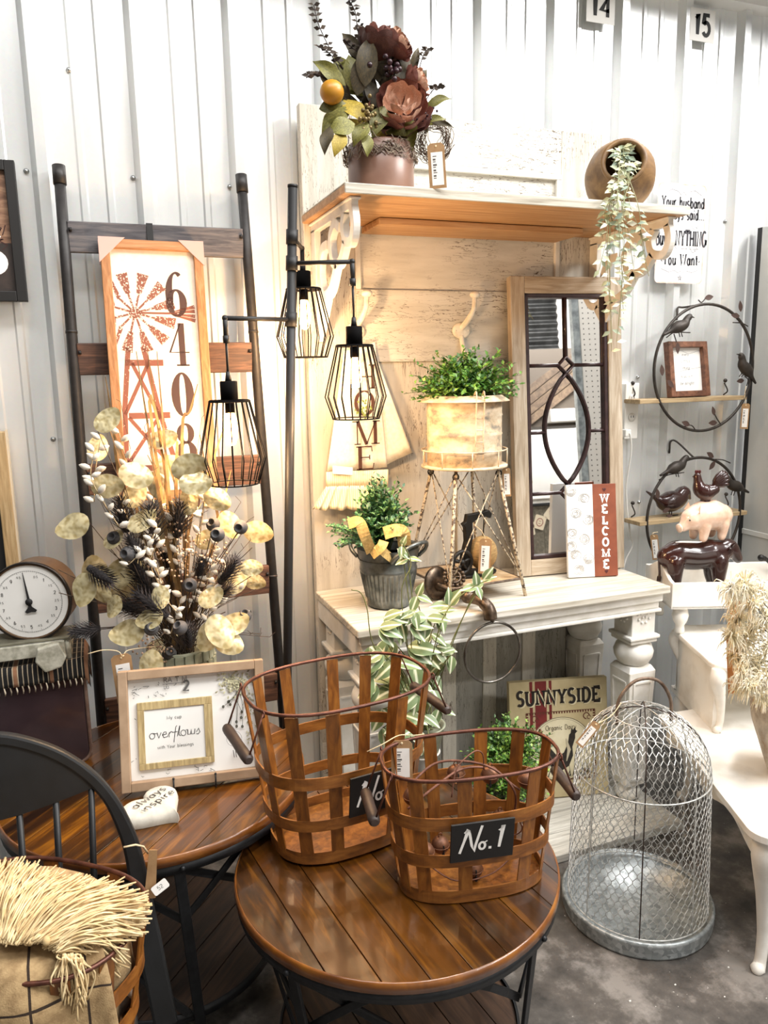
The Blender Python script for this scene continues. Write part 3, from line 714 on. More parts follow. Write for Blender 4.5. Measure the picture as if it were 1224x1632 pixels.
# fat-face numerals one below the other
num = MB(); numm = M_('numeral_brown', '47302a', None, .7); NH = .135; nx = SW-.090
def fat(ch, cy):
    h = NH; w = .062
    def el(cx, cyy, rx, ry, k, n=24):
        pts = A(cx, cyy, rx, ry, 0, 360, n); ws_ = [.006+k*abs(math.cos(2*math.pi*i/n))**1.6 for i in range(n+1)]; stroke2(num, pts, ws_, PM)
    x = nx
    if ch == '0': el(x, cy, w*.36, h*.5, .02)
    if ch == '8': el(x, cy+h*.25, w*.28, h*.22, .014); el(x, cy-h*.22, w*.35, h*.27, .018)
    if ch == '6':
        el(x, cy-h*.2, w*.34, h*.3, .017)
        stroke2(num, A(x+.002, cy, w*.38, h*.5, 200, 60, 14), [.02, .021, .022, .022, .02, .018, .015, .012, .009, .007, .006, .007, .009, .012, .012], PM)
    if ch == '4':
        stroke2(num, [(x+.008, cy-h*.5), (x+.008, cy+h*.5)], .019, PM); stroke2(num, [(x+.006, cy+h*.5), (x-.03, cy-h*.18), (x+.03, cy-h*.18)], .004, PM); stroke2(num, [(x-.012, cy-h*.48), (x+.028, cy-h*.48)], .005, PM)
    if ch == '5':
        stroke2(num, [(x-.02, cy+h*.43), (x+.018, cy+h*.43)], .014, PM); stroke2(num, [(x-.02, cy+h*.45), (x-.021, cy)], .004, PM)
        stroke2(num, A(x-.002, cy-h*.18, w*.36, h*.3, 150, -150, 16), [.004+.018*math.sin(math.pi*i/16) for i in range(17)], PM)
for i, ch in enumerate('64085'): fat(ch, SH-.162-i*.158)
num.build('numerals', numm, ws, True)
# ------------------------------------------------------------------ framed pictures at the left edge
fp = thing('black_framed_print', 'black framed rustic print with white letters at the ladder side', 'picture', (-.33, 2.69, 1.94))
x1 = onY(45, 480, 2.685).x; zt, zb = onY(26, 257, 2.685).z, onY(46, 481, 2.685).z
for nm, a, b in (('frame_side', (x1-.03, 2.672, zb), (x1, 2.70, zt)), ('frame_side', (x1-.34, 2.672, zb), (x1-.31, 2.70, zt)), ('frame_end', (x1-.31, 2.672, zb), (x1-.03, 2.70, zb+.03)), ('frame_end', (x1-.31, 2.672, zt-.03), (x1-.03, 2.70, zt))):
    q = MB(); q.span(a, b); q.build(nm, matte_black, fp, True, .002)
zz = lerp(zb, zt, .42)
q = MB(); q.span((x1-.31, 2.684, zb+.03), (x1-.03, 2.69, zz)); q.build('dark_print', M_('print_dark', '2b2320', '3a2f2a', .6, 0, 30), fp, True)
q = MB(); q.span((x1-.31, 2.684, zz), (x1-.03, 2.69, zt-.03)); q.build('barn_print', woodm('print_barnwood', '5b4030', '82604a', 'a58469', (3, 20, 14), 4, .6, rnd=.05), fp, True)
q = MB(); text(q, 'S', frame((x1-.115, 2.6832, zb+.09), (1, 0, 0), (0, 0, 1)), .10, x0=0, th=.24); stroke2(q, [(-.06, .135), (-.02, .15), (.012, .175)], [.012, .01, .002], frame((x1-.075, 2.6832, zb+.06), (1, 0, 0), (0, 0, 1))); q.build('lettering', white_print, fp, True)
q = MB()
rr = random.Random(5)
for i in range(14):
    x, z = x1-.05-rr.uniform(0, .05), zz+rr.uniform(-.02, .12)
    stroke2(q, [(0, 0), (rr.uniform(-.02, .02), rr.uniform(.01, .03)), (rr.uniform(-.03, .03), .03)], .003, frame((x, 2.6833, z), (1, 0, 0), (0, 0, 1)))
q.build('branch_print', M_('branch_print', '3b1f1a', None, .7), fp, True)
wp = thing('wood_framed_board', 'pale wood framed board on the wall behind the kitchen scale', 'picture', (-.42, 2.66, 1.0))
xr = onY(22, 800, 2.68).x
q = MB(); q.span((xr-.04, 2.655, 1.06), (xr-.002, 2.695, 1.54)); q.build('frame_side', woodm('pale_pine', '8f7650', 'b0946a', 'c6ad84', (24, 24, 2), 4, .6, rnd=.05), wp, True, .003)
q = MB(); q.span((xr-.36, 2.665, 1.06), (xr-.04, 2.69, 1.54)); q.build('panel', matte_black, wp, True)
q = MB(); q.span((xr-.002, 2.66, 1.06), (xr+.003, 2.694, 1.545)); q.build('edge_band', M_('edge_cream', 'd8c8ae', None, .6), wp, True)

# ------------------------------------------------------------------ three-arm cage floor lamp
bulb_m = emis('bulb_glow', 'ffb768', 60)
LB = V((.452, 2.2, 0)); LT = V((.259*2.2+.002, 2.2, EYE+.233*2.2))
lamp = thing('floor_lamp', 'black floor lamp with three hanging wire cage shades', 'lamp', LB)
dL = (LT-LB).normalized(); Lp = lambda z: LB+dL*((z-LB.z)/dL.z)
q = MB(); q.lathe([(0, 0.001), (.12, .001), (.122, .012), (.03, .02), (0, .02)], 32, Matrix.Translation(LB)); q.build('base', matte_black, lamp, True)
q = MB(); q.tube([Lp(.015), Lp(LT.z)], .0135, 16); q.build('pole', matte_black, lamp, True)
q = MB(); q.tube([Lp(LT.z-.003), Lp(LT.z+.004)], .0145, 16); q.build('pole_cap', matte_black, lamp, True)
cage = M_('cage_black', '100f0f', None, .8, 0, spec=.08)
def shade(topc, h, rt, rm, tilt=(0, 0, 1)):
    """topc = centre of cap top of the wire cage"""
    s = thing_part('lamp_shade', topc)
    q = MB(); q.lathe([(.021, .050), (.0235, .048), (.0235, 0), (.0, 0)], 20, Matrix.Translation(topc)); q.build('socket_cap', cage, s, True)
    q = MB(); ZM = -h*.70; n = 20
    q.tube([topc+V((rt*math.cos(a), rt*math.sin(a), -.004)) for a in [6.283*i/32 for i in range(32)]], .0028, 6, True)
    q.build('wire_ring', cage, s, True); q = MB(); q.tube([topc+V((rm*.76*math.cos(a), rm*.76*math.sin(a), -h)) for a in [6.283*i/32 for i in range(32)]], .0022, 6, True)
    q.build('wire_ring', cage, s, True)
    wv = MB(); wv.tube([(rt, 0, -.004), (rm, 0, ZM), (rm*.76, 0, -h)], .0019, 6); me = wv.mesh('wire'); me.materials.append(cage)
    for i in range(n): place('wire', me, s, Matrix.Translation(topc) @ RZ(6.283*(i+.5)/n))
    q = MB(); q.lathe([(rt, 0), (rt, -.006), (.022, -.006)], 28, Matrix.Translation(topc), cap=False); q.build('top_plate', cage, s, True)
    q = MB(); q.lathe([(.013, -.004), (.013, -.035), (.0, -.035)], 14, Matrix.Translation(topc)); q.build('socket', cage, s, True)
    b = MB(); b.lathe([(.010, -.036), (.016, -.05), (.0185, -.075), (.0175, -.10), (.011, -.12), (0, -.125)], 18, Matrix.Translation(topc)); b.build('bulb', bulb_m, s, True)
    l = bpy.data.lights.new('bulb_light', 'POINT'); l.energy = BULB_W; l.color = (1, .64, .34); l.shadow_soft_size = .02
    lo = bpy.data.objects.new('bulb_light', l); COL.objects.link(lo); lo.parent = s; lo.matrix_local = Matrix.Translation((0, 0, -.135)); WM[lo.name] = Matrix()
    return s
def thing_part(name, loc):
    o = bpy.data.objects.new(name, None); COL.objects.link(o); o.empty_display_size = .03; o.parent = lamp
    o.matrix_local = WM[lamp.name].inverted() @ Matrix.Translation(loc); WM[o.name] = Matrix.Translation(loc); return o
BULB_W = 13
def arm(za, Y, elb, capt, h, rt, rm):
    e = onY(elb[0], elb[1], Y); c = onY(capt[0], capt[1], Y); e.x = c.x = (e.x+c.x)/2
    p0 = Lp(e.z+.004)
    q = MB(); q.tube([p0, e], .0065, 10); q.tube([e+V((0, 0, .006)), e-V((0, 0, .055))], .0068, 10); q.ball(e, .0085, 10); q.tube([Lp(p0.z-.02), Lp(p0.z+.02)], .017, 14); q.build('arm', matte_black, lamp, True)
    q = MB(); q.tube([e-V((0, 0, .05)), c+V((0, 0, .07))], .0035, 8); q.tube([e-V((0, 0, .045)), e-V((0, 0, .065))], .009, 10); q.tube([c+V((0, 0, .075)), c+V((0, 0, .05))], [.0055, .0095], 10); q.build('cord', matte_black, lamp, True)
    shade(c, h, rt, rm)
arm(0, 2.1, (562, 417), (564, 549), .208, .052, .088)
arm(0, 2.1, (353, 507), (371, 637), .228, .054, .090)
arm(0, 2.36, (482, 396), (483, 459), .208, .052, .088)

# ------------------------------------------------------------------ round plank tables
iron_tab = M_('table_iron', '17181a', '222326', .5, .4, 40)
plank_m = {}
def plankwood(name, rot):
    t = NT(name); v = t.coord((16, 1.3, 16), rot=(0, 0, 0))
    oi = t.n('ShaderNodeObjectInfo'); ad = t.n('ShaderNodeVectorMath', operation='ADD'); t.l(v, ad.inputs[0]); cb = t.n('ShaderNodeCombineXYZ'); mu = t.n('ShaderNodeMath', operation='MULTIPLY'); mu.inputs[1].default_value = 61
    t.l(oi.outputs['Random'], mu.inputs[0])
    for k in range(3): t.l(mu.outputs[0], cb.inputs[k])
    t.l(cb.outputs[0], ad.inputs[1])
    f = t.noise(ad.outputs[0], 2.2, 6, .6, .8); g = t.noise(ad.outputs[0], .6, 3)
    c = t.ramp(f, [(.36, lin('0f0602')), (.46, lin('271203')), (.54, lin('522e06')), (.66, lin('945e10'))])
    c = t.mix(.55, c, t.ramp(g, [(.35, lin('180b03')), (.65, lin('6a3d0a'))]))
    t.col(t.rndv(c, .38)); t.bump(f, .12, .001); return t.fin(.3, 0, .5, .6)
acacia = plankwood('acacia_lacquer', 0)
rim_w = woodm('acacia_rim', '5a3212', '7a4717', '96601f', (3, 3, 3), 3, .35, .4, rnd=.05)
def round_table(label, cx, cy, R, z, ang, nplk, legs, tier_r, group=None):
    T = thing('round_table', label, 'table', (cx, cy, 0), RZ(ang))
    top = MB(); ring = [(R*math.cos(6.283185*i/72), R*math.sin(6.283185*i/72)) for i in range(72)]
    ri = R-.004
    w = 2*ri/nplk
    for i in range(nplk):                       # planks run along local y
        x0, x1 = -ri+i*w+.0008, -ri+(i+1)*w-.0008; o_ = []
        xs = [lerp(x0, x1, k/6) for k in range(7)]
        o_ = [(x, -math.sqrt(max(0, ri*ri-x*x))) for x in xs]+[(x, math.sqrt(max(0, ri*ri-x*x))) for x in xs[::-1]]
        o_ = [p for j, p in enumerate(o_) if j == 0 or (V((*p, 0))-V((*o_[j-1], 0))).length > 1e-5]
        if (V((*o_[0], 0))-V((*o_[-1], 0))).length < 1e-5: o_ = o_[:-1]
        q = MB(); q.prism(o_, z-.022, z); q.build('plank', acacia, T, False, .0012)
    q = MB(); q.lathe([(ri-.012, z-.024), (R, z-.024), (R, z-.004), (R-.004, z+.0005), (ri-.001, z+.0005), (ri-.001, z-.02)], 72, cap=False); q.build('rim', rim_w, T)
    q = MB(); q.lathe([(R-.03, z-.05), (R-.004, z-.05), (R-.002, z-.025), (R-.03, z-.025), (R-.03, z-.05)], 72, cap=False); q.build('iron_band', iron_tab, T)
    zt = .10
    n = len(legs)
    for i, a in enumerate(legs):                # each leg: crossed flat straps to the next leg foot
        a0 = math.radians(a)
        q = MB(); P = lambda t, r, zz: V((r*math.cos(t), r*math.sin(t), zz))
        rt, rb = R-.018, tier_r+.008
        q.strip([P(a0-.02, rt, z-.03), P(a0+.10, rb, .0015)], .026, .009, lambda p: (p[0], p[1], 0)); l = q.build('leg', iron_tab, T, False, .002)
        q = MB(); a1 = a0+2*math.pi/n
        q.strip([P(a0, rt, z-.05), P(lerp(a0, a1, .5), lerp(rt, rb, .45)-.03, lerp(z, zt, .5)), P(a1, rb-.006, zt+.01)], .02, .007, lambda p: (p[0], p[1], 0)); q.build('cross_brace', iron_tab, T, False, .001)
        q = MB(); q.strip([P(a0+.06+math.radians(t*13), rb-.03+.02*math.sin(t/8*math.pi), zt+.12*math.sin(t/8*math.pi)) for t in range(9)] if False else [P(lerp(a0, a1, t/10), rt-.04, z-.052-.16*(1-math.sin(math.pi*t/10))) for t in range(11)], .018, .006, lambda p: (p[0], p[1], 0)); q.build('arch_brace', iron_tab, T, False, .001)
        q = MB(); q.ball(P(a0, R-.001, z-.037), .007, 8); q.build('rivet', iron_tab, T)
    # lower tier of planks in an iron ring
    q = MB(); q.lathe([(tier_r-.014, zt-.018), (tier_r, zt-.018), (tier_r, zt+.008), (tier_r-.006, zt+.008)], 60, cap=False); q.build('tier_ring', iron_tab, T)
    rt_ = tier_r-.006; w = 2*rt_/6
    for i in range(6):
        xs = [lerp(-rt_+i*w+.0015, -rt_+(i+1)*w-.0015, k/5) for k in range(6)]
        o_ = [(x, -math.sqrt(max(1e-6, rt_*rt_-x*x))) for x in xs]+[(x, math.sqrt(max(1e-6, rt_*rt_-x*x))) for x in xs[::-1]]
        q = MB(); q.prism(o_, zt-.016, zt); q.build('tier_plank', woodm('tier_wood', '2a1c14', '3d2a1d', '513a28', (20, 2, 20), 3, .5, rnd=.2) if 'tier_wood' not in bpy.data.materials else bpy.data.materials['tier_wood'], T)
    return T
TF = (.599, 1.562, .387, .54); TR = (.087, 2.06, .404, .62)
round_table('round plank-top table with black iron base holding the two slatted baskets', TF[0], TF[1], TF[2], TF[3], math.radians(8), 9, (25, 70, 115, 160, 205, 250, 295, 340)[::2], .30)
round_table('round plank-top table under the framed verse and dried flowers', TR[0], TR[1], TR[2], TR[3], math.radians(-42), 8, (45, 135, 225, 315), .30)
# ------------------------------------------------------------------ slatted wood baskets
bsk = woodm('basket_slat', '55300f', '7b4817', '986225', (14, 14, 3), 4, .42, .15, rnd=.18, bump=.15)
bskb = woodm('basket_band', '573212', '7c4a1b', '935f28', (4, 4, 14), 4, .42, .15, rnd=.12, bump=.15)
rimw = M_('basket_wire', '4a2a20', '6b4132', .4, .5, 40)
handw = M_('basket_grip', '2d2320', '44362f', .5, 0, 25)
def oval(a, b, n=64, p=2.6):
    o_ = []
    for i in range(n):
        t = 6.283185*i/n; c, s = math.cos(t), math.sin(t)
        o_.append((a*math.copysign(abs(c)**(2/p), c), b*math.copysign(abs(s)**(2/p), s)))
    return o_
def basket(label, c, ang, h, a0, b0, a1, b1, bands, slats, grips=True, plaque=None, grp='slatted wood baskets'):
    B = thing('slatted_basket', label, 'basket', c, RZ(ang), grp)
    dims = lambda t: (lerp(a0, a1, t), lerp(b0, b1, t))
    def ring(t, off=0): a, b = dims(t); return [V((x, y, h*t)) for x, y in oval(a+off, b+off)]
    q = MB(); o_ = oval(a0, b0); q.prism(o_, .003, .012); q.build('bottom', bsk, B)
    for t, w in bands:
        q = MB(); q.loopband([p+V((0, 0, 0)) for p in ring(t, .0035)], w, .0035); q.build('band', bskb, B)
    q = MB(); q.loopband([p for p in ring(.055, .001)], .030, .004); q.build('base_band', bskb, B)
    q = MB(); q.tube(ring(1), .0044, 8, True); q.build('rim', rimw, B)
    for ang_ in slats:
        t = math.radians(ang_); c_, s_ = math.cos(t), math.sin(t); p = 2.6
        sp_ = [V((dims(k)[0]*math.copysign(abs(c_)**(2/p), c_), dims(k)[1]*math.copysign(abs(s_)**(2/p), s_), h*k)) for k in [0.01, .25, .5, .75, .985]]
        gx, gy = math.copysign(abs(c_)**(2-2/p), c_)/a1, math.copysign(abs(s_)**(2-2/p), s_)/b1
        q = MB(); q.strip(sp_, .031, .003, (gx, gy, 0)); q.build('slat', bsk, B)
    if grips:
        for s in (-1, 1):                        # bail wire with a turned grip hanging at each end
            a = a1; hi = V((s*a, 0, h)); y_ = b1*.55
            q = MB(); g0 = V((s*(a+.030), -y_, h-.10)); g1 = V((s*(a+.030), y_, h-.10))
            e0, e1 = V((s*a*.955, -y_, h)), V((s*a*.955, y_, h))
            q.tube([e0, g0], .0022, 6); q.build('bail_wire', rimw, B); q = MB(); q.tube([e1, g1], .0022, 6); q.build('bail_wire', rimw, B)
            q = MB(); q.tube([lerp(g0, g1, k) for k in (-.05, 0, .1, .5, .9, 1, 1.05)], [.008, .0125, .0135, .0125, .0135, .0125, .008], 12); q.build('grip', handw, B)
            for e in (e0, e1): q = MB(); q.tube([e+V((0, .008*math.cos(k), .008*math.sin(k))) for k in [6.283*j/10 for j in range(10)]], .0018, 5, True); q.build('wire_eye', rimw, B)
    return B
GL1 = [262, 290, 235, 318, 345, 15, 40, 75, 105, 135, 165, 195, 212]
def slat_angles(n): return [360*(i+.5)/n for i in range(n)]
B1c, B2c = V((.735, 1.44, TF[3]+.001)), V((.515, 1.725, TF[3]+.001))
a1_ = math.radians(-10)
b1 = basket('low slatted wood basket with black plaque reading No. 1', B1c, a1_, .305, .165, .088, .202, .108, ((.36, .030), (.66, .030)), (228, 262, 300, 335, 12, 48, 78, 104, 132, 165, 200))
a2_ = math.radians(6)
b2 = basket('tall slatted wood basket standing behind the No. 1 basket', B2c, a2_, .405, .178, .122, .232, .160, ((.28, .028), (.56, .030)), (228, 255, 290, 318, 350, 28, 58, 82, 106, 132, 160, 195))
def plaque(B, w, h, t, xo, dims, H, digits, x_off=0):
    a = lerp(dims[0], dims[2], t); b = lerp(dims[1], dims[3], t)
    M = frame((xo, -b-.012, H*t), (1, 0, 0), (0, -math.sin(.13), math.cos(.13)))
    q = MB(); q.box((0, 0, 0), (w, h, .005), M); p = q.build('plaque', matte_black, B, False, .001)
    q = MB(); Mx = M @ Matrix.Translation((0, 0, .0032)); s = h*.42
    # hand-lettered No.
    X = -w*.33+x_off
    stroke2(q, [(X-.1*s, -.62*s), (X+.12*s, .1*s), (X+.34*s, .85*s), (X+.42*s, .55*s), (X+.55*s, -.2*s), (X+.68*s, -.55*s), (X+.78*s, -.1*s), (X+1.0*s, .72*s), (X+1.08*s, 1.0*s)], .006, Mx)
    stroke2(q, [(X+.14*s, .62*s), (X+.34*s, .85*s)], .0055, Mx)
    stroke2(q, [(x, y) for x, y in A(X+1.12*s, -.28*s, .16*s, .22*s, 100, 460, 14)], .0055, Mx); stroke2(q, [(X+1.2*s, -.1*s), (X+1.4*s, 0)], .003, Mx)
    stroke2(q, [(X+1.55*s, -.54*s), (X+1.56*s, -.38*s)], .0065, Mx)
    if digits == '1': stroke2(q, [(X+2.02*s, .55*s), (X+2.24*s, .86*s), (X+2.05*s, -.5*s)], .0062, Mx)
    else: stroke2(q, [(X+2.0*s, .5*s), (X+2.15*s, .85*s), (X+2.35*s, .6*s), (X+2.0*s, -.5*s), (X+2.4*s, -.5*s)], .0062, Mx)
    q.build('lettering', white_print, p)
plaque(b1, .142, .098, .53, -.006, (.165, .088, .202, .108), .305, '1')
plaque(b2, .142, .108, .44, .028, (.178, .122, .232, .160), .405, '2')
# price tag on the No. 1 basket rim, with twine
def tagc(name, label, M, w, h, grp=None, twine_pts=None):
    """kraft price tag with a white barcode sticker; M: x right, y up, z out of the face, origin at tag top centre"""
    T = thing(name, label, 'price tag', M.translation, M.to_3x3().to_4x4(), grp)
    e = w*.18
    q = MB(); q.prism([(-w/2, -h), (w/2, -h), (w/2, -e), (w/2-e, 0), (-w/2+e, 0), (-w/2, -e)], -.0008, .0008); q.build('card', kraft, T)
    q = MB(); q.prism([(-w*.32, -h*.93), (w*.36, -h*.93), (w*.36, -h*.2), (-w*.32, -h*.2)], .0009, .0013); s = q.build('sticker', paper, T)
    q = MB()
    for i in range(9):
        y = -h*(.28+.06*i); ww = w*(.16 if i % 3 else .22); q.poly([(-w*.22, y, .0015), (-w*.22+ww, y, .0015), (-w*.22+ww, y-h*.02*(1+i % 2), .0015), (-w*.22, y-h*.02*(1+i % 2), .0015)])
    q.build('barcode', greyink, s)
    q = MB(); q.lathe([(.003, 0), (.003, .0012), (.0015, .0012)], 10, Matrix.Translation((0, -h*.07, .0006))); q.build('eyelet', twine, T)
    if twine_pts:
        q = MB(); q.tube(bez(twine_pts, 5), .0013, 5); q.build('twine_loop', twine, T, True)
    return T
def facing(p, tilt=0, roll=0):                 # frame at p whose z looks toward the eye, rolled in its own plane
    d = (O-V(p)); d.z = 0; d.normalize(); u = V((0, 0, 1)).cross(d).normalized()
    M = frame(p, u, V((0, 0, 1))*math.cos(tilt)-d*math.sin(tilt)); return M @ Matrix.Rotation(roll, 4, 'Z')
tp = onY(648, 1178, 1.50)
tagc('price_tag', 'kraft price tag tied to the rim of the No. 1 basket', facing(onY(640, 1180, 1.545), .1), .05, .095, 'kraft price tags', [onY(585, 1198, 1.5), onY(610, 1186, 1.49), onY(636, 1172, 1.50), onY(660, 1172, 1.52), onY(676, 1170, 1.55)])
# jingle bells strung on leather cord inside the No. 1 basket
bell_m = M_('rusty_bell', '5b3c2d', '84593f', .5, .5, 40, bump=.1); cordm = M_('brown_cord', '5a3527', '7c5140', .7, 0, 80)
Bi = lambda x, y, z: RZ(a1_) @ V((x, y, z)) + B1c
bellpos = [(-.115, -.035, .10), (.0, -.03, .037), (-.02, .045, .235), (.055, .02, .235), (.13, -.02, .235), (-.13, .02, .205), (.09, .05, .10), (-.06, .04, .06)]
bell_l = ['rust brown jingle bell caught low behind a front slat of the No. 1 basket', 'rust brown jingle bell lying on the floor of the No. 1 basket', 'rust brown jingle bell on the cord near the back rim of the No. 1 basket', 'rust brown jingle bell on the cord in front of the boxwood', 'rust brown jingle bell beside the hanging dark grip of the No. 1 basket', 'rust brown jingle bell beside the price tag inside the No. 1 basket', 'rust brown jingle bell against a back slat at half height', 'rust brown jingle bell low against the back of the No. 1 basket']
for (x, y, z), bl_ in zip(bellpos, bell_l):
    p = Bi(x, y, z); T = thing('jingle_bell', bl_, 'bell', p, RZ(random.uniform(-.6, .6)), 'jingle bells in the No. 1 basket')
    q = MB(); q.ball((0, 0, 0), .021, 18, m=12); q.tube([V((.0215*math.cos(t), .0215*math.sin(t), 0)) for t in [6.283*i/24 for i in range(24)]], .0012, 5, True); q.build('shell', bell_m, T)
    q = MB(); q.box((0, -.0205, -.004), (.0025, .003, .026)); q.box((0, -.0185, -.016), (.005, .006, .006)); q.build('slot', ink, T)
    q = MB(); q.tube([V((.005*math.cos(t), 0, .025+.005*math.sin(t))) for t in [6.283*i/10 for i in range(10)]], .0014, 5, True); q.build('loop', bell_m, T)
cg = thing('leather_cord', 'brown leather cord coiled through the No. 1 basket', 'cord', Bi(0, 0, .02))
for k, pts in enumerate((((-.14, .02, .23), (-.07, .05, .262), (0, .03, .27), (.06, .0, .258), (.10, -.02, .21), (.115, .02, .12)),
                         ((-.15, -.02, .2), (-.08, .0, .235), (-.01, .03, .252), (.06, .035, .24), (.12, .0, .20)),
                         ((-.06, -.06, .24), (-.045, -.05, .30), (0, -.03, .325), (.03, 0, .30), (.04, .02, .25)),
                         ((-.13, -.03, .12), (-.14, .0, .18), (-.12, .03, .21)), ((.0, .0, .03), (.06, .03, .05), (.12, -.01, .10), (.1, -.04, .16)),
                         ((-.11, 0, .05), (-.05, -.05, .028), (.03, -.05, .03), (.09, -.03, .05)))):
    q = MB(); q.tube(bez([Bi(*p) for p in pts], 7), .0028 if k < 2 else .0016, 6); q.build('strand', cordm, cg, True)

# ------------------------------------------------------------------ framed verse on an easel
f0, f1 = V((-.008, 1.975, TR[3]+.012)), V((.368, 1.935, TR[3]+.012))
u = (f1-f0).normalized(); n_ = u.cross(V((0, 0, 1))).normalized(); le = math.radians(14)
vF = V((0, 0, 1))*math.cos(le)-n_*math.sin(le); FM = frame(f0, u, vF); fw, fh = (f1-f0).length, .312
FM = FM @ Matrix.Rotation(math.radians(-1.2), 4, 'Z')
fr = thing('framed_verse', 'taupe framed verse reading My cup overflows on a wire easel', 'picture', f0, FM.to_3x3().to_4x4())
taupe = M_('taupe_frame', '9c8166', 'ad9277', .6, 0, 18)
def fpt(name, a, b, m, bev=.002, par=None):
    q = MB(); q.span(a, b); return q.build(name, m, par or fr, False, bev)
bw = .024
fpt('frame_side', (0, 0, 0), (bw, fh, .03), taupe); fpt('frame_side', (fw-bw, 0, 0), (fw, fh, .03), taupe)
fpt('frame_end', (bw, 0, 0), (fw-bw, bw, .03), taupe); fpt('frame_end', (bw, fh-bw, 0), (fw-bw, fh, .03), taupe)
fpt('print', (bw, bw, .004), (fw-bw, fh-bw, .008), paper, 0)
gm = woodm('gold_wood_mat', '8f7c55', 'b39c6d', 'cdb98a', (30, 3, 30), 4, .6, rnd=.05)
for a, b in (((.045, .05), (.238, .066)), ((.045, .205), (.238, .225)), ((.045, .066), (.062, .205)), ((.216, .066), (.238, .205))): fpt('mat_strip', (*a, .008), (*b, .016), gm, .001)
fpt('card', (.062, .066, .008), (.216, .205, .0125), paper, 0)
q = MB(); TM = frame((0, 0, .0131), (1, 0, 0), (0, 1, 0))
# script word: overflows
s = .021; X, Y0 = .073, .128
def sc(pts): stroke2(q, [(X+p[0]*s, Y0+p[1]*s) for p in pts], .0016, TM)
sc(A(.35, .35, .32, .35, 100, 460, 16)); sc([(.5, .68), (.8, .6), (.95, .7), (1.15, .02), (1.45, .7)])
sc([(1.55, .35), (2.1, .45), (2.05, .7), (1.8, .7), (1.6, .4), (1.75, .02), (2.2, .1), (2.45, .65), (2.4, 0)]); sc([(2.42, .4), (2.65, .68), (2.85, .6)])
sc([(3.4, 1.35), (3.25, 1.2), (2.95, -.7)]); sc([(2.8, .55), (3.45, .6)]); sc([(3.4, 0), (3.75, 1.3), (3.6, .2), (3.8, .02)])
sc(A(4.15, .35, .32, .35, 100, 460, 16)); sc([(4.45, .68), (4.7, .7), (4.7, .1), (5.0, .1), (5.15, .7), (5.15, .1), (5.5, .1), (5.6, .72)]); sc([(5.75, .3), (6.05, .72), (6.2, .25), (5.95, .0), (5.75, .1)])
text(q, 'My cup', TM, .009, cx=.138, y=.175, th=.1); text(q, 'with Your blessings', TM, .0085, cx=.139, y=.10, th=.1, sx=.9)
text(q, 'Psalm', TM, .004, cx=.13, y=.086, th=.12) if 'P' in GL else None
q.build('verse', ink, fr)
q = MB(); text(q, '2', TM, .026, x0=.165, y=.246, th=.2); text(q, 'RA T M', TM, .013, x0=.115, y=.272, th=.13); stroke2(q, [(.112, .268), (.165, .268)], .0012, TM); text(q, 'UU', TM, .008, x0=.115, y=.255, th=.14)
stroke2(q, A(.292, .105, .02, .02, 0, 360, 24), .0007, TM); stroke2(q, [(.285, .115), (.3, .092)], .0016, TM); stroke2(q, [(.29, .055), (.288, .075)], .002, TM); stroke2(q, [(.296, .055), (.294, .075)], .002, TM); stroke2(q, [(.318, .075), (.325, .066)], .0015, TM)
for i in range(4): stroke2(q, [(.333, .112+.005*i), (.342, .114+.005*i)], .0012, TM)
rr = random.Random(8)
for i in range(34):
    x, y = rr.choice([(rr.uniform(.03, .043), rr.uniform(.06, .27)), (rr.uniform(.05, .23), rr.uniform(.03, .045)), (rr.uniform(.03, .15), rr.uniform(.235, .275))])
    stroke2(q, [(x, y), (x+rr.uniform(-.006, .006), y+rr.uniform(-.005, .005)), (x+rr.uniform(-.01, .01), y+rr.uniform(-.006, .006))], .0011, TM)
stuff(q.build('clock_print', greyink, fr))
q = MB()                                         # printed sprig with a bunch of small seeds
for i in range(150):
    x, y = rr.gauss(.302, .02), rr.gauss(.252, .015)
    if .24 < x < fw-bw-.002 and .2 < y < fh-bw-.002: q.leaf((x, y, .0095+rr.uniform(0, .004)), (rr.uniform(-1, 1), rr.uniform(-1, 1), .2), (0, 0, 1), .011, .005)
for i in range(50):
    x, y = rr.uniform(.325, fw-bw-.003), rr.uniform(.09, .22); q.leaf((x, y, .0095), (rr.uniform(-1, 1), rr.uniform(-1, 1), .2), (0, 0, 1), .009, .004)
q.build('pressed_flowers', M_('pressed_seed', '9a9474', 'cdc8a6', .8, 0, 20, rnd=.3, island=True), fr)
q = MB()
for k in range(11):
    x, y = rr.uniform(.245, .32), rr.uniform(.13, .21)
    stroke2(q, [(.31, .235), (lerp(.31, x, .5)+rr.uniform(-.01, .01), lerp(.235, y, .5)), (x, y)], .0011, TM)
    stroke2(q, A(x, y, .002, .0028, 0, 360, 8), .003, TM)
q.build('stem_print', M_('stem_print', '4d4b3f', None, .8), fr)
ea = MB()
for x in (fw*.345, fw*.63):
    ea.tube([(x, -.010, -.05), (x, -.010, .034), (x, .022, .036)], .0023, 6); ea.ball((x, .024, .036), .0035, 8)
ea.tube([(fw*.345, -.010, -.03), (fw*.63, -.010, -.03)], .0023, 6); ea.tube([(fw*.345, -.012, -.05), (fw*.45, fh*.75, -.006)], .0023, 6); ea.tube([(fw*.63, -.012, -.05), (fw*.53, fh*.75, -.006)], .0023, 6); ea.tube([(fw*.49, fh*.6, -.006), (fw*.49, .025, -.12)], .0023, 6)
ea.build('wire_easel', matte_black, fr)
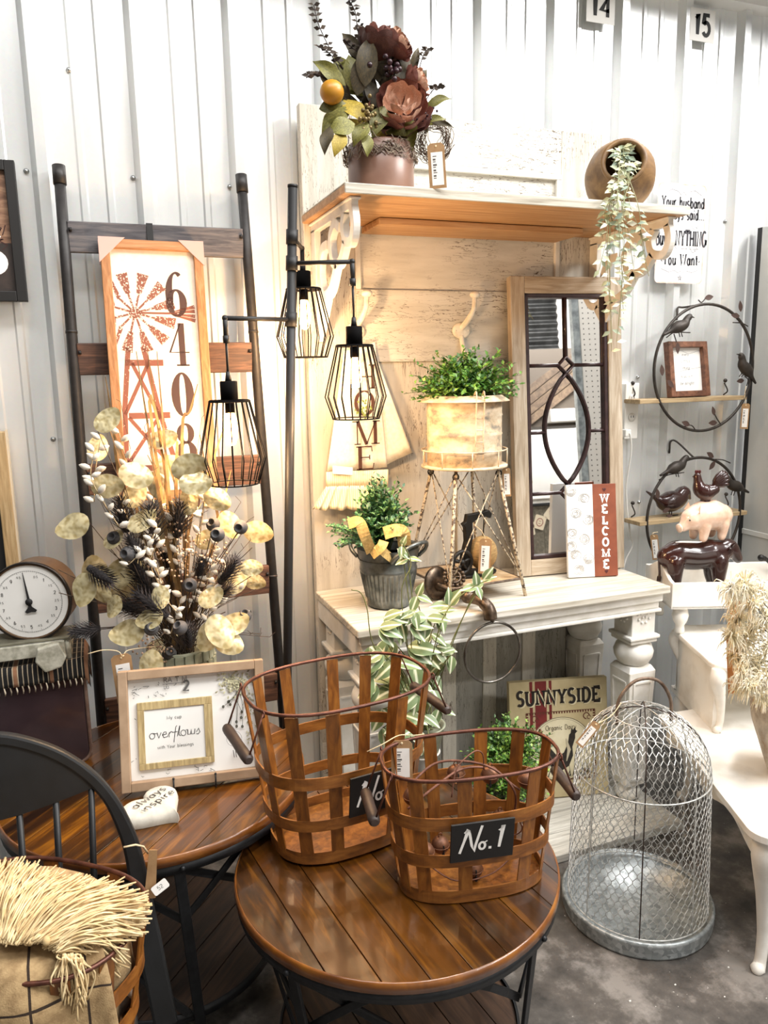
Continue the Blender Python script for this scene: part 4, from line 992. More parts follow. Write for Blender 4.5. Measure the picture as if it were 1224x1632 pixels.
# ------------------------------------------------------------------ heart stone
hp = onZ(250, 1300, TR[3]); HSt = thing('heart_stone', 'pale heart-shaped stone engraved always inspire on the round table', 'stone', (hp.x, hp.y, TR[3]), RZ(math.radians(40)))
stone = M_('pale_stone', 'c9c5b8', 'e3dfd2', .8, 0, 30, bump=.2)
o_ = []
for i in range(40):
    t = 6.283185*i/40; x = 16*math.sin(t)**3; y = 13*math.cos(t)-5*math.cos(2*t)-2*math.cos(3*t)-math.cos(4*t); o_.append((x*.0055, (y+2)*.0052))
q = MB()
def hs(u_, v_): x, y = o_[int(round(u_*40)) % 40]; k = [.92, 1.0, .95, .82, .52, .0][int(round(v_*5))]; return (x*k, y*k, [.001, .014, .027, .036, .041, .042][int(round(v_*5))])
q.surf(hs, 40, 5, closed=True); q.build('body', stone, HSt)
q = MB(); text(q, 'always', frame((0, .014, .0431), (1, 0, 0), (0, 1, 0)), .023, cx=0, th=.11, sx=1.2); text(q, 'inspire', frame((0, -.016, .0431), (1, 0, 0), (0, 1, 0)), .023, cx=0, th=.11, sx=1.2); q.build('engraving', greyink, HSt)
# ------------------------------------------------------------------ brown enamel box, plaid runner, kitchen scale
bx0, bx1, by0, by1, bz0, bz1 = -.42, -.076, 2.205, 2.39, TR[3]+.001, .922
en = M_('brown_enamel', '33272a', '403234', .12, .0, 6, coat=.6)
BX = thing('enamel_box', 'glossy dark brown enamel box with rounded rim under the plaid runner', 'box', (-.25, 2.3, bz0))
def rrect(x0, x1, y0, y1, r, n=6):
    o = []
    for cx, cy, a in ((x1-r, y0+r, -90), (x1-r, y1-r, 0), (x0+r, y1-r, 90), (x0+r, y0+r, 180)): o += [(cx+r*math.cos(math.radians(a+90*i/n)), cy+r*math.sin(math.radians(a+90*i/n))) for i in range(n+1)]
    return o
q = MB(); q.prism(rrect(bx0, bx1-.012, bz0, bz1, .035), -by1, -by0, Matrix(((1, 0, 0, 0), (0, 0, -1, 0), (0, 1, 0, 0), (0, 0, 0, 1)))); q.build('body', en, BX, True, .004)
for k, off in enumerate((.0, .012, .026)):
    o_ = rrect(bx0-.001, bx1-.011+.004, bz0, bz1+.001, .036); q = MB(); q.tube([V((x, by0+.004+off, z)) for x, z in o_], .0055-.0008*k, 8, True); q.build('rim_bead', M_('enamel_rim', '6a5248', '8d7466', .2, .3, 20, coat=.5), BX, True)
def plaid():
    t = NT('plaid_wool'); tc = t.coord((1, 1, 1)); sx = t.n('ShaderNodeSeparateXYZ'); t.l(tc, sx.inputs[0])
    def stripes(sock, per, duty):
        m = t.n('ShaderNodeMath', operation='MODULO'); m.inputs[1].default_value = per; a = t.n('ShaderNodeMath', operation='ADD'); a.inputs[1].default_value = 10; t.l(sock, a.inputs[0]); t.l(a.outputs[0], m.inputs[0])
        g = t.n('ShaderNodeMath', operation='LESS_THAN'); g.inputs[1].default_value = per*duty; t.l(m.outputs[0], g.inputs[0]); return g.outputs[0]
    c = t.mix(stripes(sx.outputs['X'], .0125, .2), lin('0d0b0a'), lin('9c8d76'))
    c = t.mix(stripes(sx.outputs['X'], .09, .11), c, lin('7a563d'))
    c = t.mix(stripes(sx.outputs['Y'], .042, .06), c, lin('8a7763'))
    t.col(c); t.bump(t.noise(tc, 300, 2), .3); return t.fin(.95)
q = MB()
zt_ = bz1+.006
prof = [(by0-.012, bz1-.045), (by0-.012, bz1-.01), (by0-.004, zt_), (by0+.05, zt_+.001), (by0+.12, zt_), (by1-.004, zt_), (by1+.010, bz1-.02), (by1+.012, bz1-.10)]
def cloth(u_, v_):
    x = lerp(bx0-.01, bx1+.008, u_); k = v_*(len(prof)-1); i = min(int(k), len(prof)-2); y, z = [lerp(prof[i][j], prof[i+1][j], k-i) for j in (0, 1)]
    if u_ > .97: z -= .03*(u_-.97)/.03
    return (x, y+.002*math.sin(u_*50), z+.0015*math.sin(u_*31+v_*9))
q.surf(cloth, 60, 21); pr = q.build('plaid_runner', plaid(), None, False, 0, 0, .004, loc=(-.25, 2.3, bz0+.2)); tag(pr, 'black plaid wool runner draped over the brown enamel box', 'blanket')
tas = MB()
for i in range(24):
    x = lerp(bx0, bx1, i/23); tas.tube([(x, by0-.013, bz1-.044), (x+.002, by0-.014, bz1-.056), (x+.001, by0-.013, bz1-.066)], [.0016, .0022, .0014], 5)
t_ = tas.build('tassel_fringe', M_('tassel', 'c9bca6', '7a6a58', .9, 0, 60, rnd=.4, island=True), pr, True); stuff(t_)
sc_z = zt_+.004
SCc = onY(48, 958, 2.24); SCm = aim(SCc, (-.22, -.95, .03)); KS = thing('kitchen_scale', 'round dial kitchen scale with white face in a tarnished brass drum', 'scale', (SCc.x, 2.28, sc_z))
brass = M_('tarnished_drum', '5d4a38', '87694c', .45, .6, 9)
q = MB(); q.lathe([(.0, -.115), (.098, -.115), (.104, -.105), (.107, -.01), (.111, 0), (.111, .008), (.103, .010), (.101, .004)], 48, SCm); q.build('drum', brass, KS, True)
q = MB(); q.lathe([(.1015, .004), (.107, .012), (.1115, .008), (.1115, .002)], 48, SCm, cap=False); q.build('bezel', M_('bezel_dark', '3a332e', None, .3, .7), KS, True)
q = MB(); q.lathe([(.1012, .0062), (0, .0064)], 48, SCm, cap=False); dl = q.build('dial', paper, KS, True)
dm = SCm @ Matrix.Translation((0, 0, .0072)) @ Matrix.Rotation(math.pi, 4, 'Z'); 
yax = dm.to_3x3() @ V((0, 1, 0))
if yax.z < 0: dm = SCm @ Matrix.Translation((0, 0, .0072))
q = MB(); stroke2(q, A(0, 0, .086, .086, 0, 360, 60), .0007, dm)
for i in range(100):
    a = 6.2832*i/100; r0 = .080 if i % 10 == 0 else (.082 if i % 5 == 0 else .0838); stroke2(q, [(r0*math.cos(a), r0*math.sin(a)), (.0872*math.cos(a), .0872*math.sin(a))], .0006, dm)
for i in range(1, 10):
    a = math.pi/2-6.2832*i/10; text(q, str(i), dm @ Matrix.Translation((.072*math.cos(a), .072*math.sin(a)-.004, 0)), .009, cx=0, th=.16)
for i in range(10):
    a = math.pi/2-6.2832*(i+.5)/10; text(q, '%d.5' % i, dm @ Matrix.Translation((.072*math.cos(a), .072*math.sin(a)-.003, 0)), .006, cx=0, th=.13)
q.build('dial_print', greyink, dl, True)
q = MB(); pm_ = dm @ Matrix.Translation((0, 0, .002)) @ Matrix.Rotation(math.radians(7), 4, 'Z')
q.prism([(-.0035, .0), (-.0007, .083), (.0007, .083), (.0035, 0)], 0, .0012, pm_); q.lathe([(.0095, 0), (.0095, .003), (0, .004)], 18, pm_)
q.prism([(-.0025, 0), (.0025, 0), (.0045, -.014), (.016, -.026), (.011, -.031), (0, -.029), (-.011, -.031), (-.016, -.026), (-.0045, -.014)], 0, .0012, pm_); q.build('pointer', ink, KS, True)
ham = M_('hammered_tin', 'a9a694', 'd2cfbf', .4, .3, 60, bump=.4)
q = MB(); q.span((bx0+.02, by0+.005, SCc.z-.112), (-.095, by0+.11, SCc.z-.104)); q.build('platform', M_('platform_tin', '6f6c5c', '8c8977', .4, .5, 20), KS, True, .003)
q = MB(); q.span((bx0+.02, by0-.004, SCc.z-.150), (-.125, by0+.006, SCc.z-.112)); q.build('front_strap', ham, KS, True, .002)
q = MB(); fx = onY(83, 1040, by0-.01).x
q.prism([(fx-.035, SCc.z-.118), (fx+.02, SCc.z-.108), (fx+.037, SCc.z-.15), (fx+.022, SCc.z-.178), (fx-.02, SCc.z-.188), (fx-.043, SCc.z-.155)], -(by0-.013), -(by0-.032), Matrix(((1, 0, 0, 0), (0, 0, -1, 0), (0, 1, 0, 0), (0, 0, 0, 1)))); q.build('foot_bracket', ham, KS, True, .004)
for x in (bx0+.03, -.12):
    for y in (by0+.02, by0+.1): q = MB(); q.tube([(x, y, sc_z-.002), (x, y, SCc.z-.11)], .01, 10); q.build('leg_post', ham, KS, True)
# ------------------------------------------------------------------ dried flower arrangement in an embossed pot
PC = V((.186, 2.235, TR[3]+.001))
df = thing('dried_flower_arrangement', 'dried arrangement of silver dollar pods, thistles and grasses in a green-grey pot', 'flower arrangement', PC)
potm = M_('embossed_pot', '8f917c', 'b3b49c', .55, 0, 25, bump=.1)
q = MB(); q.lathe([(.0, .002), (.075, .002), (.088, .02), (.098, .12), (.098, .24), (.09, .287), (.097, .30), (.09, .30), (.082, .28), (0, .275)], 36, Matrix.Translation(PC)); pt_ = q.build('pot', potm, df, True)
sc_me = MB(); sc_me.prism([(-.0115, -.014), (.0115, -.014), (.0125, 0), (.0105, .014), (-.0105, .014), (-.0125, 0)], 0, .005); sc_me = sc_me.mesh('scale_tile'); sc_me.materials.append(potm)
for row in range(9):
    z = .035+row*.0305
    for k in range(22):
        a = 6.2832*(k+(row % 2)*.5)/22
        if math.sin(a) > .35: continue
        r = .0965 if .08 < z < .25 else .0925
        place('embossed_scale', sc_me, pt_, aim(PC+V((r*math.cos(a), r*math.sin(a), z)), (math.cos(a), math.sin(a), 0)))
rr = random.Random(11)
lun = M_('silver_dollar_pod', 'c2ae7a', 'eadcb0', .3, .2, 5, bump=1.0, rnd=.15, lo=.35, hi=.6, detail=1)
stm = M_('dry_stem', '3a2f28', '5a4a3c', .8, 0, 40); pale_st = M_('pale_stem', 'a08a66', 'c3ad86', .8, 0, 40)
top = PC+V((0, 0, .285))
def stem_to(p, r=.0016, sag=.0, m=None):
    a = top+V((rr.uniform(-.04, .04), rr.uniform(-.04, .04), -.03)); mid = lerp(a, p, .5)+V((rr.uniform(-.01, .01), rr.uniform(-.01, .01), .04+sag))
    return bez([a, mid, p], 5)
stems = MB()
lm = MB()
def disk(u_, v_):
    a = 6.28318*u_; r = v_; rx = .5*(1+.18*max(0, math.cos(a))**3); x = rx*r*math.cos(a)+.5; y = .40*r*math.sin(a)
    return (x, y, .05*math.sin(7*x+3*y)*r*.6+.03*math.cos(9*y))
lm.surf(disk, 18, 4, closed=True); pod_me = lm.mesh('silver_pod'); pod_me.materials.append(lun)
pods = [(118, 838, 44, 200), (152, 915, 46, 100), (218, 900, 48, 30), (134, 938, 42, 260), (190, 915, 44, 60), (160, 945, 34, 150), (200, 935, 50, 20), (256, 950, 30, 270), (170, 775, 40, 10), (215, 757, 44, 340), (275, 742, 48, 350), (300, 745, 46, 20), (170, 670, 36, 40), (156, 715, 34, 80), (258, 700, 40, 10), (310, 770, 42, 0), (345, 795, 38, 330), (410, 848, 44, 350), (365, 835, 40, 300), (335, 952, 36, 30), (376, 925, 40, 80), (350, 1005, 48, 300), (335, 1012, 44, 240), (370, 995, 46, 20), (362, 1022, 44, 330), (240, 1060, 44, 250), (205, 1008, 46, 190), (182, 965, 30, 250), (225, 830, 40, 30), (258, 845, 40, 80), (330, 860, 38, 30), (215, 790, 36, 60), (400, 905, 30, 0), (405, 927, 32, 350), (300, 800, 36, 90), (250, 775, 40, 120), (180, 860, 30, 40), (240, 985, 36, 200)]
for px, py, sz, ang in pods:
    Y = 2.235+rr.uniform(-.17, .10) if py < 960 else 2.235-rr.uniform(.10, .16)
    p = onY(px, py, Y); L = sz/F*2.35*1.05
    d = AX[0]*math.cos(math.radians(ang))+AX[1]*math.sin(math.radians(ang)); nrm = -AX[2]+V((rr.uniform(-.5, .5), rr.uniform(-.3, .3), rr.uniform(-.4, .6)))
    M = frame(p-d*L*.5, d, nrm.cross(d)); place('silver_pod', pod_me, df, M @ Matrix.Scale(L, 4))
    stems.tube(stem_to(p-d*L*.45), .0011, 5)
# thistle heads
th = MB()
for i in range(170):
    t = i/170; a = i*2.4; z = t; r = .26*math.sin(math.pi*min(1, t*.9+.12))**.8
    th.leaf((r*.5*math.cos(a), r*.5*math.sin(a), z*.8), (math.cos(a)*.8, math.sin(a)*.8, .75), (0, 0, 1), .36, .04, .1, .0)
th.tube([(0, 0, 0), (0, 0, .5), (0, 0, .9)], [.1, .13, .04], 8)
th_me = th.mesh('thistle'); th_me.materials.append(M_('thistle_dark', '231f22', '4a4444', .85, 0, 30, rnd=.35, island=True))
for px, py, L, ang in ((195, 815, 60, 100), (240, 830, 66, 95), (285, 822, 62, 85), (165, 918, 48, 330), (135, 1003, 46, 185), (225, 915, 62, 120), (240, 960, 64, 140), (205, 965, 56, 160), (365, 905, 52, 60), (300, 1010, 40, 95), (262, 880, 48, 100), (355, 940, 46, 40), (275, 930, 50, 90), (320, 900, 40, 80), (215, 870, 44, 120)):
    p = onY(px, py, 2.235+rr.uniform(-.18, .05)); d = AX[0]*math.cos(math.radians(ang))+AX[1]*math.sin(math.radians(ang)); L = L/F*2.3
    place('thistle', th_me, df, aim(p-d*L*.5, d+V((0, -.3, 0))) @ Matrix.Scale(L, 4)); stems.tube(stem_to(p-d*L*.5), .0016, 5)
# hollow poppy pods
pp = MB(); pp.lathe([(.0, -.9), (.45, -.8), (.9, -.3), (1, .1), (.85, .55), (.55, .75), (.62, .95), (.5, .97), (.42, .75), (.3, .5), (0, .4)], 16, cap=False); pp_me = pp.mesh('poppy_pod'); pp_me.materials.append(M_('poppy_pod_grey', '3b3a3c', '5c5a5a', .75, 0, 30))
for px, py in ((183, 858), (205, 882), (303, 932), (241, 1002), (288, 1001), (270, 1042), (390, 982), (384, 840), (340, 836), (347, 852)):
    p = onY(px, py, 2.235-rr.uniform(.06, .19)); place('poppy_pod', pp_me, df, aim(p, -AX[2]+V((rr.uniform(-.6, .6), rr.uniform(-.3, .3), rr.uniform(-.2, .8)))) @ Matrix.Scale(.0205, 4)); stems.tube(stem_to(p, sag=-.02), .0015, 5)
# long grass blades
blade_m = M_('dry_blade', '5e4526', '8a6b3c', .7, 0, 30, rnd=.2)
for a, b in (((255, 800), (217, 560)), ((268, 800), (235, 558)), ((270, 790), (250, 560)), ((238, 640), (300, 840)), ((300, 850), (378, 620)), ((290, 700), (315, 612)), ((195, 770), (168, 600)), ((215, 800), (165, 655)), ((230, 820), (182, 690)), ((300, 850), (235, 725)), ((350, 830), (368, 750)), ((345, 850), (318, 690)), ((282, 720), (282, 790)), ((265, 860), (262, 700)), ((210, 780), (178, 680))):
    p0, p1 = onY(a[0], a[1], 2.2+rr.uniform(-.05, .08)), onY(b[0], b[1], 2.24+rr.uniform(-.04, .12))
    q = MB(); c_ = bez([top+V((rr.uniform(-.03, .03), rr.uniform(-.03, .03), 0)), p0, lerp(p0, p1, .5), p1], 4); q.strip(c_, [lerp(.011, .002, (i/(len(c_)-1))**1.4) for i in range(len(c_))], .0008, (rr.uniform(-.5, .5), -1, .2)); q.build('grass_blade', blade_m, df, True)
# white almond-shaped buds on pale sprays
bud = MB(); bud.lathe([(0, 0), (.2, .2), (.26, .5), (.16, .8), (0, 1)], 8); bud_me = bud.mesh('white_bud'); bud_me.materials.append(M_('white_bud', 'd9cdbb', 'f4eee2', .5, 0, 40))
sprays = [[(205, 900), (235, 870), (250, 840)], [(300, 830), (322, 800), (330, 760)], [(262, 985), (250, 950), (240, 920)], [(320, 985), (335, 940), (360, 900)], [(150, 720), (145, 760), (165, 800), (190, 840)], [(160, 700), (152, 750), (150, 800)], [(190, 690), (200, 730), (210, 770)], [(250, 905), (262, 950), (290, 985)], [(285, 870), (300, 920), (310, 960)], [(255, 860), (240, 900), (270, 960)], [(310, 880), (330, 920), (320, 960)], [(225, 840), (235, 880), (260, 930)], [(345, 870), (335, 910), (325, 950)], [(388, 935), (365, 950), (340, 970)], [(275, 830), (280, 870), (285, 900)], [(190, 790), (205, 830), (220, 870)], [(330, 770), (325, 810), (318, 850)], [(245, 800), (262, 845), (270, 880)], [(290, 950), (280, 985), (272, 1010)], [(350, 915), (340, 940), (330, 990)]]
for sp_ in sprays:
    Y = 2.12+rr.uniform(-.06, .12); c_ = bez([onY(x, y, Y) for x, y in sp_], 6); q = MB(); q.tube(c_, .0013, 5); q.build('spray_stem', pale_st, df, True)
    for i, p in enumerate(c_):
        if i % 2: continue
        s = 1 if i % 4 else -1; d = AX[0]*s*rr.uniform(.5, 1)+AX[1]*rr.uniform(.2, .9)-AX[2]*rr.uniform(-.2, .5)
        place('white_bud', bud_me, df, aim(p, d) @ Matrix.Scale(rr.uniform(.024, .036), 4))
# tiny berry clusters and twigs
q = MB(); tw = MB()
for cx_, cy_ in ((262, 820), (255, 1040), (330, 880), (300, 870), (250, 890), (235, 1030), (275, 850), (350, 880), (295, 905)):
    for i in range(26):
        p = onY(cx_+rr.gauss(0, 13), cy_+rr.gauss(0, 13), 2.16+rr.uniform(-.06, .06)); q.ball(p, .0034, 6)
    tw.tube(stem_to(onY(cx_, cy_, 2.16)), .0012, 5)
stuff(q.build('berry_cluster', M_('tan_berry', '8f6f55', 'd3b597', .6, 0, 60, rnd=.3, island=True), df, True))
for px, py in ((322, 665), (384, 800), (300, 735), (192, 640), (395, 830), (355, 850), (230, 680), (330, 740), (400, 860), (415, 1010), (430, 1015), (130, 740)):
    p = onY(px, py, 2.2+rr.uniform(-.08, .1)); c_ = stem_to(p); tw.tube(c_, .001, 4)
    for k in range(4): a = c_[-1-k]; tw.tube([a, a+V((rr.uniform(-.02, .02), 0, rr.uniform(.005, .02)))], .0008, 4)
for i in range(46):
    p = top+V((rr.gauss(0, .12), rr.gauss(-.02, .07), rr.uniform(.06, .32))); tw.tube(stem_to(p), .0013, 4)
tw.build('twig', stm, df, True); stems.build('stem', stm, df, True)
tagc('price_tag', 'kraft price tag with barcode sticker tied to the dried flower pot', facing(onY(192, 1043, 2.07), -.05, .06), .052, .138, 'kraft price tags', [onY(140, 1042, 2.06), onY(165, 1036, 2.06), onY(188, 1038, 2.065), onY(196, 1046, 2.066), onY(205, 1036, 2.09), onY(250, 1030, 2.15)])

# ------------------------------------------------------------------ black Windsor chair
CY = 1.615; KX = -.285
ch = thing('windsor_chair', 'black bow-back Windsor chair holding the fringed throw basket', 'chair', (KX, 1.4, 0))
chm = M_('chair_black', '0f1011', '17181a', .5, 0, 20)
def cpt(px, py): p = onY(px, py, CY); return p
arch = [cpt(265, 1632), cpt(247, 1545), cpt(229, 1450), cpt(213, 1362), cpt(196, 1312), cpt(172, 1268), cpt(138, 1232), cpt(95, 1204), cpt(48, 1186), cpt(0, 1177)]
apex = V((KX, CY, arch[-1].z+.006))
half = arch+[apex]; full = half+[V((2*KX-p.x, p.y, p.z)) for p in half[-2::-1]]
pts = bez(full, 4); n = len(pts)
def lean(p): return V((p.x, p.y+(p.z-.45)*.10, p.z))
# re-project onto a back that leans away from the sitter
pts = [V((p.x*(1+(p.z-.45)*.10/CY), CY+(p.z-.45)*.10, EYE+(p.z-EYE)*(1+(p.z-.45)*.10/CY))) for p in pts]
q = MB(); q.strip(pts, [lerp(.052, .026, min(1, max(0, (p.z-.45)/.35))) for p in pts], .026, lambda p: (0, -1, .1)); q.build('bow', chm, ch, True, .006)
# crest panel below the bow
cr = [p for p in pts if p.z > pts[n//2].z-.150]
q = MB(); o_ = [(p.x, p.z) for p in cr]; lo_ = [(lerp(cr[-1].x, cr[0].x, t), cr[0].z-.0-.035*math.sin(math.pi*t)+.0) for t in [i/12 for i in range(1, 12)]]
zz0 = cr[0].z
q.add([(x, CY+(z-.45)*.10-.007, z) for x, z in o_+lo_]+[(x, CY+(z-.45)*.10+.007, z) for x, z in o_+lo_], [tuple(range(len(o_+lo_))), tuple(range(len(o_+lo_), 2*len(o_+lo_)))[::-1]]); q.build('crest_panel', chm, ch, True)
for i in range(7):
    x = KX+(i-3)*.072
    if abs(i-3) == 0: pass
    zt_ = zz0-.035*math.sin(math.pi*(x-cr[-1].x)/(cr[0].x-cr[-1].x))+.01 if cr[-1].x < x < cr[0].x else zz0-.02
    q = MB(); q.tube([(KX+(x-KX)*.9, CY-.0, .455), (x, CY+(zt_-.45)*.10, zt_)], [.008, .0065], 10); q.build('spindle', chm, ch, True)
q = MB(); o_ = [(KX+.27*math.copysign(abs(math.cos(t))**.8, math.cos(t)), 1.40+.235*math.copysign(abs(math.sin(t))**.75, math.sin(t))) for t in [6.2832*i/40 for i in range(40)]]
q.prism(o_, .425, .46); q.build('seat', chm, ch, True, .008)
for sx, sy in ((-1, -1), (1, -1), (-1, 1), (1, 1)):
    q = MB(); a, b = V((KX+sx*.17, 1.40+sy*.15, .43)), V((KX+sx*.235, 1.40+sy*.215, .001)); q.tube([a, lerp(a, b, .3), lerp(a, b, .6), b], [.014, .019, .016, .011], 12); q.build('leg', chm, ch, True)
q = MB()
for sx in (-1, 1): q.tube([(KX+sx*.195, 1.22, .2), (KX+sx*.195, 1.58, .2)], .009, 10)
q.tube([(KX-.195, 1.4, .2), (KX+.195, 1.4, .2)], .009, 10); q.build('stretcher', chm, ch, True)
for s in (1,):
    q = MB(); q.tube([cpt(196, 1338)+V((0, -.03, 0)), cpt(215, 1334)+V((0, -.03, 0)), cpt(228, 1345)+V((0, -.01, 0)), cpt(236, 1360)+V((0, -.0, 0))], .0022, 6); T = thing('chair_price_tag', 'kraft price tag with folded white label tied to the black chair post', 'price tag', cpt(238, 1400), None, 'kraft price tags')
    q.build('twine_loop', twine, T, True)
    M = facing(cpt(238, 1352)+V((.004, -.01, 0)), 0, -.10); q = MB(); q.prism([(-.013, -.115), (.012, -.115), (.012, 0), (-.005, .002)], -.001, .001, M); q.build('card', kraft, T, True)
    M = facing(cpt(254, 1404)+V((0, -.022, 0)), .2, .5); q = MB(); q.prism(rrect(-.018, .018, -.011, .011, .004), 0, .001, M); st = q.build('label_flap', paper, T, True)
    q = MB(); text(q, '52', M @ Matrix.Translation((0, -.004, .0012)), .009, cx=0, th=.12); q.build('lettering', greyink, st, True)
# ------------------------------------------------------------------ basket on the chair with a fringed throw
SBc = V((-.185, 1.405, .461))
sb = basket('slatted wood basket on the black chair holding a plaid throw', SBc, math.radians(-38), .275, .165, .11, .215, .15, ((.30, .028), (.62, .03)), slat_angles(12), False)
q = MB(); q.tube([onZ(150, 1650, .50), onZ(178, 1612, .53), onZ(208, 1582, .56)], [.016, .0175, .015], 12); q.build('grip', M_('worn_grip', '5a4c42', '7a6a5d', .6, 0, 20), sb, True)
tm = thing('fringed_throw', 'tan plaid throw with long cream fringe spilling over the basket', 'blanket', SBc+V((0, 0, .1)))
def throw_m():
    t = NT('throw_weave'); v = t.coord((1, 1, 1)); sx = t.n('ShaderNodeSeparateXYZ'); t.l(v, sx.inputs[0])
    def line(sock, per, duty, off):
        a = t.n('ShaderNodeMath', operation='ADD'); a.inputs[1].default_value = 10+off; t.l(sock, a.inputs[0]); m = t.n('ShaderNodeMath', operation='MODULO'); m.inputs[1].default_value = per; t.l(a.outputs[0], m.inputs[0])
        g = t.n('ShaderNodeMath', operation='LESS_THAN'); g.inputs[1].default_value = per*duty; t.l(m.outputs[0], g.inputs[0]); return g.outputs[0]
    c = t.ramp(t.noise(v, 60, 3), [(.35, lin('8d7350')), (.65, lin('ab9068'))])
    c = t.mix(line(sx.outputs['X'], .085, .05, .02), c, lin('2d2016')); c = t.mix(line(sx.outputs['Z'], .09, .05, .035), c, lin('2d2016'))
    t.col(c); t.bump(t.noise(v, 350, 2), .4); return t.fin(.95)
q = MB(); Rb = RZ(math.radians(-38))
def bulge(u_, v_):
    a = 6.2832*u_; r = [1.02, 1.0, .93, .7, .35, 0][int(round(v_*5))]; z = [-.05, .02, .05, .075, .09, .095][int(round(v_*5))]
    p = Rb @ V((.19*r*math.cos(a), .125*r*math.sin(a), .22+z+.012*math.sin(3*a+4*r))); return p+SBc
q.surf(bulge, 40, 5, closed=True)
def bigfold(u_, v_):                     # folded cloth body inside the basket
    a = 6.2832*u_; r = [.80, .86, .9][int(round(v_*2))]; p = Rb @ V((.19*r*math.cos(a), .13*r*math.sin(a), [.03, .12, .20][int(round(v_*2))])); return p+SBc
q.surf(bigfold, 40, 2, closed=True)
flap = [onZ(40, 1500, .80), onZ(20, 1555, .74), onZ(25, 1600, .66), onZ(30, 1632, .60)]
def fl_(u_, v_):
    c_ = [V((-.20, 1.33, .775)), V((-.19, 1.245, .76)), V((-.18, 1.215, .70)), V((-.175, 1.215, .62)), V((-.17, 1.215, .54))]
    k = v_*4; i = min(3, int(k)); p = lerp(c_[i], c_[i+1], k-i); return p+V((1, .0, 0))*(u_-.5)*.26+V((0, .01*math.sin(u_*9), .006*math.sin(u_*7)))
q.surf(fl_, 16, 12)
q.build('cloth', throw_m(), tm, True, 0, 0, .004)
fr_ = MB(); rf = random.Random(21)
def strand(p0, p1, p2, r=.0019):
    fr_.tube(bez([p0, p1, p2], 5), r, 5)
# clusters: knots along a base line, strands sweeping to a line of tips (pixels give directions, heights are the cloth's)
def poly(pts, t):
    k = t*(len(pts)-1); i = min(len(pts)-2, int(k)); return [lerp(pts[i][j], pts[i+1][j], k-i) for j in range(3)]
def cluster(base, tips, n, lift, seed):
    r = random.Random(seed)
    for i in range(n):
        t = r.random(); b = poly(base, t); e = poly(tips, min(1, max(0, t+r.gauss(0, .10))))
        k = r.uniform(.72, 1.05)
        p0 = onZ(b[0]+r.gauss(0, 3), b[1]+r.gauss(0, 3), b[2]+r.gauss(0, .004)); p2 = onZ(e[0]+r.gauss(0, 4), e[1]+r.gauss(0, 5), e[2]+r.gauss(0, .006)); p2 = lerp(p0, p2, k)
        m = lerp(p0, p2, .5)+V((r.gauss(0, .010), r.gauss(0, .010), lift*r.uniform(.5, 1.2))); strand(p0, m, p2, .0016)
cluster([(-25, 1470, .80), (10, 1500, .80)], [(-10, 1375, .83), (40, 1372, .83), (80, 1392, .82)], 260, .02, 1)
cluster([(0, 1500, .80), (36, 1500, .79)], [(62, 1385, .82), (100, 1400, .80), (135, 1402, .80)], 260, .022, 2)
cluster([(36, 1500, .79), (72, 1498, .78)], [(130, 1395, .80), (180, 1408, .79), (225, 1425, .78), (236, 1445, .77)], 340, .02, 3)
cluster([(70, 1505, .775), (88, 1512, .77)], [(236, 1450, .76), (228, 1480, .74), (205, 1500, .73)], 200, .03, 4)
cluster([(85, 1512, .77), (98, 1516, .765)], [(195, 1490, .74), (205, 1530, .70), (180, 1560, .66), (150, 1545, .68)], 90, .035, 5)
cluster([(98, 1520, .765), (128, 1526, .76)], [(92, 1590, .70), (120, 1612, .66), (140, 1605, .66)], 90, .006, 6)
for kx, ky in ((36, 1496), (48, 1500), (60, 1494), (76, 1486), (74, 1500)): fr_.ball(onZ(kx, ky, .79), (.007, .007, .008), 8)
stuff(fr_.build('fringe', M_('fringe_cream', 'c4a878', 'e6cfa2', .9, 0, 40, rnd=.2, island=True), tm, True))
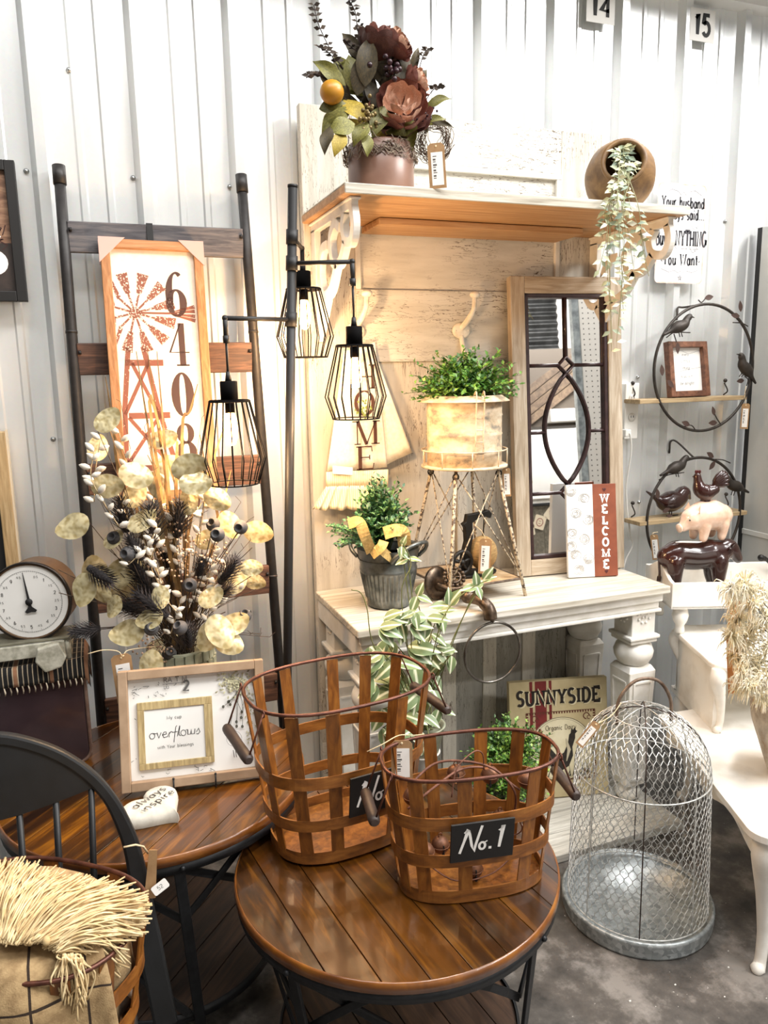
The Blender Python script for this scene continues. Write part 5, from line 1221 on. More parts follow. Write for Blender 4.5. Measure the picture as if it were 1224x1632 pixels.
# ------------------------------------------------------------------ greenery helper
def green(name, c1, c2, c3):
    t = NT(name); g = t.n('ShaderNodeNewGeometry').outputs['Random Per Island']; c = t.ramp(g, [(.0, lin(c1)), (.55, lin(c2)), (1, lin(c3))]); t.col(c)
    t.b.inputs['Subsurface Weight'].default_value = 0; return t.fin(.4)
boxg = green('boxwood_green', '24481a', '44772a', '83ac49'); boxb = green('boxwood_blue', '204028', '417445', '8ab872'); boxy = green('boxwood_spring', '2a4d1c', '4d7d2b', '9cbf57')
stg = M_('green_stem', '3c4a26', '5a5f35', .7, 0, 40)
def bush(root, base, axes, n, L, mat, seed, up=.35, leaves=12, spread=1.0, thin=.12, down=-.2):
    """sprigs of paired oval leaves radiating from base inside an ellipsoid with half-axes axes"""
    r = random.Random(seed); lv = MB(); st = MB()
    for i in range(n):
        a = r.uniform(0, 6.2832); h = r.uniform(down, 1); c = math.sqrt(max(0, 1-h*h))*spread
        d = V((c*math.cos(a), c*math.sin(a), h+up*.3)); d.normalize(); k = r.uniform(.6, 1.0) if r.random() > thin else r.uniform(1.0, 1.22)
        tip = V(base)+V((d.x*axes[0], d.y*axes[1], d.z*axes[2]))*k
        mid = lerp(V(base), tip, .5)+V((0, 0, .15*axes[2]))
        b0 = V(base)+V((d.x*axes[0], d.y*axes[1], 0))*.22
        c_ = bez([b0, mid, tip], 7); st.tube([c_[0], c_[5], c_[10], c_[-1]], .0009, 3)
        m = len(c_)
        for j in range(leaves):
            t = lerp(.3, 1, (j+1)/leaves); p = c_[min(m-1, int(t*(m-1)))]; ax = r.uniform(0, 6.28)
            dd = V((math.cos(ax), math.sin(ax), r.uniform(-.1, .9)))*.9+(tip-V(base)).normalized()*.6
            lv.leaf(p+V((r.uniform(-.003, .003), r.uniform(-.003, .003), r.uniform(-.003, .003))), dd, (r.uniform(-.6, .6), r.uniform(-.6, .6)-.4, 1), L*r.uniform(.7, 1.2), L*.62*r.uniform(.8, 1.1), .12, .1)
    f = stuff(lv.build('foliage', mat, root, True)); stuff(st.build('stems', stg, root, True)); return f
# ------------------------------------------------------------------ galvanized bucket with boxwood
bc = V((.905, 2.385, CZ+.001))
bk = thing('galvanized_bucket', 'galvanized fluted bucket with rope-like handles on the console', 'bucket', bc)
gal2 = M_('bucket_zinc', '4b504e', '8b8f8d', .4, .7, 16, bump=.1)
q = MB()
def fl_b(u_, v_):
    a = 6.2832*u_; z = [.0, .004, .03, .036, .118, .124, .13, .136, .142, .205, .209, .203][int(round(v_*11))]; r = [.05, .072, .077, .077, .094, .097, .099, .099, .096, .108, .112, .104][int(round(v_*11))]
    if 3 <= int(round(v_*11)) <= 4: r += .004*math.cos(a*36)
    return bc+V((r*math.cos(a), r*math.sin(a), z))
q.surf(fl_b, 184, 11, closed=True); q.lathe([(.072, .003), (0, .003)], 40, Matrix.Translation(bc)); q.lathe([(.104, .17), (0, .17)], 40, Matrix.Translation(bc)); q.build('pail', gal2, bk, True)
for a0 in (math.radians(-62), math.radians(118)):
    q = MB(); P = lambda da, r, z: bc+V((r*math.cos(a0+da), r*math.sin(a0+da), z))
    q.tube(bez([P(-.75, .105, .172), P(-.62, .128, .20), P(-.25, .14, .232), P(.25, .14, .232), P(.62, .128, .20), P(.75, .105, .172)], 6), .0068, 10); q.build('handle', gal2, bk, True)
bx = thing('bucket_boxwood', 'blue-green boxwood sprigs with burlap ribbon growing in the galvanized bucket', 'plant', bc+V((0, 0, .18)))
bush(bx, bc+V((-.022, 0, .18)), (.125, .11, .25), 260, .0195, boxb, 31, up=.9, leaves=15, down=.05)
bush(bx, bc+V((-.06, -.04, .19)), (.15, .08, .09), 36, .015, boxb, 32, up=.2, leaves=11, down=-.1) if False else None
r_ = random.Random(33); lv = MB(); st = MB()
for i in range(26):
    e = onY(r_.uniform(522, 575), r_.uniform(835, 872), 2.30+r_.uniform(-.05, .05)); c_ = bez([bc+V((-.04, -.02, .19)), lerp(bc+V((-.05, -.03, .2)), e, .5)+V((0, 0, .02)), e], 6); st.tube([c_[0], c_[6], c_[-1]], .0009, 3)
    for j in range(3, len(c_)):
        for s in (-1, 1): lv.leaf(c_[j], AX[0]*s*r_.uniform(.2, 1)+AX[1]*r_.uniform(-.6, .8)-AX[2]*.3, (0, -.5, 1), .014, .0095, .1)
lv.build('side_foliage', boxb, bx, True); st.build('side_stems', stg, bx, True)
burl = M_('burlap_ribbon', 'b08f52', 'cfae6e', .9, 0, 120, bump=.4)
q = MB()
for pts, w in (((onY(555, 835, 2.28), onY(572, 832, 2.265), onY(582, 855, 2.262), onY(592, 880, 2.29)), .036), ((onY(592, 885, 2.285), onY(607, 872, 2.265), onY(612, 862, 2.28)), .032), ((onY(612, 850, 2.29), onY(630, 845, 2.275), onY(642, 848, 2.285), onY(645, 870, 2.30)), .044), ((onY(600, 868, 2.28), onY(612, 880, 2.27), onY(624, 890, 2.285)), .03)):
    q.strip(bez(pts, 5), w, .0012, -AX[2]+V((0, 0, .4)))
q.build('burlap_ribbon', burl, bx, True)
# ------------------------------------------------------------------ water tower planter
wc_ = V((1.215, 2.425, CZ+.001)); tz0, tz1 = 1.372, 1.612
wt = thing('water_tower_planter', 'rusty cream metal water tower planter on four splayed legs', 'planter', wc_)
tank = NT('weathered_tank'); v = tank.coord((1, 1, 1.6)); f = tank.noise(v, 16, 7, .65); tank.col(tank.ramp(f, [(.34, lin('8b8174')), (.46, lin('cdb594')), (.62, lin('e2d2b8'))])); tank.bump(f, .2); tank = tank.fin(.55)
legm = NT('peeling_leg'); f = legm.noise(legm.coord((1, 1, 1)), 90, 4); legm.col(legm.ramp(f, [(.44, lin('54453a')), (.5, lin('cbbba0'))])); legm = legm.fin(.6)
Tm = Matrix.Translation((wc_.x, wc_.y, 0))
q = MB(); q.lathe([(0, tz0+.002), (.131, tz0+.002), (.131, tz0+.045), (.1335, tz0+.05), (.131, tz0+.055), (.131, tz0+.105), (.1335, tz0+.11), (.131, tz0+.115), (.131, tz0+.17), (.1335, tz0+.175), (.131, tz0+.18), (.131, tz1-.014), (.125, tz1-.014), (.125, tz1-.05), (0, tz1-.05)], 48, Tm); q.build('tank', tank, wt, True)
q = MB(); q.lathe([(.128, tz1+.003), (.158, tz1-.016), (.158, tz1-.0185), (.128, tz1)], 48, Tm, cap=False); q.build('brim', tank, wt, True)
q = MB(); q.lathe([(0, tz0-.006), (.152, tz0-.006), (.152, tz0+.002), (0, tz0+.002)], 48, Tm); q.build('platform', tank, wt, True)
q = MB(); q.tube([wc_+V((.15*math.cos(t), .15*math.sin(t), tz0+.055-wc_.z)) for t in [6.2832*i/40 for i in range(40)]], .0026, 6, True)
for k in range(9): t = 6.2832*(k+.35)/9; q.tube([V((wc_.x+.15*math.cos(t), wc_.y+.15*math.sin(t), tz0)), V((wc_.x+.15*math.cos(t), wc_.y+.15*math.sin(t), tz0+.055))], .0022, 6)
q.build('railing', tank, wt, True)
q = MB(); a = math.radians(-96)
for s in (-1, 1):
    b0 = V((wc_.x+.146*math.cos(a)+s*.014*math.sin(-a), wc_.y+.146*math.sin(a)+s*.014*math.cos(a), 0))
    out = V((math.cos(a), math.sin(a), 0)); q.tube(bez([b0+V((0, 0, tz0+.03)), b0+V((0, 0, tz0+.12)), b0+out*.008+V((0, 0, tz1-.01)), b0+out*.002+V((0, 0, tz1+.018)), b0-out*.014+V((0, 0, tz1+.006))], 5), .0026, 6)
for k in range(5):
    z = tz0+.05+.04*k; p = V((wc_.x+.146*math.cos(a), wc_.y+.146*math.sin(a), z)); sd = V((math.sin(-a), math.cos(a), 0))*.014; q.tube([p-sd, p+sd], .002, 6)
q.build('ladder', tank, wt, True)
feet = [wc_+V((.222*math.cos(t), .222*math.sin(t), 0)) for t in [math.radians(k) for k in (-40, -130, 140, 50)]]
tops = [V((wc_.x+.118*math.cos(t), wc_.y+.118*math.sin(t), tz0-.006)) for t in [math.radians(k) for k in (-40, -130, 140, 50)]]
for f_, t_ in zip(feet, tops): q = MB(); q.tube([f_, t_], .0062, 8); q.build('leg', legm, wt, True)
for i in range(4):
    j = (i+1) % 4; q = MB(); q.tube([lerp(feet[i], tops[i], .97), lerp(feet[j], tops[j], .16)], .0022, 6); q.tube([lerp(feet[j], tops[j], .97), lerp(feet[i], tops[i], .16)], .0022, 6); q.build('cross_brace', legm, wt, True)
    q = MB(); q.tube([lerp(feet[i], tops[i], .95)+V((.011*math.cos(t), .0, .011*math.sin(t))) for t in [6.2832*k/10 for k in range(10)]], .0026, 5, True); q.build('brace_eye', black, wt, True)
shz = wc_.z+.062; cs = [lerp(feet[i], tops[i], .062/(tz0-.006-wc_.z)) for i in range(4)]
q = MB(); q.prism([(p.x, p.y) for p in cs[::-1]], shz-.002, shz+.002); q.build('shelf_plate', woodm('shelf_plate', '8d7253', 'b0946f', 'cbb393', (6, 6, 6), 4, .5, rnd=.02), wt, True)
q = MB(); q.tube([p for p in cs], .005, 6, True); q.build('shelf_rim', M_('shelf_rim', '4a3d33', '7a6a5a', .5, .3, 60), wt, True)
bw_ = thing('planter_boxwood', 'bright green boxwood filling the water tower planter', 'plant', (wc_.x, wc_.y, tz1-.04))
bush(bw_, (wc_.x, wc_.y, tz1-.03), (.205, .17, .175), 380, .0195, boxg, 41, up=.5, leaves=16, down=-.05, thin=.1)
tagc('price_tag', 'kraft price tag with white sticker hanging under the water tower tank', facing(V((wc_.x+.115, wc_.y-.095, tz0-.01)), 0, .05), .028, .10, 'kraft price tags')
# ------------------------------------------------------------------ cast iron twine holder on the tower shelf
ti = V((1.245, 2.40, shz+.004)); iron = M_('cast_iron', '15130f', '211d18', .5, .4, 40, bump=.1)
tr_ = thing('twine_holder', 'black cast iron twine holder with spoked wheel and jute ball', 'twine holder', ti, RZ(math.radians(10)) @ Matrix.Scale(1.42, 4))
q = MB(); q.prism(oval(.062, .03, 28), 0, .007); q.box((-.035, -.005, .012), (.04, .03, .018)); q.build('base', iron, tr_, False, .002)
q = MB(); q.prism([(-.045, .008), (-.022, .008), (-.018, .06), (-.010, .10), (-.012, .135), (.02, .15), (.045, .14), (.05, .152), (.04, .163), (.02, .160), (-.01, .158), (-.028, .158), (-.032, .14), (-.042, .135), (-.034, .125), (-.032, .09), (-.044, .05)], -.007, .007, Matrix(((1, 0, 0, 0), (0, 0, -1, 0), (0, 1, 0, 0), (0, 0, 0, 1)))); q.build('upright', iron, tr_, False, .002)
q = MB(); wcn = V((-.055, -.02, .042)); q.tube([wcn+V((.028*math.cos(t), 0, .028*math.sin(t))) for t in [6.2832*k/28 for k in range(28)]], .0055, 8, True); q.ball(wcn, (.009, .008, .009), 10)
for k in range(5): t = 6.2832*k/5+.3; q.tube([wcn, wcn+V((.026*math.cos(t), 0, .026*math.sin(t)))], .0042, 6)
q.tube([wcn, wcn+V((0, .02, 0))], .005, 8); q.build('wheel', iron, tr_)
q = MB(); q.ball((.026, .002, .052), (.038, .038, .044), 24, m=14); q.build('jute_ball', M_('jute', '8f7148', 'b4935f', .9, 0, 60, (1, 1, 6), bump=.6), tr_)
q = MB(); q.tube([(.026, 0, .09), (.03, 0, .16), (.028, 0, .19)], .0018, 5); q.build('needle', iron, tr_)
tagc('price_tag', 'kraft price tag leaning on the jute twine ball', facing(ti+V((.004, -.075, .145)), .05, -.05), .042, .125, 'kraft price tags', [ti+V((-.02, -.03, .19)), ti+V((-.005, -.06, .17)), ti+V((.004, -.075, .14))])
# ------------------------------------------------------------------ faucet towel ring at the console edge
fz = CZ+.001; fi = M_('oiled_iron', '3a3029', '6a5a4a', .35, .7, 40, bump=.1)
fc = thing('faucet_towel_ring', 'antique iron faucet towel ring resting over the console edge', 'towel ring', (1.12, 2.33, fz))
fA, fB = V((1.085, 2.375, fz+.058)), V((1.165, 2.158, fz+.028))
fd = (fB-fA).normalized()
q = MB(); q.lathe([(.0, -.006), (.058, -.006), (.060, .0), (.054, .006), (.03, .009), (0, .009)], 32, aim(fA, fd+V((0, 0, .35)))); q.build('flange', fi, fc, True)
q = MB(); q.tube([fA+fd*x for x in (0, .03, .05, .06, .09, .10, .13, .14, .15, .17)], [.026, .024, .017, .022, .024, .018, .018, .024, .024, .018], 18)
q.tube(bez([fA+fd*.165, fA+fd*.205+V((0, 0, .004)), fA+fd*.232+V((.004, -.006, -.012)), fA+fd*.238+V((.005, -.008, -.045))], 6), [.018]*8+[.021]*6+[.0225]*5, 18); q.build('spout', fi, fc, True)
kc = fA+fd*.075+V((.005, .0, .045)); q = MB(); ax_ = aim(kc, V((-.25, -.75, .75)))
for k in range(14): t = 6.2832*k/14; q.ball(tuple(ax_ @ V((.034*math.cos(t), .034*math.sin(t), 0))), .008, 8)
q.tube([ax_ @ V((.022*math.cos(t), .022*math.sin(t), 0)) for t in [6.2832*k/24 for k in range(24)]], .005, 6, True)
for k in range(4): t = 6.2832*k/4; q.tube([kc, ax_ @ V((.022*math.cos(t), .022*math.sin(t), 0))], .004, 6)
q.tube([kc, fA+fd*.075], .008, 10); q.build('valve_wheel', fi, fc, True)
rc = V((1.182, 2.150, .772)); q = MB()
q.tube([rc+V((.104*math.cos(t), -.012*math.sin(t)*0+.0, .104*math.sin(t))) for t in [6.2832*k/56 for k in range(56)]], .0045, 10, True); q.build('ring', M_('ring_steel', '4a4540', '75706a', .28, .85, 30), fc, True)
q = MB(); q.tube([fA+fd*.238+V((.005, -.008, -.043)), rc+V((0, 0, .108))], .006, 8); q.build('ring_eye', fi, fc, True)
# ------------------------------------------------------------------ HOME towel hanging on the left hook
ty_ = 2.60
tw_ = thing('home_towel', 'cream hanging kitchen towel with ruffled hem lettered HOME', 'towel', onY(570, 815, ty_))
cream = M_('towel_cream', 'e9ddc4', 'f3ead6', .9, 0, 90, bump=.15)
def strips_m():
    t = NT('ruffle_stripe'); tc = t.coord((1, 1, 1)); sx = t.n('ShaderNodeSeparateXYZ'); t.l(tc, sx.inputs[0])
    w = t.n('ShaderNodeMath', operation='SINE'); m = t.n('ShaderNodeMath', operation='MULTIPLY'); m.inputs[1].default_value = 900; t.l(sx.outputs['X'], m.inputs[0]); t.l(m.outputs[0], w.inputs[0])
    t.col(t.ramp(w.outputs[0], [(.2, lin('e6d3a6')), (.7, lin('f4ecd6'))])); return t.fin(.9)
def panel_mesh(corners, nu, nv, wav, amp, yoff=0):
    c = [onY(x, y, ty_) for x, y in corners]; m = MB()
    def fn(u_, v_):
        p = lerp(lerp(c[0], c[1], u_), lerp(c[3], c[2], u_), v_); return p+V((.15*amp*math.sin(u_*wav*.7+1), yoff+amp*(.3+.7*v_)*(.6*math.sin(u_*wav+.8*math.sin(u_*9))+.4*math.sin(u_*wav*.43+2)), .25*amp*v_*math.sin(u_*wav*.5)))
    m.surf(fn, nu, nv); return m
m = panel_mesh([(548, 560), (598, 545), (618, 745), (521, 752)], 30, 12, 15, .006); m.build('towel_panel', cream, tw_, True, 0, 0, .003)
m = panel_mesh([(592, 560), (604, 575), (658, 722), (606, 748)], 16, 10, 5, .006, .012); m.build('side_fold', cream, tw_, True, 0, 0, .004)
m = panel_mesh([(519, 752), (618, 748), (618, 775), (519, 776)], 60, 2, 150, .002, -.004); m.build('hem_band', strips_m(), tw_, True, 0, 0, .002)
m = panel_mesh([(519, 775), (600, 773), (615, 812), (497, 812)], 90, 6, 60, .011, -.006); m.build('ruffle', strips_m(), tw_, True, 0, 0, .002)
m = MB(); cI = [onY(x, y, ty_-.016) for x, y in ((530, 742), (562, 745), (562, 757), (530, 755))]; m.poly(cI); m.build('care_label', paper, tw_, True, 0, 0, .001)
m = MB(); P = lambda px, py: onY(px, py, ty_-.0185)
def letter(ch, x, y, h):
    M = frame(P(x, y), (1, 0, 0), (0, 0, 1))
    if ch == 'M':
        stroke2(m, [(.0, 0), (.0, h)], .0045, M); stroke2(m, [(.002, h), (.034, .0)], .012, M); stroke2(m, [(.034, 0), (.070, h)], .004, M); stroke2(m, [(.068, h), (.068, 0)], .013, M)
        for xx, yy, w in ((0, .002, .012), (.068, .002, .016), (-.004, h-.002, .014), (.072, h-.002, .014)): stroke2(m, [(xx-w, yy), (xx+w, yy)], .004, M)
    if ch == 'E':
        stroke2(m, [(.006, 0), (.006, h)], .014, M)
        stroke2(m, [(-.008, h-.002), (.05, h-.002), (.052, h-.02)], .004, M); stroke2(m, [(.006, h*.52), (.042, h*.52)], .004, M); stroke2(m, [(.042, h*.62), (.042, h*.42)], .004, M); stroke2(m, [(-.008, .002), (.054, .002), (.058, .022)], .004, M)
    if ch == 'O':
        n = 24; stroke2(m, A(.034, h/2, .032, h/2, 0, 360, n), [.004+.010*abs(math.cos(6.2832*i/n)) for i in range(n+1)], M)
    if ch == 'H':
        for xx in (.004, .062):
            stroke2(m, [(xx, 0), (xx, h)], .012, M)
            for yy in (.002, h-.002): stroke2(m, [(xx-.014, yy), (xx+.014, yy)], .004, M)
        stroke2(m, [(.004, h/2), (.062, h/2)], .004, M)
letter('M', 570, 709, .084); letter('E', 572, 749, .084); letter('O', 567, 662, .084); letter('H', 568, 620, .084)
m.build('lettering', M_('towel_print', '4a2c20', None, .9), tw_, True)
m = MB(); rv = random.Random(4)
for i in range(26):
    p = onY(rv.gauss(578, 8), rv.uniform(640, 665), ty_-.019); m.leaf(p, (rv.uniform(-1, 1), 0, rv.uniform(-1, 1)), (0, -1, 0), .014, .008, .05)
m.build('wreath_print', M_('towel_leaf', '8a9a4a', '6b7a3a', .9, 0, 60), tw_, True)
# ------------------------------------------------------------------ floral arrangement on the shelf
fp_ = V((.872, 2.295, SZ+.001))
fa = thing('peony_arrangement', 'autumn arrangement of mauve peonies, olive leaves and persimmon in a brown pot', 'flower arrangement', fp_)
potb = M_('brown_glaze_pot', '6d4c3e', '8a6a5a', .35, 0, 5)
q = MB(); q.lathe([(0, .001), (.098, .001), (.099, .01), (.099, .135), (.093, .14), (.088, .135), (.088, .12), (0, .12)], 40, Matrix.Translation(fp_)); q.build('pot', potb, fa, True)
q = MB(); rp = random.Random(14)
for i in range(190):
    a = rp.uniform(0, 6.28); z = .095+abs(rp.gauss(0, .02)); r = .100+rp.uniform(0, .004); c_ = []
    for k in range(4): c_.append(fp_+V(((r+.004*k % 2)*math.cos(a+.12*k), r*math.sin(a+.12*k), z+rp.uniform(-.014, .014))))
    q.tube(c_, .0011, 4)
stuff(q.build('moss_wrap', M_('twig_moss', '5a4a3e', '9a8a78', .9, 0, 80, rnd=.3, island=True), fa, True))
q = MB()
ctr = onY(690, 235, 2.27)
for i in range(70):
    a = rp.uniform(0, 6.28); r = rp.uniform(.03, .062); c_ = [ctr+V((r*math.cos(a+k*.5)+rp.uniform(-.008, .008), rp.uniform(-.03, .03), r*1.1*math.sin(a+k*.5)+.02)) for k in range(6)]; q.tube(bez(c_, 3), .0009, 4)
stuff(q.build('vine_tangle', M_('vine_brown', '4d3d32', '75604f', .9, 0, 60), fa, True))
# leaves: (px, py, length px, width px, angle, colour index)
lfm = [woodm('olive_leaf', '4c4a1f', '6d6a2c', '8a8440', (6, 6, 6), 3, .55, rnd=.25), woodm('gold_leaf', '8a7424', 'a8912f', 'c2aa48', (6, 6, 6), 3, .55, rnd=.15), woodm('dark_leaf', '2a2418', '443a22', '5a4a2a', (6, 6, 6), 3, .6, rnd=.25)]
def leafmesh(nm):
    m = MB()
    def fn(u_, v_):
        w = math.sin(math.pi*u_**.85)*.5*(1-.1*u_); s = (v_-.5)*2; return (u_, w*s, .10*abs(s)*w+.12*math.sin(u_*2.6)-.05*math.sin(u_*7)*s*s)
    m.surf(fn, 10, 4); return m.mesh(nm)
lfme = []
for m_ in lfm: me = leafmesh('leaf'); me.materials.append(m_); lfme.append(me)
fo = fp_+V((0, 0, .16))
def putleaf(px, py, L, W, ang, ci, Y):
    p = onY(px, py, Y); d = AX[0]*math.cos(math.radians(ang))+AX[1]*math.sin(math.radians(ang)); nrm = -AX[2]+V((rp.uniform(-.3, .3), 0, rp.uniform(-.1, .35))); s = L/F*2.45*1.15
    M = frame(p-d*s*.5, d, nrm.cross(d)); place('leaf', lfme[ci], fa, M @ Matrix.Diagonal((s, s*W/L, s, 1)))
for px, py, L, W, ang, ci in ((568, 140, 40, 36, 200, 0), (545, 205, 34, 26, 200, 0), (565, 180, 44, 26, 310, 1), (530, 170, 34, 22, 10, 0), (535, 195, 54, 26, 230, 0), (555, 208, 44, 26, 215, 1), (522, 225, 36, 18, 260, 2), (540, 230, 34, 20, 250, 1), (603, 195, 44, 26, 250, 0), (607, 225, 38, 20, 280, 1), (632, 222, 40, 32, 260, 0), (655, 215, 46, 20, 275, 0), (672, 195, 34, 18, 300, 0), (690, 195, 34, 14, 10, 0), (698, 165, 36, 16, 15, 0), (525, 118, 50, 20, 145, 0), (545, 112, 40, 22, 120, 0), (560, 118, 46, 26, 100, 0), (575, 120, 52, 26, 80, 2), (585, 100, 60, 28, 85, 2), (600, 95, 60, 26, 95, 2), (640, 90, 44, 14, 60, 2), (660, 100, 40, 12, 75, 2), (615, 240, 30, 18, 265, 1), (590, 150, 40, 20, 120, 2), (575, 215, 36, 22, 240, 0), (548, 165, 40, 22, 180, 2), (640, 130, 40, 24, 90, 2), (705, 200, 30, 8, 345, 2), (585, 232, 30, 16, 270, 0)):
    putleaf(px, py, L, W, ang, ci, 2.27+rp.uniform(-.06, .04)-(.03 if py > 180 else -.02))
for i in range(40):
    putleaf(rp.gauss(600, 26), rp.uniform(70, 205), rp.uniform(30, 50), rp.uniform(10, 20), rp.uniform(50, 140), 2, 2.30+rp.uniform(-.02, .04))
# peonies: cupped petals in whorls
def petal_mesh(name, mat, polar):
    m = MB()
    def fn(u_, v_):                       # a patch of a sphere from the flower base up to a ruffled rim
        s = (u_-.5)*2; th = polar*v_*(1-.16*s*s*v_); ph = s*.62*(.45+.55*v_); r = 1+.05*math.sin(u_*11)*v_*v_+.06*v_*v_
        return (r*math.sin(th)*math.sin(ph), r*math.sin(th)*math.cos(ph), -r*math.cos(th))
    m.surf(fn, 10, 7); me = m.mesh(name); me.materials.append(mat); return me
pm_a = M_('peony_mauve', '5c302b', '8c5748', .6, 0, 30, rnd=.2); pm_b = M_('peony_blush', 'b37b63', 'e2bfa4', .6, 0, 30, rnd=.2); pm_c = M_('peony_brown', '3f211b', '60372d', .6, 0, 30, rnd=.15)
POL = (2.25, 2.1, 1.95, 1.75, 1.45)
pet_a, pet_b, pet_c = [[petal_mesh('petal', m_, p_) for p_ in POL] for m_ in (pm_a, pm_b, pm_c)]
def peony(px, py, R, Y, d, inner, outer, nm='peony'):
    c = onY(px, py, Y); R = R/F*2.4; Mx = aim(c, d)
    o = bpy.data.objects.new(nm, None); COL.objects.link(o); o.parent = fa; o.matrix_local = WM[fa.name].inverted() @ Mx; WM[o.name] = Mx
    for ring, (n, s) in enumerate(((3, .26), (4, .45), (5, .64), (6, .84), (7, 1.02))):
        me = (inner if ring < 3 else outer)[ring]
        for k in range(n):
            t = 6.2832*(k+.5*(ring % 2))/n+rp.uniform(-.25, .25)
            L = RZ(t) @ Matrix.Translation((0, 0, R*(.12-.10*ring*.5))) @ Matrix.Rotation(rp.uniform(-.12, .12), 4, 'X') @ Matrix.Diagonal((R*s*rp.uniform(.95, 1.08), R*s*rp.uniform(.95, 1.08), R*s*.95, 1))
            place('petal', me, o, Mx @ L)
peony(640, 163, 42, 2.20, -AX[2]+V((.1, 0, .15)), pet_b, pet_a)
peony(612, 56, 34, 2.26, V((.25, -.35, .9)), pet_a, pet_c)
peony(638, 62, 24, 2.23, V((.5, -.6, .5)), pet_b, pet_a)
peony(672, 128, 24, 2.24, V((.7, -.6, .3)), pet_b, pet_a)
peony(648, 78, 14, 2.23, V((.5, -.8, .1)), pet_a, pet_a)
q = MB(); pc = onY(529, 147, 2.22); q.ball(pc, (.034, .034, .032), 20, m=12); q.build('persimmon', M_('persimmon', 'a8701a', 'bf8626', .4, 0, 10), fa, True)
q = MB(); g = MB()
for i in range(30): p = onY(585+rp.gauss(0, 9), 190+rp.gauss(0, 12), 2.21+rp.uniform(-.015, .015)); q.ball(p, .0062, 8)
stuff(q.build('bronze_berries', M_('bronze_berry', '5a4a2c', '8a774c', .35, .4, 40), fa, True))
for i in range(16): p = onY(622+rp.gauss(0, 12), 106+rp.gauss(0, 9), 2.22+rp.uniform(-.02, .02)); g.ball(p, .0085, 8)
for i in range(20): p = onY(683+rp.gauss(0, 8), 182+rp.gauss(0, 14), 2.22); g.ball(p, .004, 6)
stuff(g.build('plum_berries', M_('plum_berry', '221319', '3d2228', .35, 0, 40), fa, True))
q = MB(); l2 = MB()
for pts in (((590, 200), (560, 130), (530, 85), (508, 40), (500, 8)), ((600, 200), (585, 120), (572, 60), (566, 20), (556, 0)), ((575, 190), (540, 110), (525, 85), (505, 73)), ((570, 180), (525, 130), (500, 118), (488, 124)), ((600, 150), (585, 90), (578, 55), (572, 40)), ((650, 180), (668, 110), (676, 85), (683, 78)), ((660, 190), (685, 150), (697, 138), (700, 140)), ((600, 160), (580, 95), (560, 75), (548, 62))):
    c_ = bez([onY(x, y, 2.27) for x, y in pts], 7); q.tube(c_, .0014, 5)
    for i in range(9, len(c_)):
        if i % 2: continue
        for s in (-1, 1): l2.leaf(c_[i], AX[0]*s+AX[1]*rp.uniform(.1, .8), (rp.uniform(-1, 1), -1, rp.uniform(-1, 1)), rp.uniform(.014, .024), .012, .1)
q.build('branch', M_('dark_branch', '2b1c1c', None, .8), fa, True); stuff(l2.build('sprig_leaves', M_('sprig_dark', '2a2019', '41301f', .7, 0, 40, rnd=.3, island=True), fa, True))
tagc('price_tag', 'kraft price tag with barcode hanging from the peony pot', facing(onY(694, 228, 2.17), 0, .06), .05, .125, 'kraft price tags')
# ------------------------------------------------------------------ jar on its side with a trailing vine
jc = onY(998, 290, 2.33); jr = .118
jd = V((-.50, -.80, .16)).normalized(); jw = woodm('olive_wood_jar', '5b4128', '7e5e3a', '9a784c', (5, 5, 5), 3, .5, rnd=.03)
jb = V((1.765, 2.33, SZ+jr*.985))
jt = thing('wooden_jar', 'round brown wooden jar lying on its side on the hall tree shelf', 'jar', (jb.x, jb.y, SZ))
q = MB(); q.lathe([(0, -.115), (.05, -.112), (.09, -.085), (.113, -.04), (.118, 0), (.112, .045), (.09, .085), (.068, .105), (.066, .112), (.074, .125), (.074, .135), (.062, .137), (.056, .115), (.08, .08), (.10, .03), (.09, -.05), (.03, -.09), (0, -.09)], 40, aim(jb, jd), cap=False); q.build('body', jw, jt, True)
tv = thing('trailing_vine', 'pale variegated vine trailing out of the wooden jar and down the mirror', 'plant', jb+V((0, -.1, 0)))
vine_g = NT('vine_leaf'); g = vine_g.n('ShaderNodeObjectInfo').outputs['Random']; vine_g.col(vine_g.ramp(g, [(0, lin('7f9080')), (.4, lin('a3ac8b')), (.75, lin('c9c59a')), (1, lin('e6e3cf'))])); vine_g = vine_g.fin(.5)
vm = MB(); vm.leaf((0, 0, 0), (1, 0, 0), (0, 0, 1), 1, .48, .16, .12); vme = vm.mesh('vine_leaf'); vme.materials.append(vine_g)
q = MB(); rv = random.Random(9)
mouth = jb+jd*.125
strands = []
for i in range(15):
    ex = 950+(i*37 % 90); sx_ = 0; ey = [545, 520, 540, 480, 560, 430, 420, 410, 400, 450, 380, 470, 440, 360, 500][i]
    if ey > 490: ex = rv.uniform(968, 1000)
    sx_ = rv.uniform(968, 1015)
    m1 = mouth+V((rv.uniform(-.04, .04), -.02, rv.uniform(-.03, .03))); m2 = onY(lerp(sx_, ex, .55), 325, 2.135+rv.uniform(-.03, .02)); e = onY(ex, ey, 2.14+rv.uniform(-.02, .02)); md = lerp(m2, e, .5)+V((rv.uniform(-.015, .015), rv.uniform(-.01, .01), 0))
    strands.append(bez([m1-jd*.03, m1, m2, md, e], 7))
cnt = 0
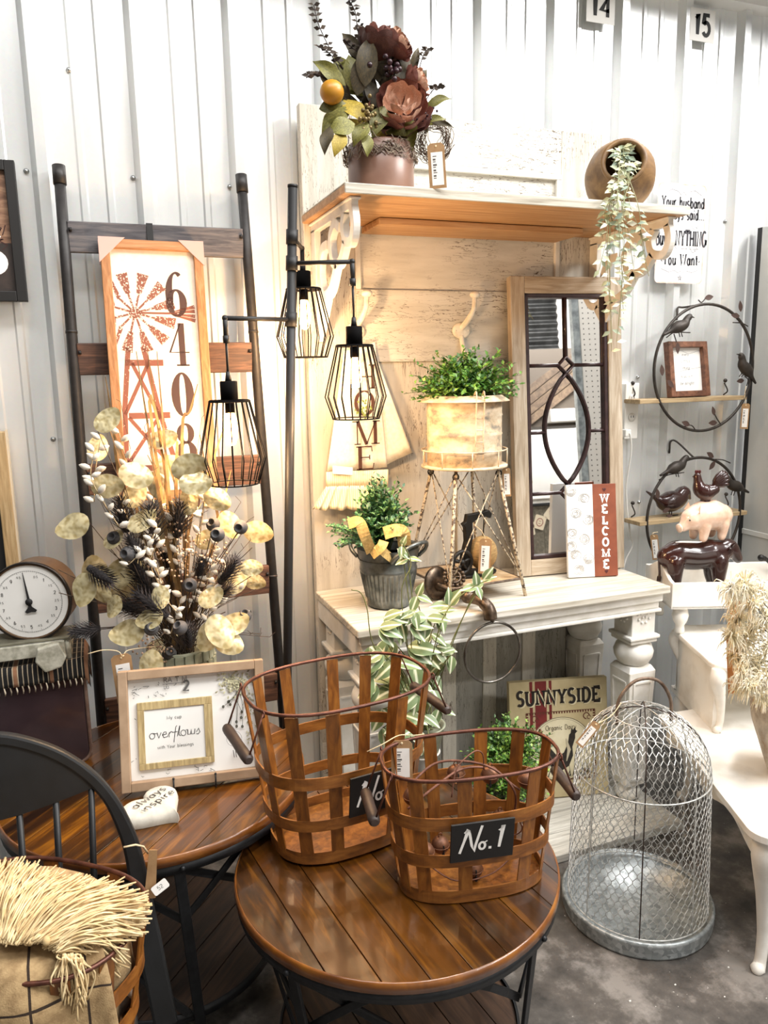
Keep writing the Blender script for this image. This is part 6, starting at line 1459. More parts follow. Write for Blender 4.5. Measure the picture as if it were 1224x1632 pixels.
for c_ in strands:
    q.tube(c_, .0011, 4)
    for i in range(2, len(c_), 1):
        for s in (-1, 1):
            if cnt >= 298 or rv.random() < .62: continue
            t = (c_[min(i+1, len(c_)-1)]-c_[i-1]).normalized(); d = AX[0]*s*rv.uniform(.3, 1)+t*rv.uniform(-.2, .8)-AX[2]*rv.uniform(-.2, .6); nrm = V((rv.uniform(-.5, .5), -.8, rv.uniform(-.2, 1)))
            place('vine_leaf', vme, tv, frame(c_[i], d, nrm.cross(d)) @ Matrix.Scale(rv.uniform(.024, .036), 4)); cnt += 1
q.build('vine_stem', M_('vine_stem', '8f8f6a', None, .7), tv, True)
# ------------------------------------------------------------------ Sunnyside dairy sign under the console
s0, s1 = V((1.415, 2.43, .033)), V((1.80, 2.335, .033))
u = (s1-s0).normalized(); n_ = u.cross(V((0, 0, 1))).normalized(); le = math.radians(7); v_ = V((0, 0, 1))*math.cos(le)-n_*math.sin(le)
SM = frame(s0, u, v_); sw, sh = (s1-s0).length, .47
sg = thing('dairy_sign', 'vintage cream dairy sign lettered SUNNYSIDE with a rooster under the console', 'sign', s0, SM.to_3x3().to_4x4())
q = MB(); q.span((0, 0, 0), (sw, sh, .03)); q.build('board', M_('dairy_cream', 'b8a67c', 'cbbb92', .6, 0, 9), sg, False, .002)
LM = lambda z: frame((0, 0, .0305+z), (1, 0, 0), (0, 1, 0))
q = MB()
for x0, x1 in ((.082, .094), (.104, .150), (.160, .171)): q.poly([(x0, sh*.58, .0305), (x1, sh*.58, .0305), (x1, sh-.001, .0305), (x0, sh-.001, .0305)])
q.build('red_stripes', M_('dairy_red', '6b1c1c', '7c2622', .7, 0, 30), sg)
q = MB(); text(q, 'SUNNYSIDE', LM(.0006), .058, cx=sw*.5+.004, y=sh-.096, th=.24, serif=.16, gap=.13, sx=.78); q.build('lettering_shadow', M_('dairy_shadow', 'ded2ae', None, .7), sg)
q = MB(); text(q, 'SUNNYSIDE', LM(.0010), .055, cx=sw*.5, y=sh-.093, th=.20, serif=.15, gap=.17, sx=.78); q.build('lettering', M_('dairy_ink', '241c16', None, .7), sg)
q = MB(); bx_, by_ = (.07, .352), (.06, .345)
for (a, b) in (((.066, .07), (.345, .07)), ((.345, .07), (.345, .345)), ((.345, .345), (.066, .345)), ((.066, .345), (.066, .07))):
    stroke2(q, [a, b], .0025, LM(.0004))
    for i in range(26):
        t = (i+.5)/26; x, y = lerp(a[0], b[0], t), lerp(a[1], b[1], t); cx_, cy_ = .205, .207; dx, dy = (1, 0) if a[0] == b[0] else (0, 1); sg_ = -1 if (x > cx_ if dx else y > cy_) else 1
        stroke2(q, [(x, y), (x+dx*sg_*.009, y+dy*sg_*.009)], .005, LM(.0004))
for sx, sy in ((.31, .32), (.10, .32), (.31, .095), (.10, .095)): stroke2(q, A(sx, sy, .012, .012, 0, 270, 12), .004, LM(.0004)); stroke2(q, A(sx+.01, sy-.006, .007, .007, 0, 300, 10), .003, LM(.0004))
q.build('border', M_('dairy_border', '5f2a1c', None, .7), sg)
q = MB(); q.lathe([(.128, 0), (0, .0006)], 48, LM(.0009) @ Matrix.Translation((.205, .195, 0)), cap=False); q.build('medallion', M_('medallion', 'd6caa6', 'e2d8b8', .7, 0, 20), sg)
q = MB(); Z2 = LM(.0022); stroke2(q, A(.205, .195, .127, .127, 0, 360, 48), .0016, Z2); stroke2(q, A(.205, .195, .120, .120, 0, 360, 48), .0008, Z2)
text(q, 'Organic Dairy'.replace('g', 'g'), Z2, .019, cx=.205, y=.272, th=.1, gap=.1, sx=.8)
q.build('medallion_lettering', M_('dairy_ink2', '4a3b2c', None, .7), sg)
q = MB()                                             # engraved rooster
q.poly([(x, y, .0327) for x, y in ((.165, .12), (.20, .105), (.235, .125), (.252, .165), (.25, .20), (.262, .235), (.262, .255), (.25, .262), (.238, .25), (.232, .215), (.215, .18), (.19, .165), (.17, .19), (.15, .215), (.128, .21), (.115, .185), (.118, .155), (.13, .175), (.145, .16))])
q.poly([(x, y, .0327) for x, y in ((.244, .258), (.248, .275), (.254, .268), (.26, .277), (.266, .265), (.272, .262), (.262, .252))])
stroke2(q, [(.2, .11), (.205, .085), (.22, .082)], .004, LM(.0024)); stroke2(q, [(.222, .115), (.228, .088), (.243, .086)], .004, LM(.0024))
rs = random.Random(2)
for i in range(22): x = rs.uniform(.12, .30); stroke2(q, [(x, .085), (x+rs.uniform(-.02, .03), .085+rs.uniform(.015, .06))], [.004, .0006], LM(.0024))
q.build('rooster_print', M_('engraving_ink', '332c24', '1d1813', .7, 0, 60), sg)
q = MB(); stroke2(q, [(.225, .235), (.236, .19), (.225, .145)], [.004, .014, .003], LM(.003)); q.build('rooster_highlight', M_('engraving_light', 'bdb296', None, .7), sg)
# ------------------------------------------------------------------ boxwood ball in a pot in front of the sign
pb = V((1.30, 2.24, .033)); gp = thing('potted_boxwood', 'spring green boxwood ball in a tall zinc pot below the console', 'plant', pb)
q = MB(); q.lathe([(0, .001), (.07, .001), (.085, .17), (.09, .172), (.082, .172), (.078, .15), (0, .15)], 32, Matrix.Translation(pb)); q.build('pot', gal2, gp, True)
bush(gp, pb+V((0, 0, .265)), (.165, .15, .175), 420, .016, boxy, 51, up=.1, leaves=13, down=-.9, thin=.06)
# ------------------------------------------------------------------ variegated wandering plant behind the tall basket
vp = V((.905, 2.112, .033)); vpl = thing('variegated_plant', 'tall striped-leaf plant on a white stand in front of the console', 'plant', vp)
q = MB(); q.lathe([(0, .001), (.06, .001), (.06, .02), (.03, .035), (.026, .44), (.06, .46), (0, .46)], 28, Matrix.Translation(vp)); q.build('stand', ck_w, vpl, True)
q = MB(); q.lathe([(0, .462), (.055, .462), (.075, .55), (.078, .552), (.07, .552), (.066, .54), (0, .54)], 28, Matrix.Translation(vp)); q.build('pot', potm, vpl, True)
def vleaf():
    t = NT('striped_leaf'); uvx = t.n('ShaderNodeTexCoord'); sx = t.n('ShaderNodeSeparateXYZ'); t.l(uvx.outputs['Object'], sx.inputs[0])
    a = t.n('ShaderNodeMath', operation='ABSOLUTE'); t.l(sx.outputs['Y'], a.inputs[0]); m = t.n('ShaderNodeMath', operation='MULTIPLY'); m.inputs[1].default_value = 21; t.l(a.outputs[0], m.inputs[0]); s = t.n('ShaderNodeMath', operation='COSINE'); t.l(m.outputs[0], s.inputs[0])
    c = t.ramp(s.outputs[0], [(.25, lin('6f8257')), (.6, lin('aab58a')), (.9, lin('dfe2c6'))]); t.col(t.rndv(c, .15)); return t.fin(.45)
m = MB()
def vl(u_, v_):
    w = math.sin(math.pi*u_**.75)*.29; s = (v_-.5)*2; return (u_, w*s, .12*abs(s)*w-.22*u_*u_)
m.surf(vl, 10, 6); vl_me = m.mesh('striped_leaf'); vl_me.materials.append(vleaf())
rv = random.Random(17); q = MB()
tips = [(638, 990, 40), (655, 995, 36), (612, 985, 38), (605, 1000, 40), (660, 975, 30), (680, 985, 44), (665, 950, 30), (700, 975, 36), (715, 965, 36), (640, 870, 24), (650, 890, 26), (590, 1030, 42), (625, 1020, 50), (650, 1030, 52), (675, 1040, 48), (695, 1030, 46), (600, 1055, 42), (630, 1055, 52), (660, 1060, 52), (685, 1070, 44), (705, 1055, 36), (600, 1090, 46), (635, 1095, 48), (665, 1105, 44), (690, 1100, 40), (610, 1130, 40), (645, 1140, 44), (675, 1140, 40), (720, 1045, 28), (725, 1035, 24), (585, 1075, 40), (700, 1130, 36), (655, 1165, 40), (630, 1175, 40), (685, 1180, 36), (610, 1160, 36), (770, 925, 30), (760, 935, 28), (688, 1010, 34), (610, 1040, 44), (640, 1075, 48), (670, 1085, 44)]
hub = vp+V((0, 0, .56))
for px, py, L in tips:
    Y = 2.05+rv.uniform(-.06, .06); p = onY(px, py, Y); s = L/F*2.3*1.15
    for k in range(2 if py > 1010 else 3):
        a = rv.uniform(0, 360) if py < 1010 else rv.uniform(180, 360); d = AX[0]*math.cos(math.radians(a))+AX[1]*math.sin(math.radians(a))-AX[2]*.35; nrm = V((rv.uniform(-.3, .3), -.6, .8)); place('striped_leaf', vl_me, vpl, frame(p, d, nrm.cross(d)) @ Matrix.Scale(s*rv.uniform(.68, .92), 4))
    q.tube(bez([hub+V((rv.uniform(-.03, .03), rv.uniform(-.03, .03), -.02)), lerp(hub, p, .55)+V((rv.uniform(-.02, .02), 0, .03)), p], 5), .0018, 5)
c_ = bez([hub, onY(600, 1040, 2.03), onY(585, 970, 2.02), onY(575, 945, 2.02), onY(560, 940, 2.02)], 5); q.tube(c_, .0017, 5); q.tube(bez([hub, onY(640, 960, 2.04), onY(655, 900, 2.03), onY(640, 862, 2.03)], 5), .0016, 5)
q.tube(bez([hub, onY(695, 1020, 2.0), onY(718, 965, 2.0), onY(755, 935, 2.0), onY(778, 924, 2.0)], 5), .002, 5)
q.build('stems', M_('wander_stem', '5f6a3a', '7d7a48', .6, 0, 40), vpl, True)
# ------------------------------------------------------------------ chicken wire cloche on a galvanized tray
cc = V((1.492, 1.765, .0)); CR = .212
cl_ = thing('wire_cloche', 'chicken wire cloche with arched handle on a round galvanized tray', 'cloche', cc)
wirem = M_('zinc_wire', 'a5a6a3', 'd6d6d2', .35, .45, 60)
zinc = NT('spangled_zinc'); vo = zinc.n('ShaderNodeTexVoronoi'); vo.inputs['Scale'].default_value = 75; zinc.l(zinc.coord((1, 1, 1)), vo.inputs['Vector']); zinc.col(zinc.mix(.65, lin('9aa0a1'), zinc.ramp(vo.outputs['Color'], [(.2, lin('868c8d')), (.8, lin('ccd1d2'))]))); zinc = zinc.fin(.4, .5)
q = MB(); q.lathe([(0, .004), (.205, .004), (.226, .002), (.229, .01), (.227, .018), (.231, .026), (.229, .042), (.232, .048), (.229, .056), (.222, .057), (.222, .012), (0, .012)], 64, Matrix.Translation(cc)); q.build('tray', zinc, cl_, True)
CH, DH = .425, .205                                    # straight wall height, dome height
def cw(s, a):                                         # s = arc length up the wall and dome
    if s < CH: r, z = CR-.012*s/CH, s
    else:
        t = (s-CH)/.292*math.pi/2; r, z = (CR-.012)*math.cos(min(t, math.pi/2)), CH+DH*math.sin(min(t, math.pi/2))
    return V((cc.x+r*math.cos(a), cc.y+r*math.sin(a), .055+z))
wm_ = MB(); N = 54; rowh = .0215; smax = CH+.292*.90; nrow = int(smax/rowh)
for i in range(nrow):                                 # hexagon net wrapped on the dome, coarser toward the crown
    s0_ = i*rowh; Nk = N if s0_ < CH+.125 else (36 if s0_ < CH+.19 else 20)
    for k in range(Nk):
        da = 6.2832/Nk; a = (k+.5*(i % 2))*da
        p1, p2 = cw(s0_, a), cw(s0_+rowh*.38, a)
        wm_.tube([p1, p2], .0014, 3)
        wm_.tube([p2, cw(s0_+rowh, a+da/2)], .0011, 3); wm_.tube([p2, cw(s0_+rowh, a-da/2)], .0011, 3)
stuff(wm_.build('chicken_wire', wirem, cl_, True))
for k in range(8):
    a = 6.2832*k/8+.15; q = MB(); q.tube([cw(smax/.90*(i/22)*.985, a) for i in range(23)], .002, 6); q.build('rib_wire', dkiron if k % 2 else wirem, cl_, True)
for s_ in (.0, CH, CH+.20):
    q = MB(); q.tube([cw(s_, 6.2832*i/60) for i in range(60)], .0024, 6, True); q.build('hoop', wirem, cl_, True)
ap_ = V((cc.x, cc.y, .055+CH+DH)); q = MB(); q.tube(bez([ap_+V((-.085, .02, -.05)), ap_+V((-.08, .018, .03)), ap_+V((-.03, .008, .085)), ap_+V((.04, -.005, .08)), ap_+V((.082, -.015, .02)), ap_+V((.088, -.018, -.055))], 7), .0052, 8); q.build('handle', M_('handle_rust', '5a4638', '8a7767', .5, .4, 40), cl_, True)
tagc('price_tag', 'kraft price tag tied to the handle of the wire cloche', facing(onY(952, 1152, 1.66), .3, -.62), .024, .082, 'kraft price tags', [onY(990, 1120, 1.72), onY(975, 1140, 1.67), onY(952, 1154, 1.66)])
# ------------------------------------------------------------------ white step table
sd_ = V((.36, .933, 0)); srt = V((.933, -.36, 0)); cor = V((1.56, 1.385, 0))
ST = thing('step_table', 'distressed white French step table with cabriole legs', 'table', cor+srt*.35+sd_*.3, Matrix(((srt.x, sd_.x, 0, 0), (srt.y, sd_.y, 0, 0), (0, 0, 1, 0), (0, 0, 0, 1))))
whp = M_('distressed_white', 'd9d2c6', 'f0ece4', .45, 0, 7, lo=.3, hi=.5)
TW, TD, LZ, UZ, UD = .70, 1.02, .455, .705, .58
X0, Y0 = -.35, -.3                                     # local coordinates of the front left corner
def serp(x0, x1, y0, y1, r, amp):                       # table outline with a waved front edge
    o = rrect(x0, x1, y0, y1, r, 6); out = []
    for x, y in o: out.append((x, y))
    fr0 = [(lerp(x0+r, x1-r, t), y0-amp*math.sin(math.pi*t)+amp*.5*math.sin(3*math.pi*t)) for t in [i/16 for i in range(17)]]
    rest = [p for p in o if not (abs(p[1]-y0) < 1e-6)]
    return fr0+rest[:]
def table_top(z, x0, x1, y0, y1, nm):
    q = MB(); o = serp(x0, x1, y0, y1, .06, .012); q.prism(o, z-.022, z); return q.build(nm, whp, ST, False, .006)
q = MB(); o_ = [p for p in serp(X0, X0+TW, Y0, Y0+TD, .06, .012)]; o_ = [(max(x, X0+.14) if y > Y0+.78 else x, y) for x, y in o_]
ii = [i for i, p in enumerate(o_) if p[1] > Y0+.78 and p[0] < X0+.2][-1]; o_ = o_[:ii+1]+[(X0+.14, Y0+.80), (X0, Y0+.76)]+o_[ii+1:]
q.prism(o_, LZ-.022, LZ); q.build('lower_top', whp, ST, False, .006)
table_top(UZ, X0+.12, X0+TW-.06, Y0+UD, Y0+TD, 'upper_top')
def apron(x0, x1, y, z, d=.02, ax=0, drop=.07):
    n = 20; o = [(lerp(x0, x1, i/n), z) for i in range(n+1)]+[(lerp(x0, x1, 1-i/n), z-drop*(.72+.28*math.cos(4*math.pi*(i/n)))) for i in range(n+1)]
    M = Matrix(((1, 0, 0, 0), (0, 0, -1, y), (0, 1, 0, 0), (0, 0, 0, 1))) if ax == 0 else Matrix(((0, 0, 1, y), (1, 0, 0, 0), (0, 1, 0, 0), (0, 0, 0, 1)))
    q = MB(); q.prism(o, -d/2, d/2, M); q.build('apron', whp, ST, False, .002)
apron(X0+.05, X0+TW-.05, Y0+.035, LZ-.022); apron(Y0+.05, Y0+.74, X0+.035, LZ-.022, ax=1); apron(Y0+.05, Y0+TD-.05, X0+TW-.035, LZ-.022, ax=1)
apron(X0+.16, X0+TW-.10, Y0+UD+.03, UZ-.022, drop=.03); 
def cab(x, y, sx, sy, z0, z1, r0=.03, nm='leg'):
    pr = [(0, 0, 0, .010), (.0, .0, .02, .018), (-.012, -.012, .06, .014), (-.018, -.018, .25, .015), (-.008, -.008, .55, .021), (.012, .012, .85, .030), (.004, .004, 1, .030)]
    pts = [V((x+sx*a, y+sy*b, lerp(z0, z1, t))) for a, b, t, r in pr]; c_ = bez(pts, 4); rs_ = []
    for i in range(len(c_)): k = i/4; j = min(len(pr)-2, int(k)); rs_.append(lerp(pr[j][3], pr[j+1][3], k-j)*r0/.03)
    q = MB(); q.tube(c_, rs_, 14); return q.build(nm, whp, ST)
for x, y, sx, sy in ((X0+.06, Y0+.06, -1, -1), (X0+TW-.06, Y0+.06, 1, -1), (X0+.18, Y0+TD-.06, -1, 1), (X0+TW-.06, Y0+TD-.06, 1, 1)): cab(x, y, sx, sy, .001, LZ-.022, .034)
for x, sx in ((X0+.15, -1), (X0+TW-.09, 1)):
    for y, sy in ((Y0+UD+.035, -1), (Y0+TD-.04, 1)): cab(x, y, sx, sy, LZ, UZ-.022, .026, 'upper_leg')
q = MB(); q.span((X0+.14, Y0+UD+.05, LZ), (X0+.16, Y0+TD-.05, UZ-.022)); q.build('side_panel', whp, ST)
q = MB(); q.span((X0+.14, Y0+TD-.06, LZ), (X0+TW-.08, Y0+TD-.045, UZ-.022)); q.build('back_panel', whp, ST)
# ------------------------------------------------------------------ white footed tray
tcn = V((1.95, 2.185, 0)); TA = math.radians(-21)
TY = thing('footed_tray', 'white wooden tray on turned feet beside the hall tree', 'tray', (tcn.x, tcn.y, UZ), RZ(TA))
trw, trd, tzb, tzt = .60, .30, .105, .205
q = MB(); q.span((0, 0, tzb), (trw, trd, tzb+.012)); q.build('floor', whp, TY, False, .002)
for a, b in (((0, 0), (trw, .014)), ((0, trd-.014), (trw, trd))): q = MB(); q.span((*a, tzb), (*b, tzt)); q.build('side', whp, TY, False, .003)
for x in (0, trw-.014):
    q = MB(); q.prism([(.014, tzb), (trd-.014, tzb), (trd-.014, tzt)]+[(lerp(trd-.014, .014, t), tzt+.045*math.sin(math.pi*t)**2) for t in [i/10 for i in range(1, 10)]]+[(.014, tzt)], x, x+.014, Matrix(((0, 0, 1, 0), (1, 0, 0, 0), (0, 1, 0, 0), (0, 0, 0, 1)))); q.build('end', whp, TY, False, .002)
for x in (.05, trw-.05):
    for y in (.04, trd-.04): q = MB(); q.lathe([(.016, .001), (.019, .008), (.017, .022), (.016, .032), (.026, .05), (.031, .07), (.026, .092), (.022, .098), (.026, .105)], 20, Matrix.Translation((x, y, 0))); q.build('foot', whp, TY)
# ------------------------------------------------------------------ stacked farm animals
def blob(mb, name, mat, parent, vox=.0042, it=10):     # fuse overlapping shapes into one smooth continuous body
    o = mb.build(name, mat, parent); md = o.modifiers.new('remesh', 'REMESH'); md.mode = 'VOXEL'; md.voxel_size = vox; md.use_smooth_shade = True
    sm_ = o.modifiers.new('smooth', 'SMOOTH'); sm_.iterations = it; sm_.factor = .5; return o
def chain(mb, pts, rad, M=None, n=16):
    c_ = bez(pts, 5); r = []
    for i in range(len(c_)): k = i/5; a = min(len(rad)-2, int(k)); r.append(lerp(rad[a], rad[a+1], k-a))
    mb.tube([M @ p for p in c_] if M else c_, r, n)
    for p, q_ in ((c_[0], r[0]), (c_[-1], r[-1])): mb.ball(M @ p if M else p, q_, 12)
choc = M_('glazed_chocolate', '260f0b', '381813', .25, 0, 8, coat=.4)
fl = UZ+tzb+.0135
ao = onY(1105, 940, 2.25); drop = ao.z-fl                     # the bull's hooves stand on the tray floor
an = thing('stacked_farm_animals', 'glazed figurine of rooster on pink pig on dark brown bull', 'figurine', (ao.x, ao.y, fl), RZ(-YAW+.05))
Z0 = drop
UP0 = Matrix.Translation((0, 0, Z0)); b = MB()
chain(b, [(-.105, 0, .135), (-.07, 0, .142), (0, 0, .135), (.06, 0, .143), (.105, 0, .150)], [.044, .056, .055, .056, .042], UP0)
chain(b, [(.095, 0, .150), (.125, 0, .165), (.145, 0, .150), (.168, 0, .118)], [.042, .034, .029, .019], UP0)
for x, y in ((.08, .032), (.08, -.032), (-.09, .032), (-.09, -.032)): chain(b, [(x, y, .12), (x, y*1.05, .06), (x+.004, y, .02), (x, y, -Z0+.016)], [.034, .026, .018, .017], UP0)
blob(b, 'bull_body', choc, an)
UP = Matrix.Translation((0, 0, Z0))
for s in (-1, 1):
    q = MB(); q.tube([UP @ V(p) for p in ((.128, s*.020, .172), (.127, s*.034, .180), (.134, s*.042, .194))], [.006, .005, .001], 8); q.build('bull_horn', choc, an)
    q = MB(); q.tube([UP @ V(p) for p in ((.12, s*.026, .168), (.112, s*.046, .166))], [.008, .004], 8); q.build('bull_ear', choc, an)
q = MB(); q.tube([UP @ V(p) for p in bez([(-.128, 0, .165), (-.140, 0, .13), (-.136, 0, .07), (-.138, .0, .04)], 5)], [.006]*6+[.005]*6+[.009]*4, 8); q.build('bull_tail', choc, an)
pink = M_('glazed_pink', 'd9ad90', 'f3dac6', .22, 0, 14, coat=.5)
PGM = UP @ Matrix.Translation((.04, 0, 0)) @ RZ(math.radians(14)) @ Matrix.Translation((-.04, 0, 0)); b = MB()
chain(b, [(.098, 0, .288), (.06, 0, .292), (.01, 0, .290), (-.03, 0, .282)], [.046, .060, .057, .044], PGM)
chain(b, [(-.02, 0, .286), (-.045, 0, .272), (-.068, 0, .256)], [.042, .033, .020], PGM)
for x, y in ((.088, .028), (.088, -.028), (.005, .028), (.005, -.028)): chain(b, [(x, y, .26), (x, y, .23), (x-.003, y, .210)], [.026, .019, .016], PGM)
blob(b, 'pig_body', pink, an)
for s in (-1, 1):
    q = MB(); q.add([(-.012, s*.026, .312), (-.034, s*.046, .310), (-.022, s*.034, .342), (-.025, s*.020, .316)], [(0, 1, 2), (1, 3, 2), (3, 0, 2), (0, 3, 1)], False, PGM); q.build('pig_ear', pink, an)
q = MB(); q.lathe([(.017, 0), (.017, .006), (0, .007)], 14, PGM @ aim((-.082, 0, .252), (-1, 0, -.2))); q.build('pig_snout', pink, an)
for s in (-1, 1): q = MB(); q.ball(tuple(PGM @ V((-.060, s*.026, .284))), .004, 8); q.build('pig_eye', choc, an)
RGM = UP @ Matrix.Translation((.028, 0, .343)) @ RZ(math.radians(170))
b = MB(); chain(b, [(-.03, 0, .048), (0, 0, .038), (.022, 0, .050), (.031, 0, .078), (.034, 0, .100)], [.020, .033, .028, .017, .0135], RGM); chain(b, [(0, 0, .03), (0, 0, .008), (0, 0, -.004)], [.022, .018, .022], RGM); b.tube([RGM @ V((.04, 0, .100)), RGM @ V((.056, 0, .095))], [.006, .001], 8)
blob(b, 'rooster_body', choc, an, .0028, 6)
for k in range(6):
    t = k/5; e = V((-.040-.040*math.sin(.5+t*1.3), (k-2.5)*.003, .118-.050*t*t)); m_ = V((-.034-.012*t, 0, .085-.02*t)); c_ = [V((-.026, 0, .05)), m_, e]
    q = MB(); q.tube([RGM @ p for p in bez(c_, 5)], [.009]*4+[.012]*4+[.011, .008, .004], 8); q.build('rooster_tail_feather', choc, an)
cmb = M_('comb_red', '4a1512', None, .3)
q = MB()
for k in range(3): q.ball(tuple(RGM @ V((.026+.007*k, 0, .115))), (.005, .003, .008), 8)
q.build('rooster_comb', cmb, an); q = MB(); q.ball(tuple(RGM @ V((.042, 0, .086))), (.004, .003, .008), 8); q.build('rooster_wattle', cmb, an)
q = MB(); q.prism([(-.10, -.045), (-.02, -.062), (.0, -.05), (-.075, -.03)], .200+Z0, .202+Z0); q.build('white_tag', paper, an)
# dark carved bird standing on the lower ring shelf
# ------------------------------------------------------------------ stone vase with feathery cream flowers
vc = V((1.93, 1.60, LZ+.001)); VZ = thing('stone_vase', 'weathered grey stone vase on the white step table', 'vase', vc)
stn = NT('weathered_stone'); f = stn.noise(stn.coord((1, 1, .6)), 14, 9, .7); stn.col(stn.ramp(f, [(.34, lin('8f7558')), (.47, lin('a8a093')), (.62, lin('c9c2b4'))])); stn.bump(f, .5, .004); stn = stn.fin(.8)
q = MB(); q.lathe([(0, .002), (.07, .002), (.075, .01), (.095, .07), (.128, .17), (.135, .22), (.12, .275), (.085, .315), (.07, .325), (.078, .345), (.07, .345), (.06, .32), (0, .30)], 40, Matrix.Translation(vc)); q.build('body', stn, VZ, True)
vf = thing('pampas_bouquet', 'cream feathery pampas and white spray bouquet in the stone vase', 'flower arrangement', vc+V((0, 0, .33)))
pam = M_('pampas_cream', 'efe2bd', 'fbf5e6', .9, 0, 25, rnd=.12, island=True); rp2 = random.Random(6); q = MB(); st = MB()
base_ = vc+V((0, 0, .33))
heads = [(1165, 950), (1170, 985), (1160, 1010), (1168, 1040), (1175, 1070), (1190, 1090), (1205, 1110), (1180, 1020), (1190, 960), (1195, 1000), (1185, 1050), (1160, 935), (1180, 930), (1205, 940), (1215, 1080), (1200, 1060), (1215, 985), (1220, 1030), (1172, 1092), (1230, 1110)]
for px, py in heads:
    p = onY(px+6, py, 1.53+rp2.uniform(-.05, .06)); st.tube(bez([base_+V((0, 0, -.08)), lerp(base_, p, .5)+V((0, 0, .03)), p], 4), .0016, 4)
    for i in range(110):
        d = V((rp2.gauss(-.2, .6), rp2.gauss(-.3, .5), rp2.gauss(.1, .7))).normalized(); l = rp2.uniform(.018, .038); s_ = V((rp2.uniform(-.6, .6), 0, rp2.uniform(-.7, .5)))
        c_ = bez([p+d*.004, p+d*l*.6+s_*.008, p+d*l+s_*.02, p+d*l*1.1+s_*.03+V((0, 0, -.012))], 2); q.tube(c_, [.0018, .002, .002, .0018, .0015, .001, .0005][:len(c_)], 3)
stuff(q.build('pampas_plumes', pam, vf, True)); 
fl_m = MB()
for i in range(150):
    p = onY(rp2.uniform(1190, 1250), rp2.uniform(925, 1110), 1.52+rp2.uniform(-.06, .03)); fl_m.ball(p, .0035, 5); 
    if i % 3 == 0: st.tube([p, lerp(p, base_, .35)], .0007, 3)
stuff(fl_m.build('white_spray', M_('spray_white', 'ece6d2', None, .8), vf, True))
st.build('stem', M_('dark_spray_stem', '3a3428', '5c523c', .8, 0, 40), vf, True)
q = MB(); rb = onY(1158, 1010, 1.66); 
for pts in (((1185, 920), (1168, 1010), (1170, 1105)),): q.strip(bez([onY(x, y, 1.62) for x, y in pts], 6), .035, .001, (-.3, -1, .1))
q.build('orange_leaves', M_('rust_leaf', 'b06a30', 'cf8c4b', .6, 0, 12), vf, True)
# black metal ornament peeping in beside the bouquet
bo = onY(1222, 893, 2.25); ob = thing('black_garden_snips', 'black iron handle lying across the far rim of the white tray', 'tool', bo)
q = MB(); q.tube(bez([onY(1213, 889, 2.25), onY(1222, 892, 2.25), onY(1234, 905, 2.25), onY(1246, 925, 2.25)], 5), [.010]*4+[.008]*12, 10); q.ball(onY(1213, 889, 2.25), .014, 12); q.build('handle', black, ob, True)
# ------------------------------------------------------------------ tin sign
sn0, sn1 = onY(1041, 453, 2.69), onY(1127, 292, 2.69); sx0, sx1, sz0, sz1 = 2.228, 2.476, 2.042, 2.438
ts = thing('tin_sign', 'white tin sign reading Your husband said Buy ANYTHING You Want', 'sign', ((sx0+sx1)/2, 2.69, sz0))
TSm = Matrix(((1, 0, 0, 0), (0, 0, -1, 0), (0, 1, 0, 0), (0, 0, 0, 1)))
tin = NT('tin_white_edge'); g = tin.n('ShaderNodeTexCoord'); f = tin.noise(tin.coord((1, 1, 1)), 10, 4); tin.col(tin.ramp(f, [(.3, lin('f0e6e2')), (.5, lin('f7f5f3'))])); tin = tin.fin(.35)
q = MB(); q.prism(rrect(sx0, sx1, sz0, sz1, .018), -2.6915, -2.6895, TSm); q.build('plate', tin, ts, True)
q = MB(); rim_ = rrect(sx0+.003, sx1-.003, sz0+.003, sz1-.003, .016); stroke2(q, rim_+[rim_[0]], .006, frame((0, 2.6892, 0), (1, 0, 0), (0, 0, 1))); q.build('pink_edge', M_('pink_edge', 'dfa593', 'f0d6cc', .4, 0, 20), ts, True)
TM2 = frame(((sx0+sx1)/2+.006, 2.6888, sz0), (1, 0, 0), (0, 0, 1))
q = MB()
text(q, 'Your husband', TM2, .042, cx=0, y=.303, th=.17, serif=.07, gap=.10, sx=.62); text(q, 'always said...', TM2, .042, cx=.008, y=.257, th=.17, serif=.06, gap=.10, sx=.60)
text(q, 'Buy ANYTHING', TM2, .060, cx=-.002, y=.152, th=.145, serif=.05, gap=.07, sx=.46); text(q, 'You Want', TM2, .044, cx=0, y=.075, th=.17, serif=.09, gap=.12, sx=.66)
q.build('lettering', M_('tin_ink', '35343a', None, .6), ts, True)
q = MB()
for s in (-1, 1):
    stroke2(q, [(s*.1, .352), (s*.06, .372), (s*.03, .366), (s*.012, .352), (0, .366)], .0016, TM2); curl(q, TM2, s*.02, .232, .06, s); curl(q, TM2, s*.025, .138, .05, s, .0016); stroke2(q, [(s*.10, .058), (s*.06, .045), (s*.03, .052), (s*.01, .042), (0, .05)], .0014, TM2); curl(q, TM2, s*.085, .09, .014, s, .002)
stroke2(q, [(0, .14), (.1, .14)], .0012, TM2)
for k in range(5):
    a, b = math.radians(90+144*k), math.radians(90+144*(k+1)); stroke2(q, [(.012*math.cos(a), .022+.012*math.sin(a)), (.012*math.cos(b), .022+.012*math.sin(b))], .0014, TM2)
q.build('scrollwork', M_('tin_scroll', '55535a', None, .6), ts, True)
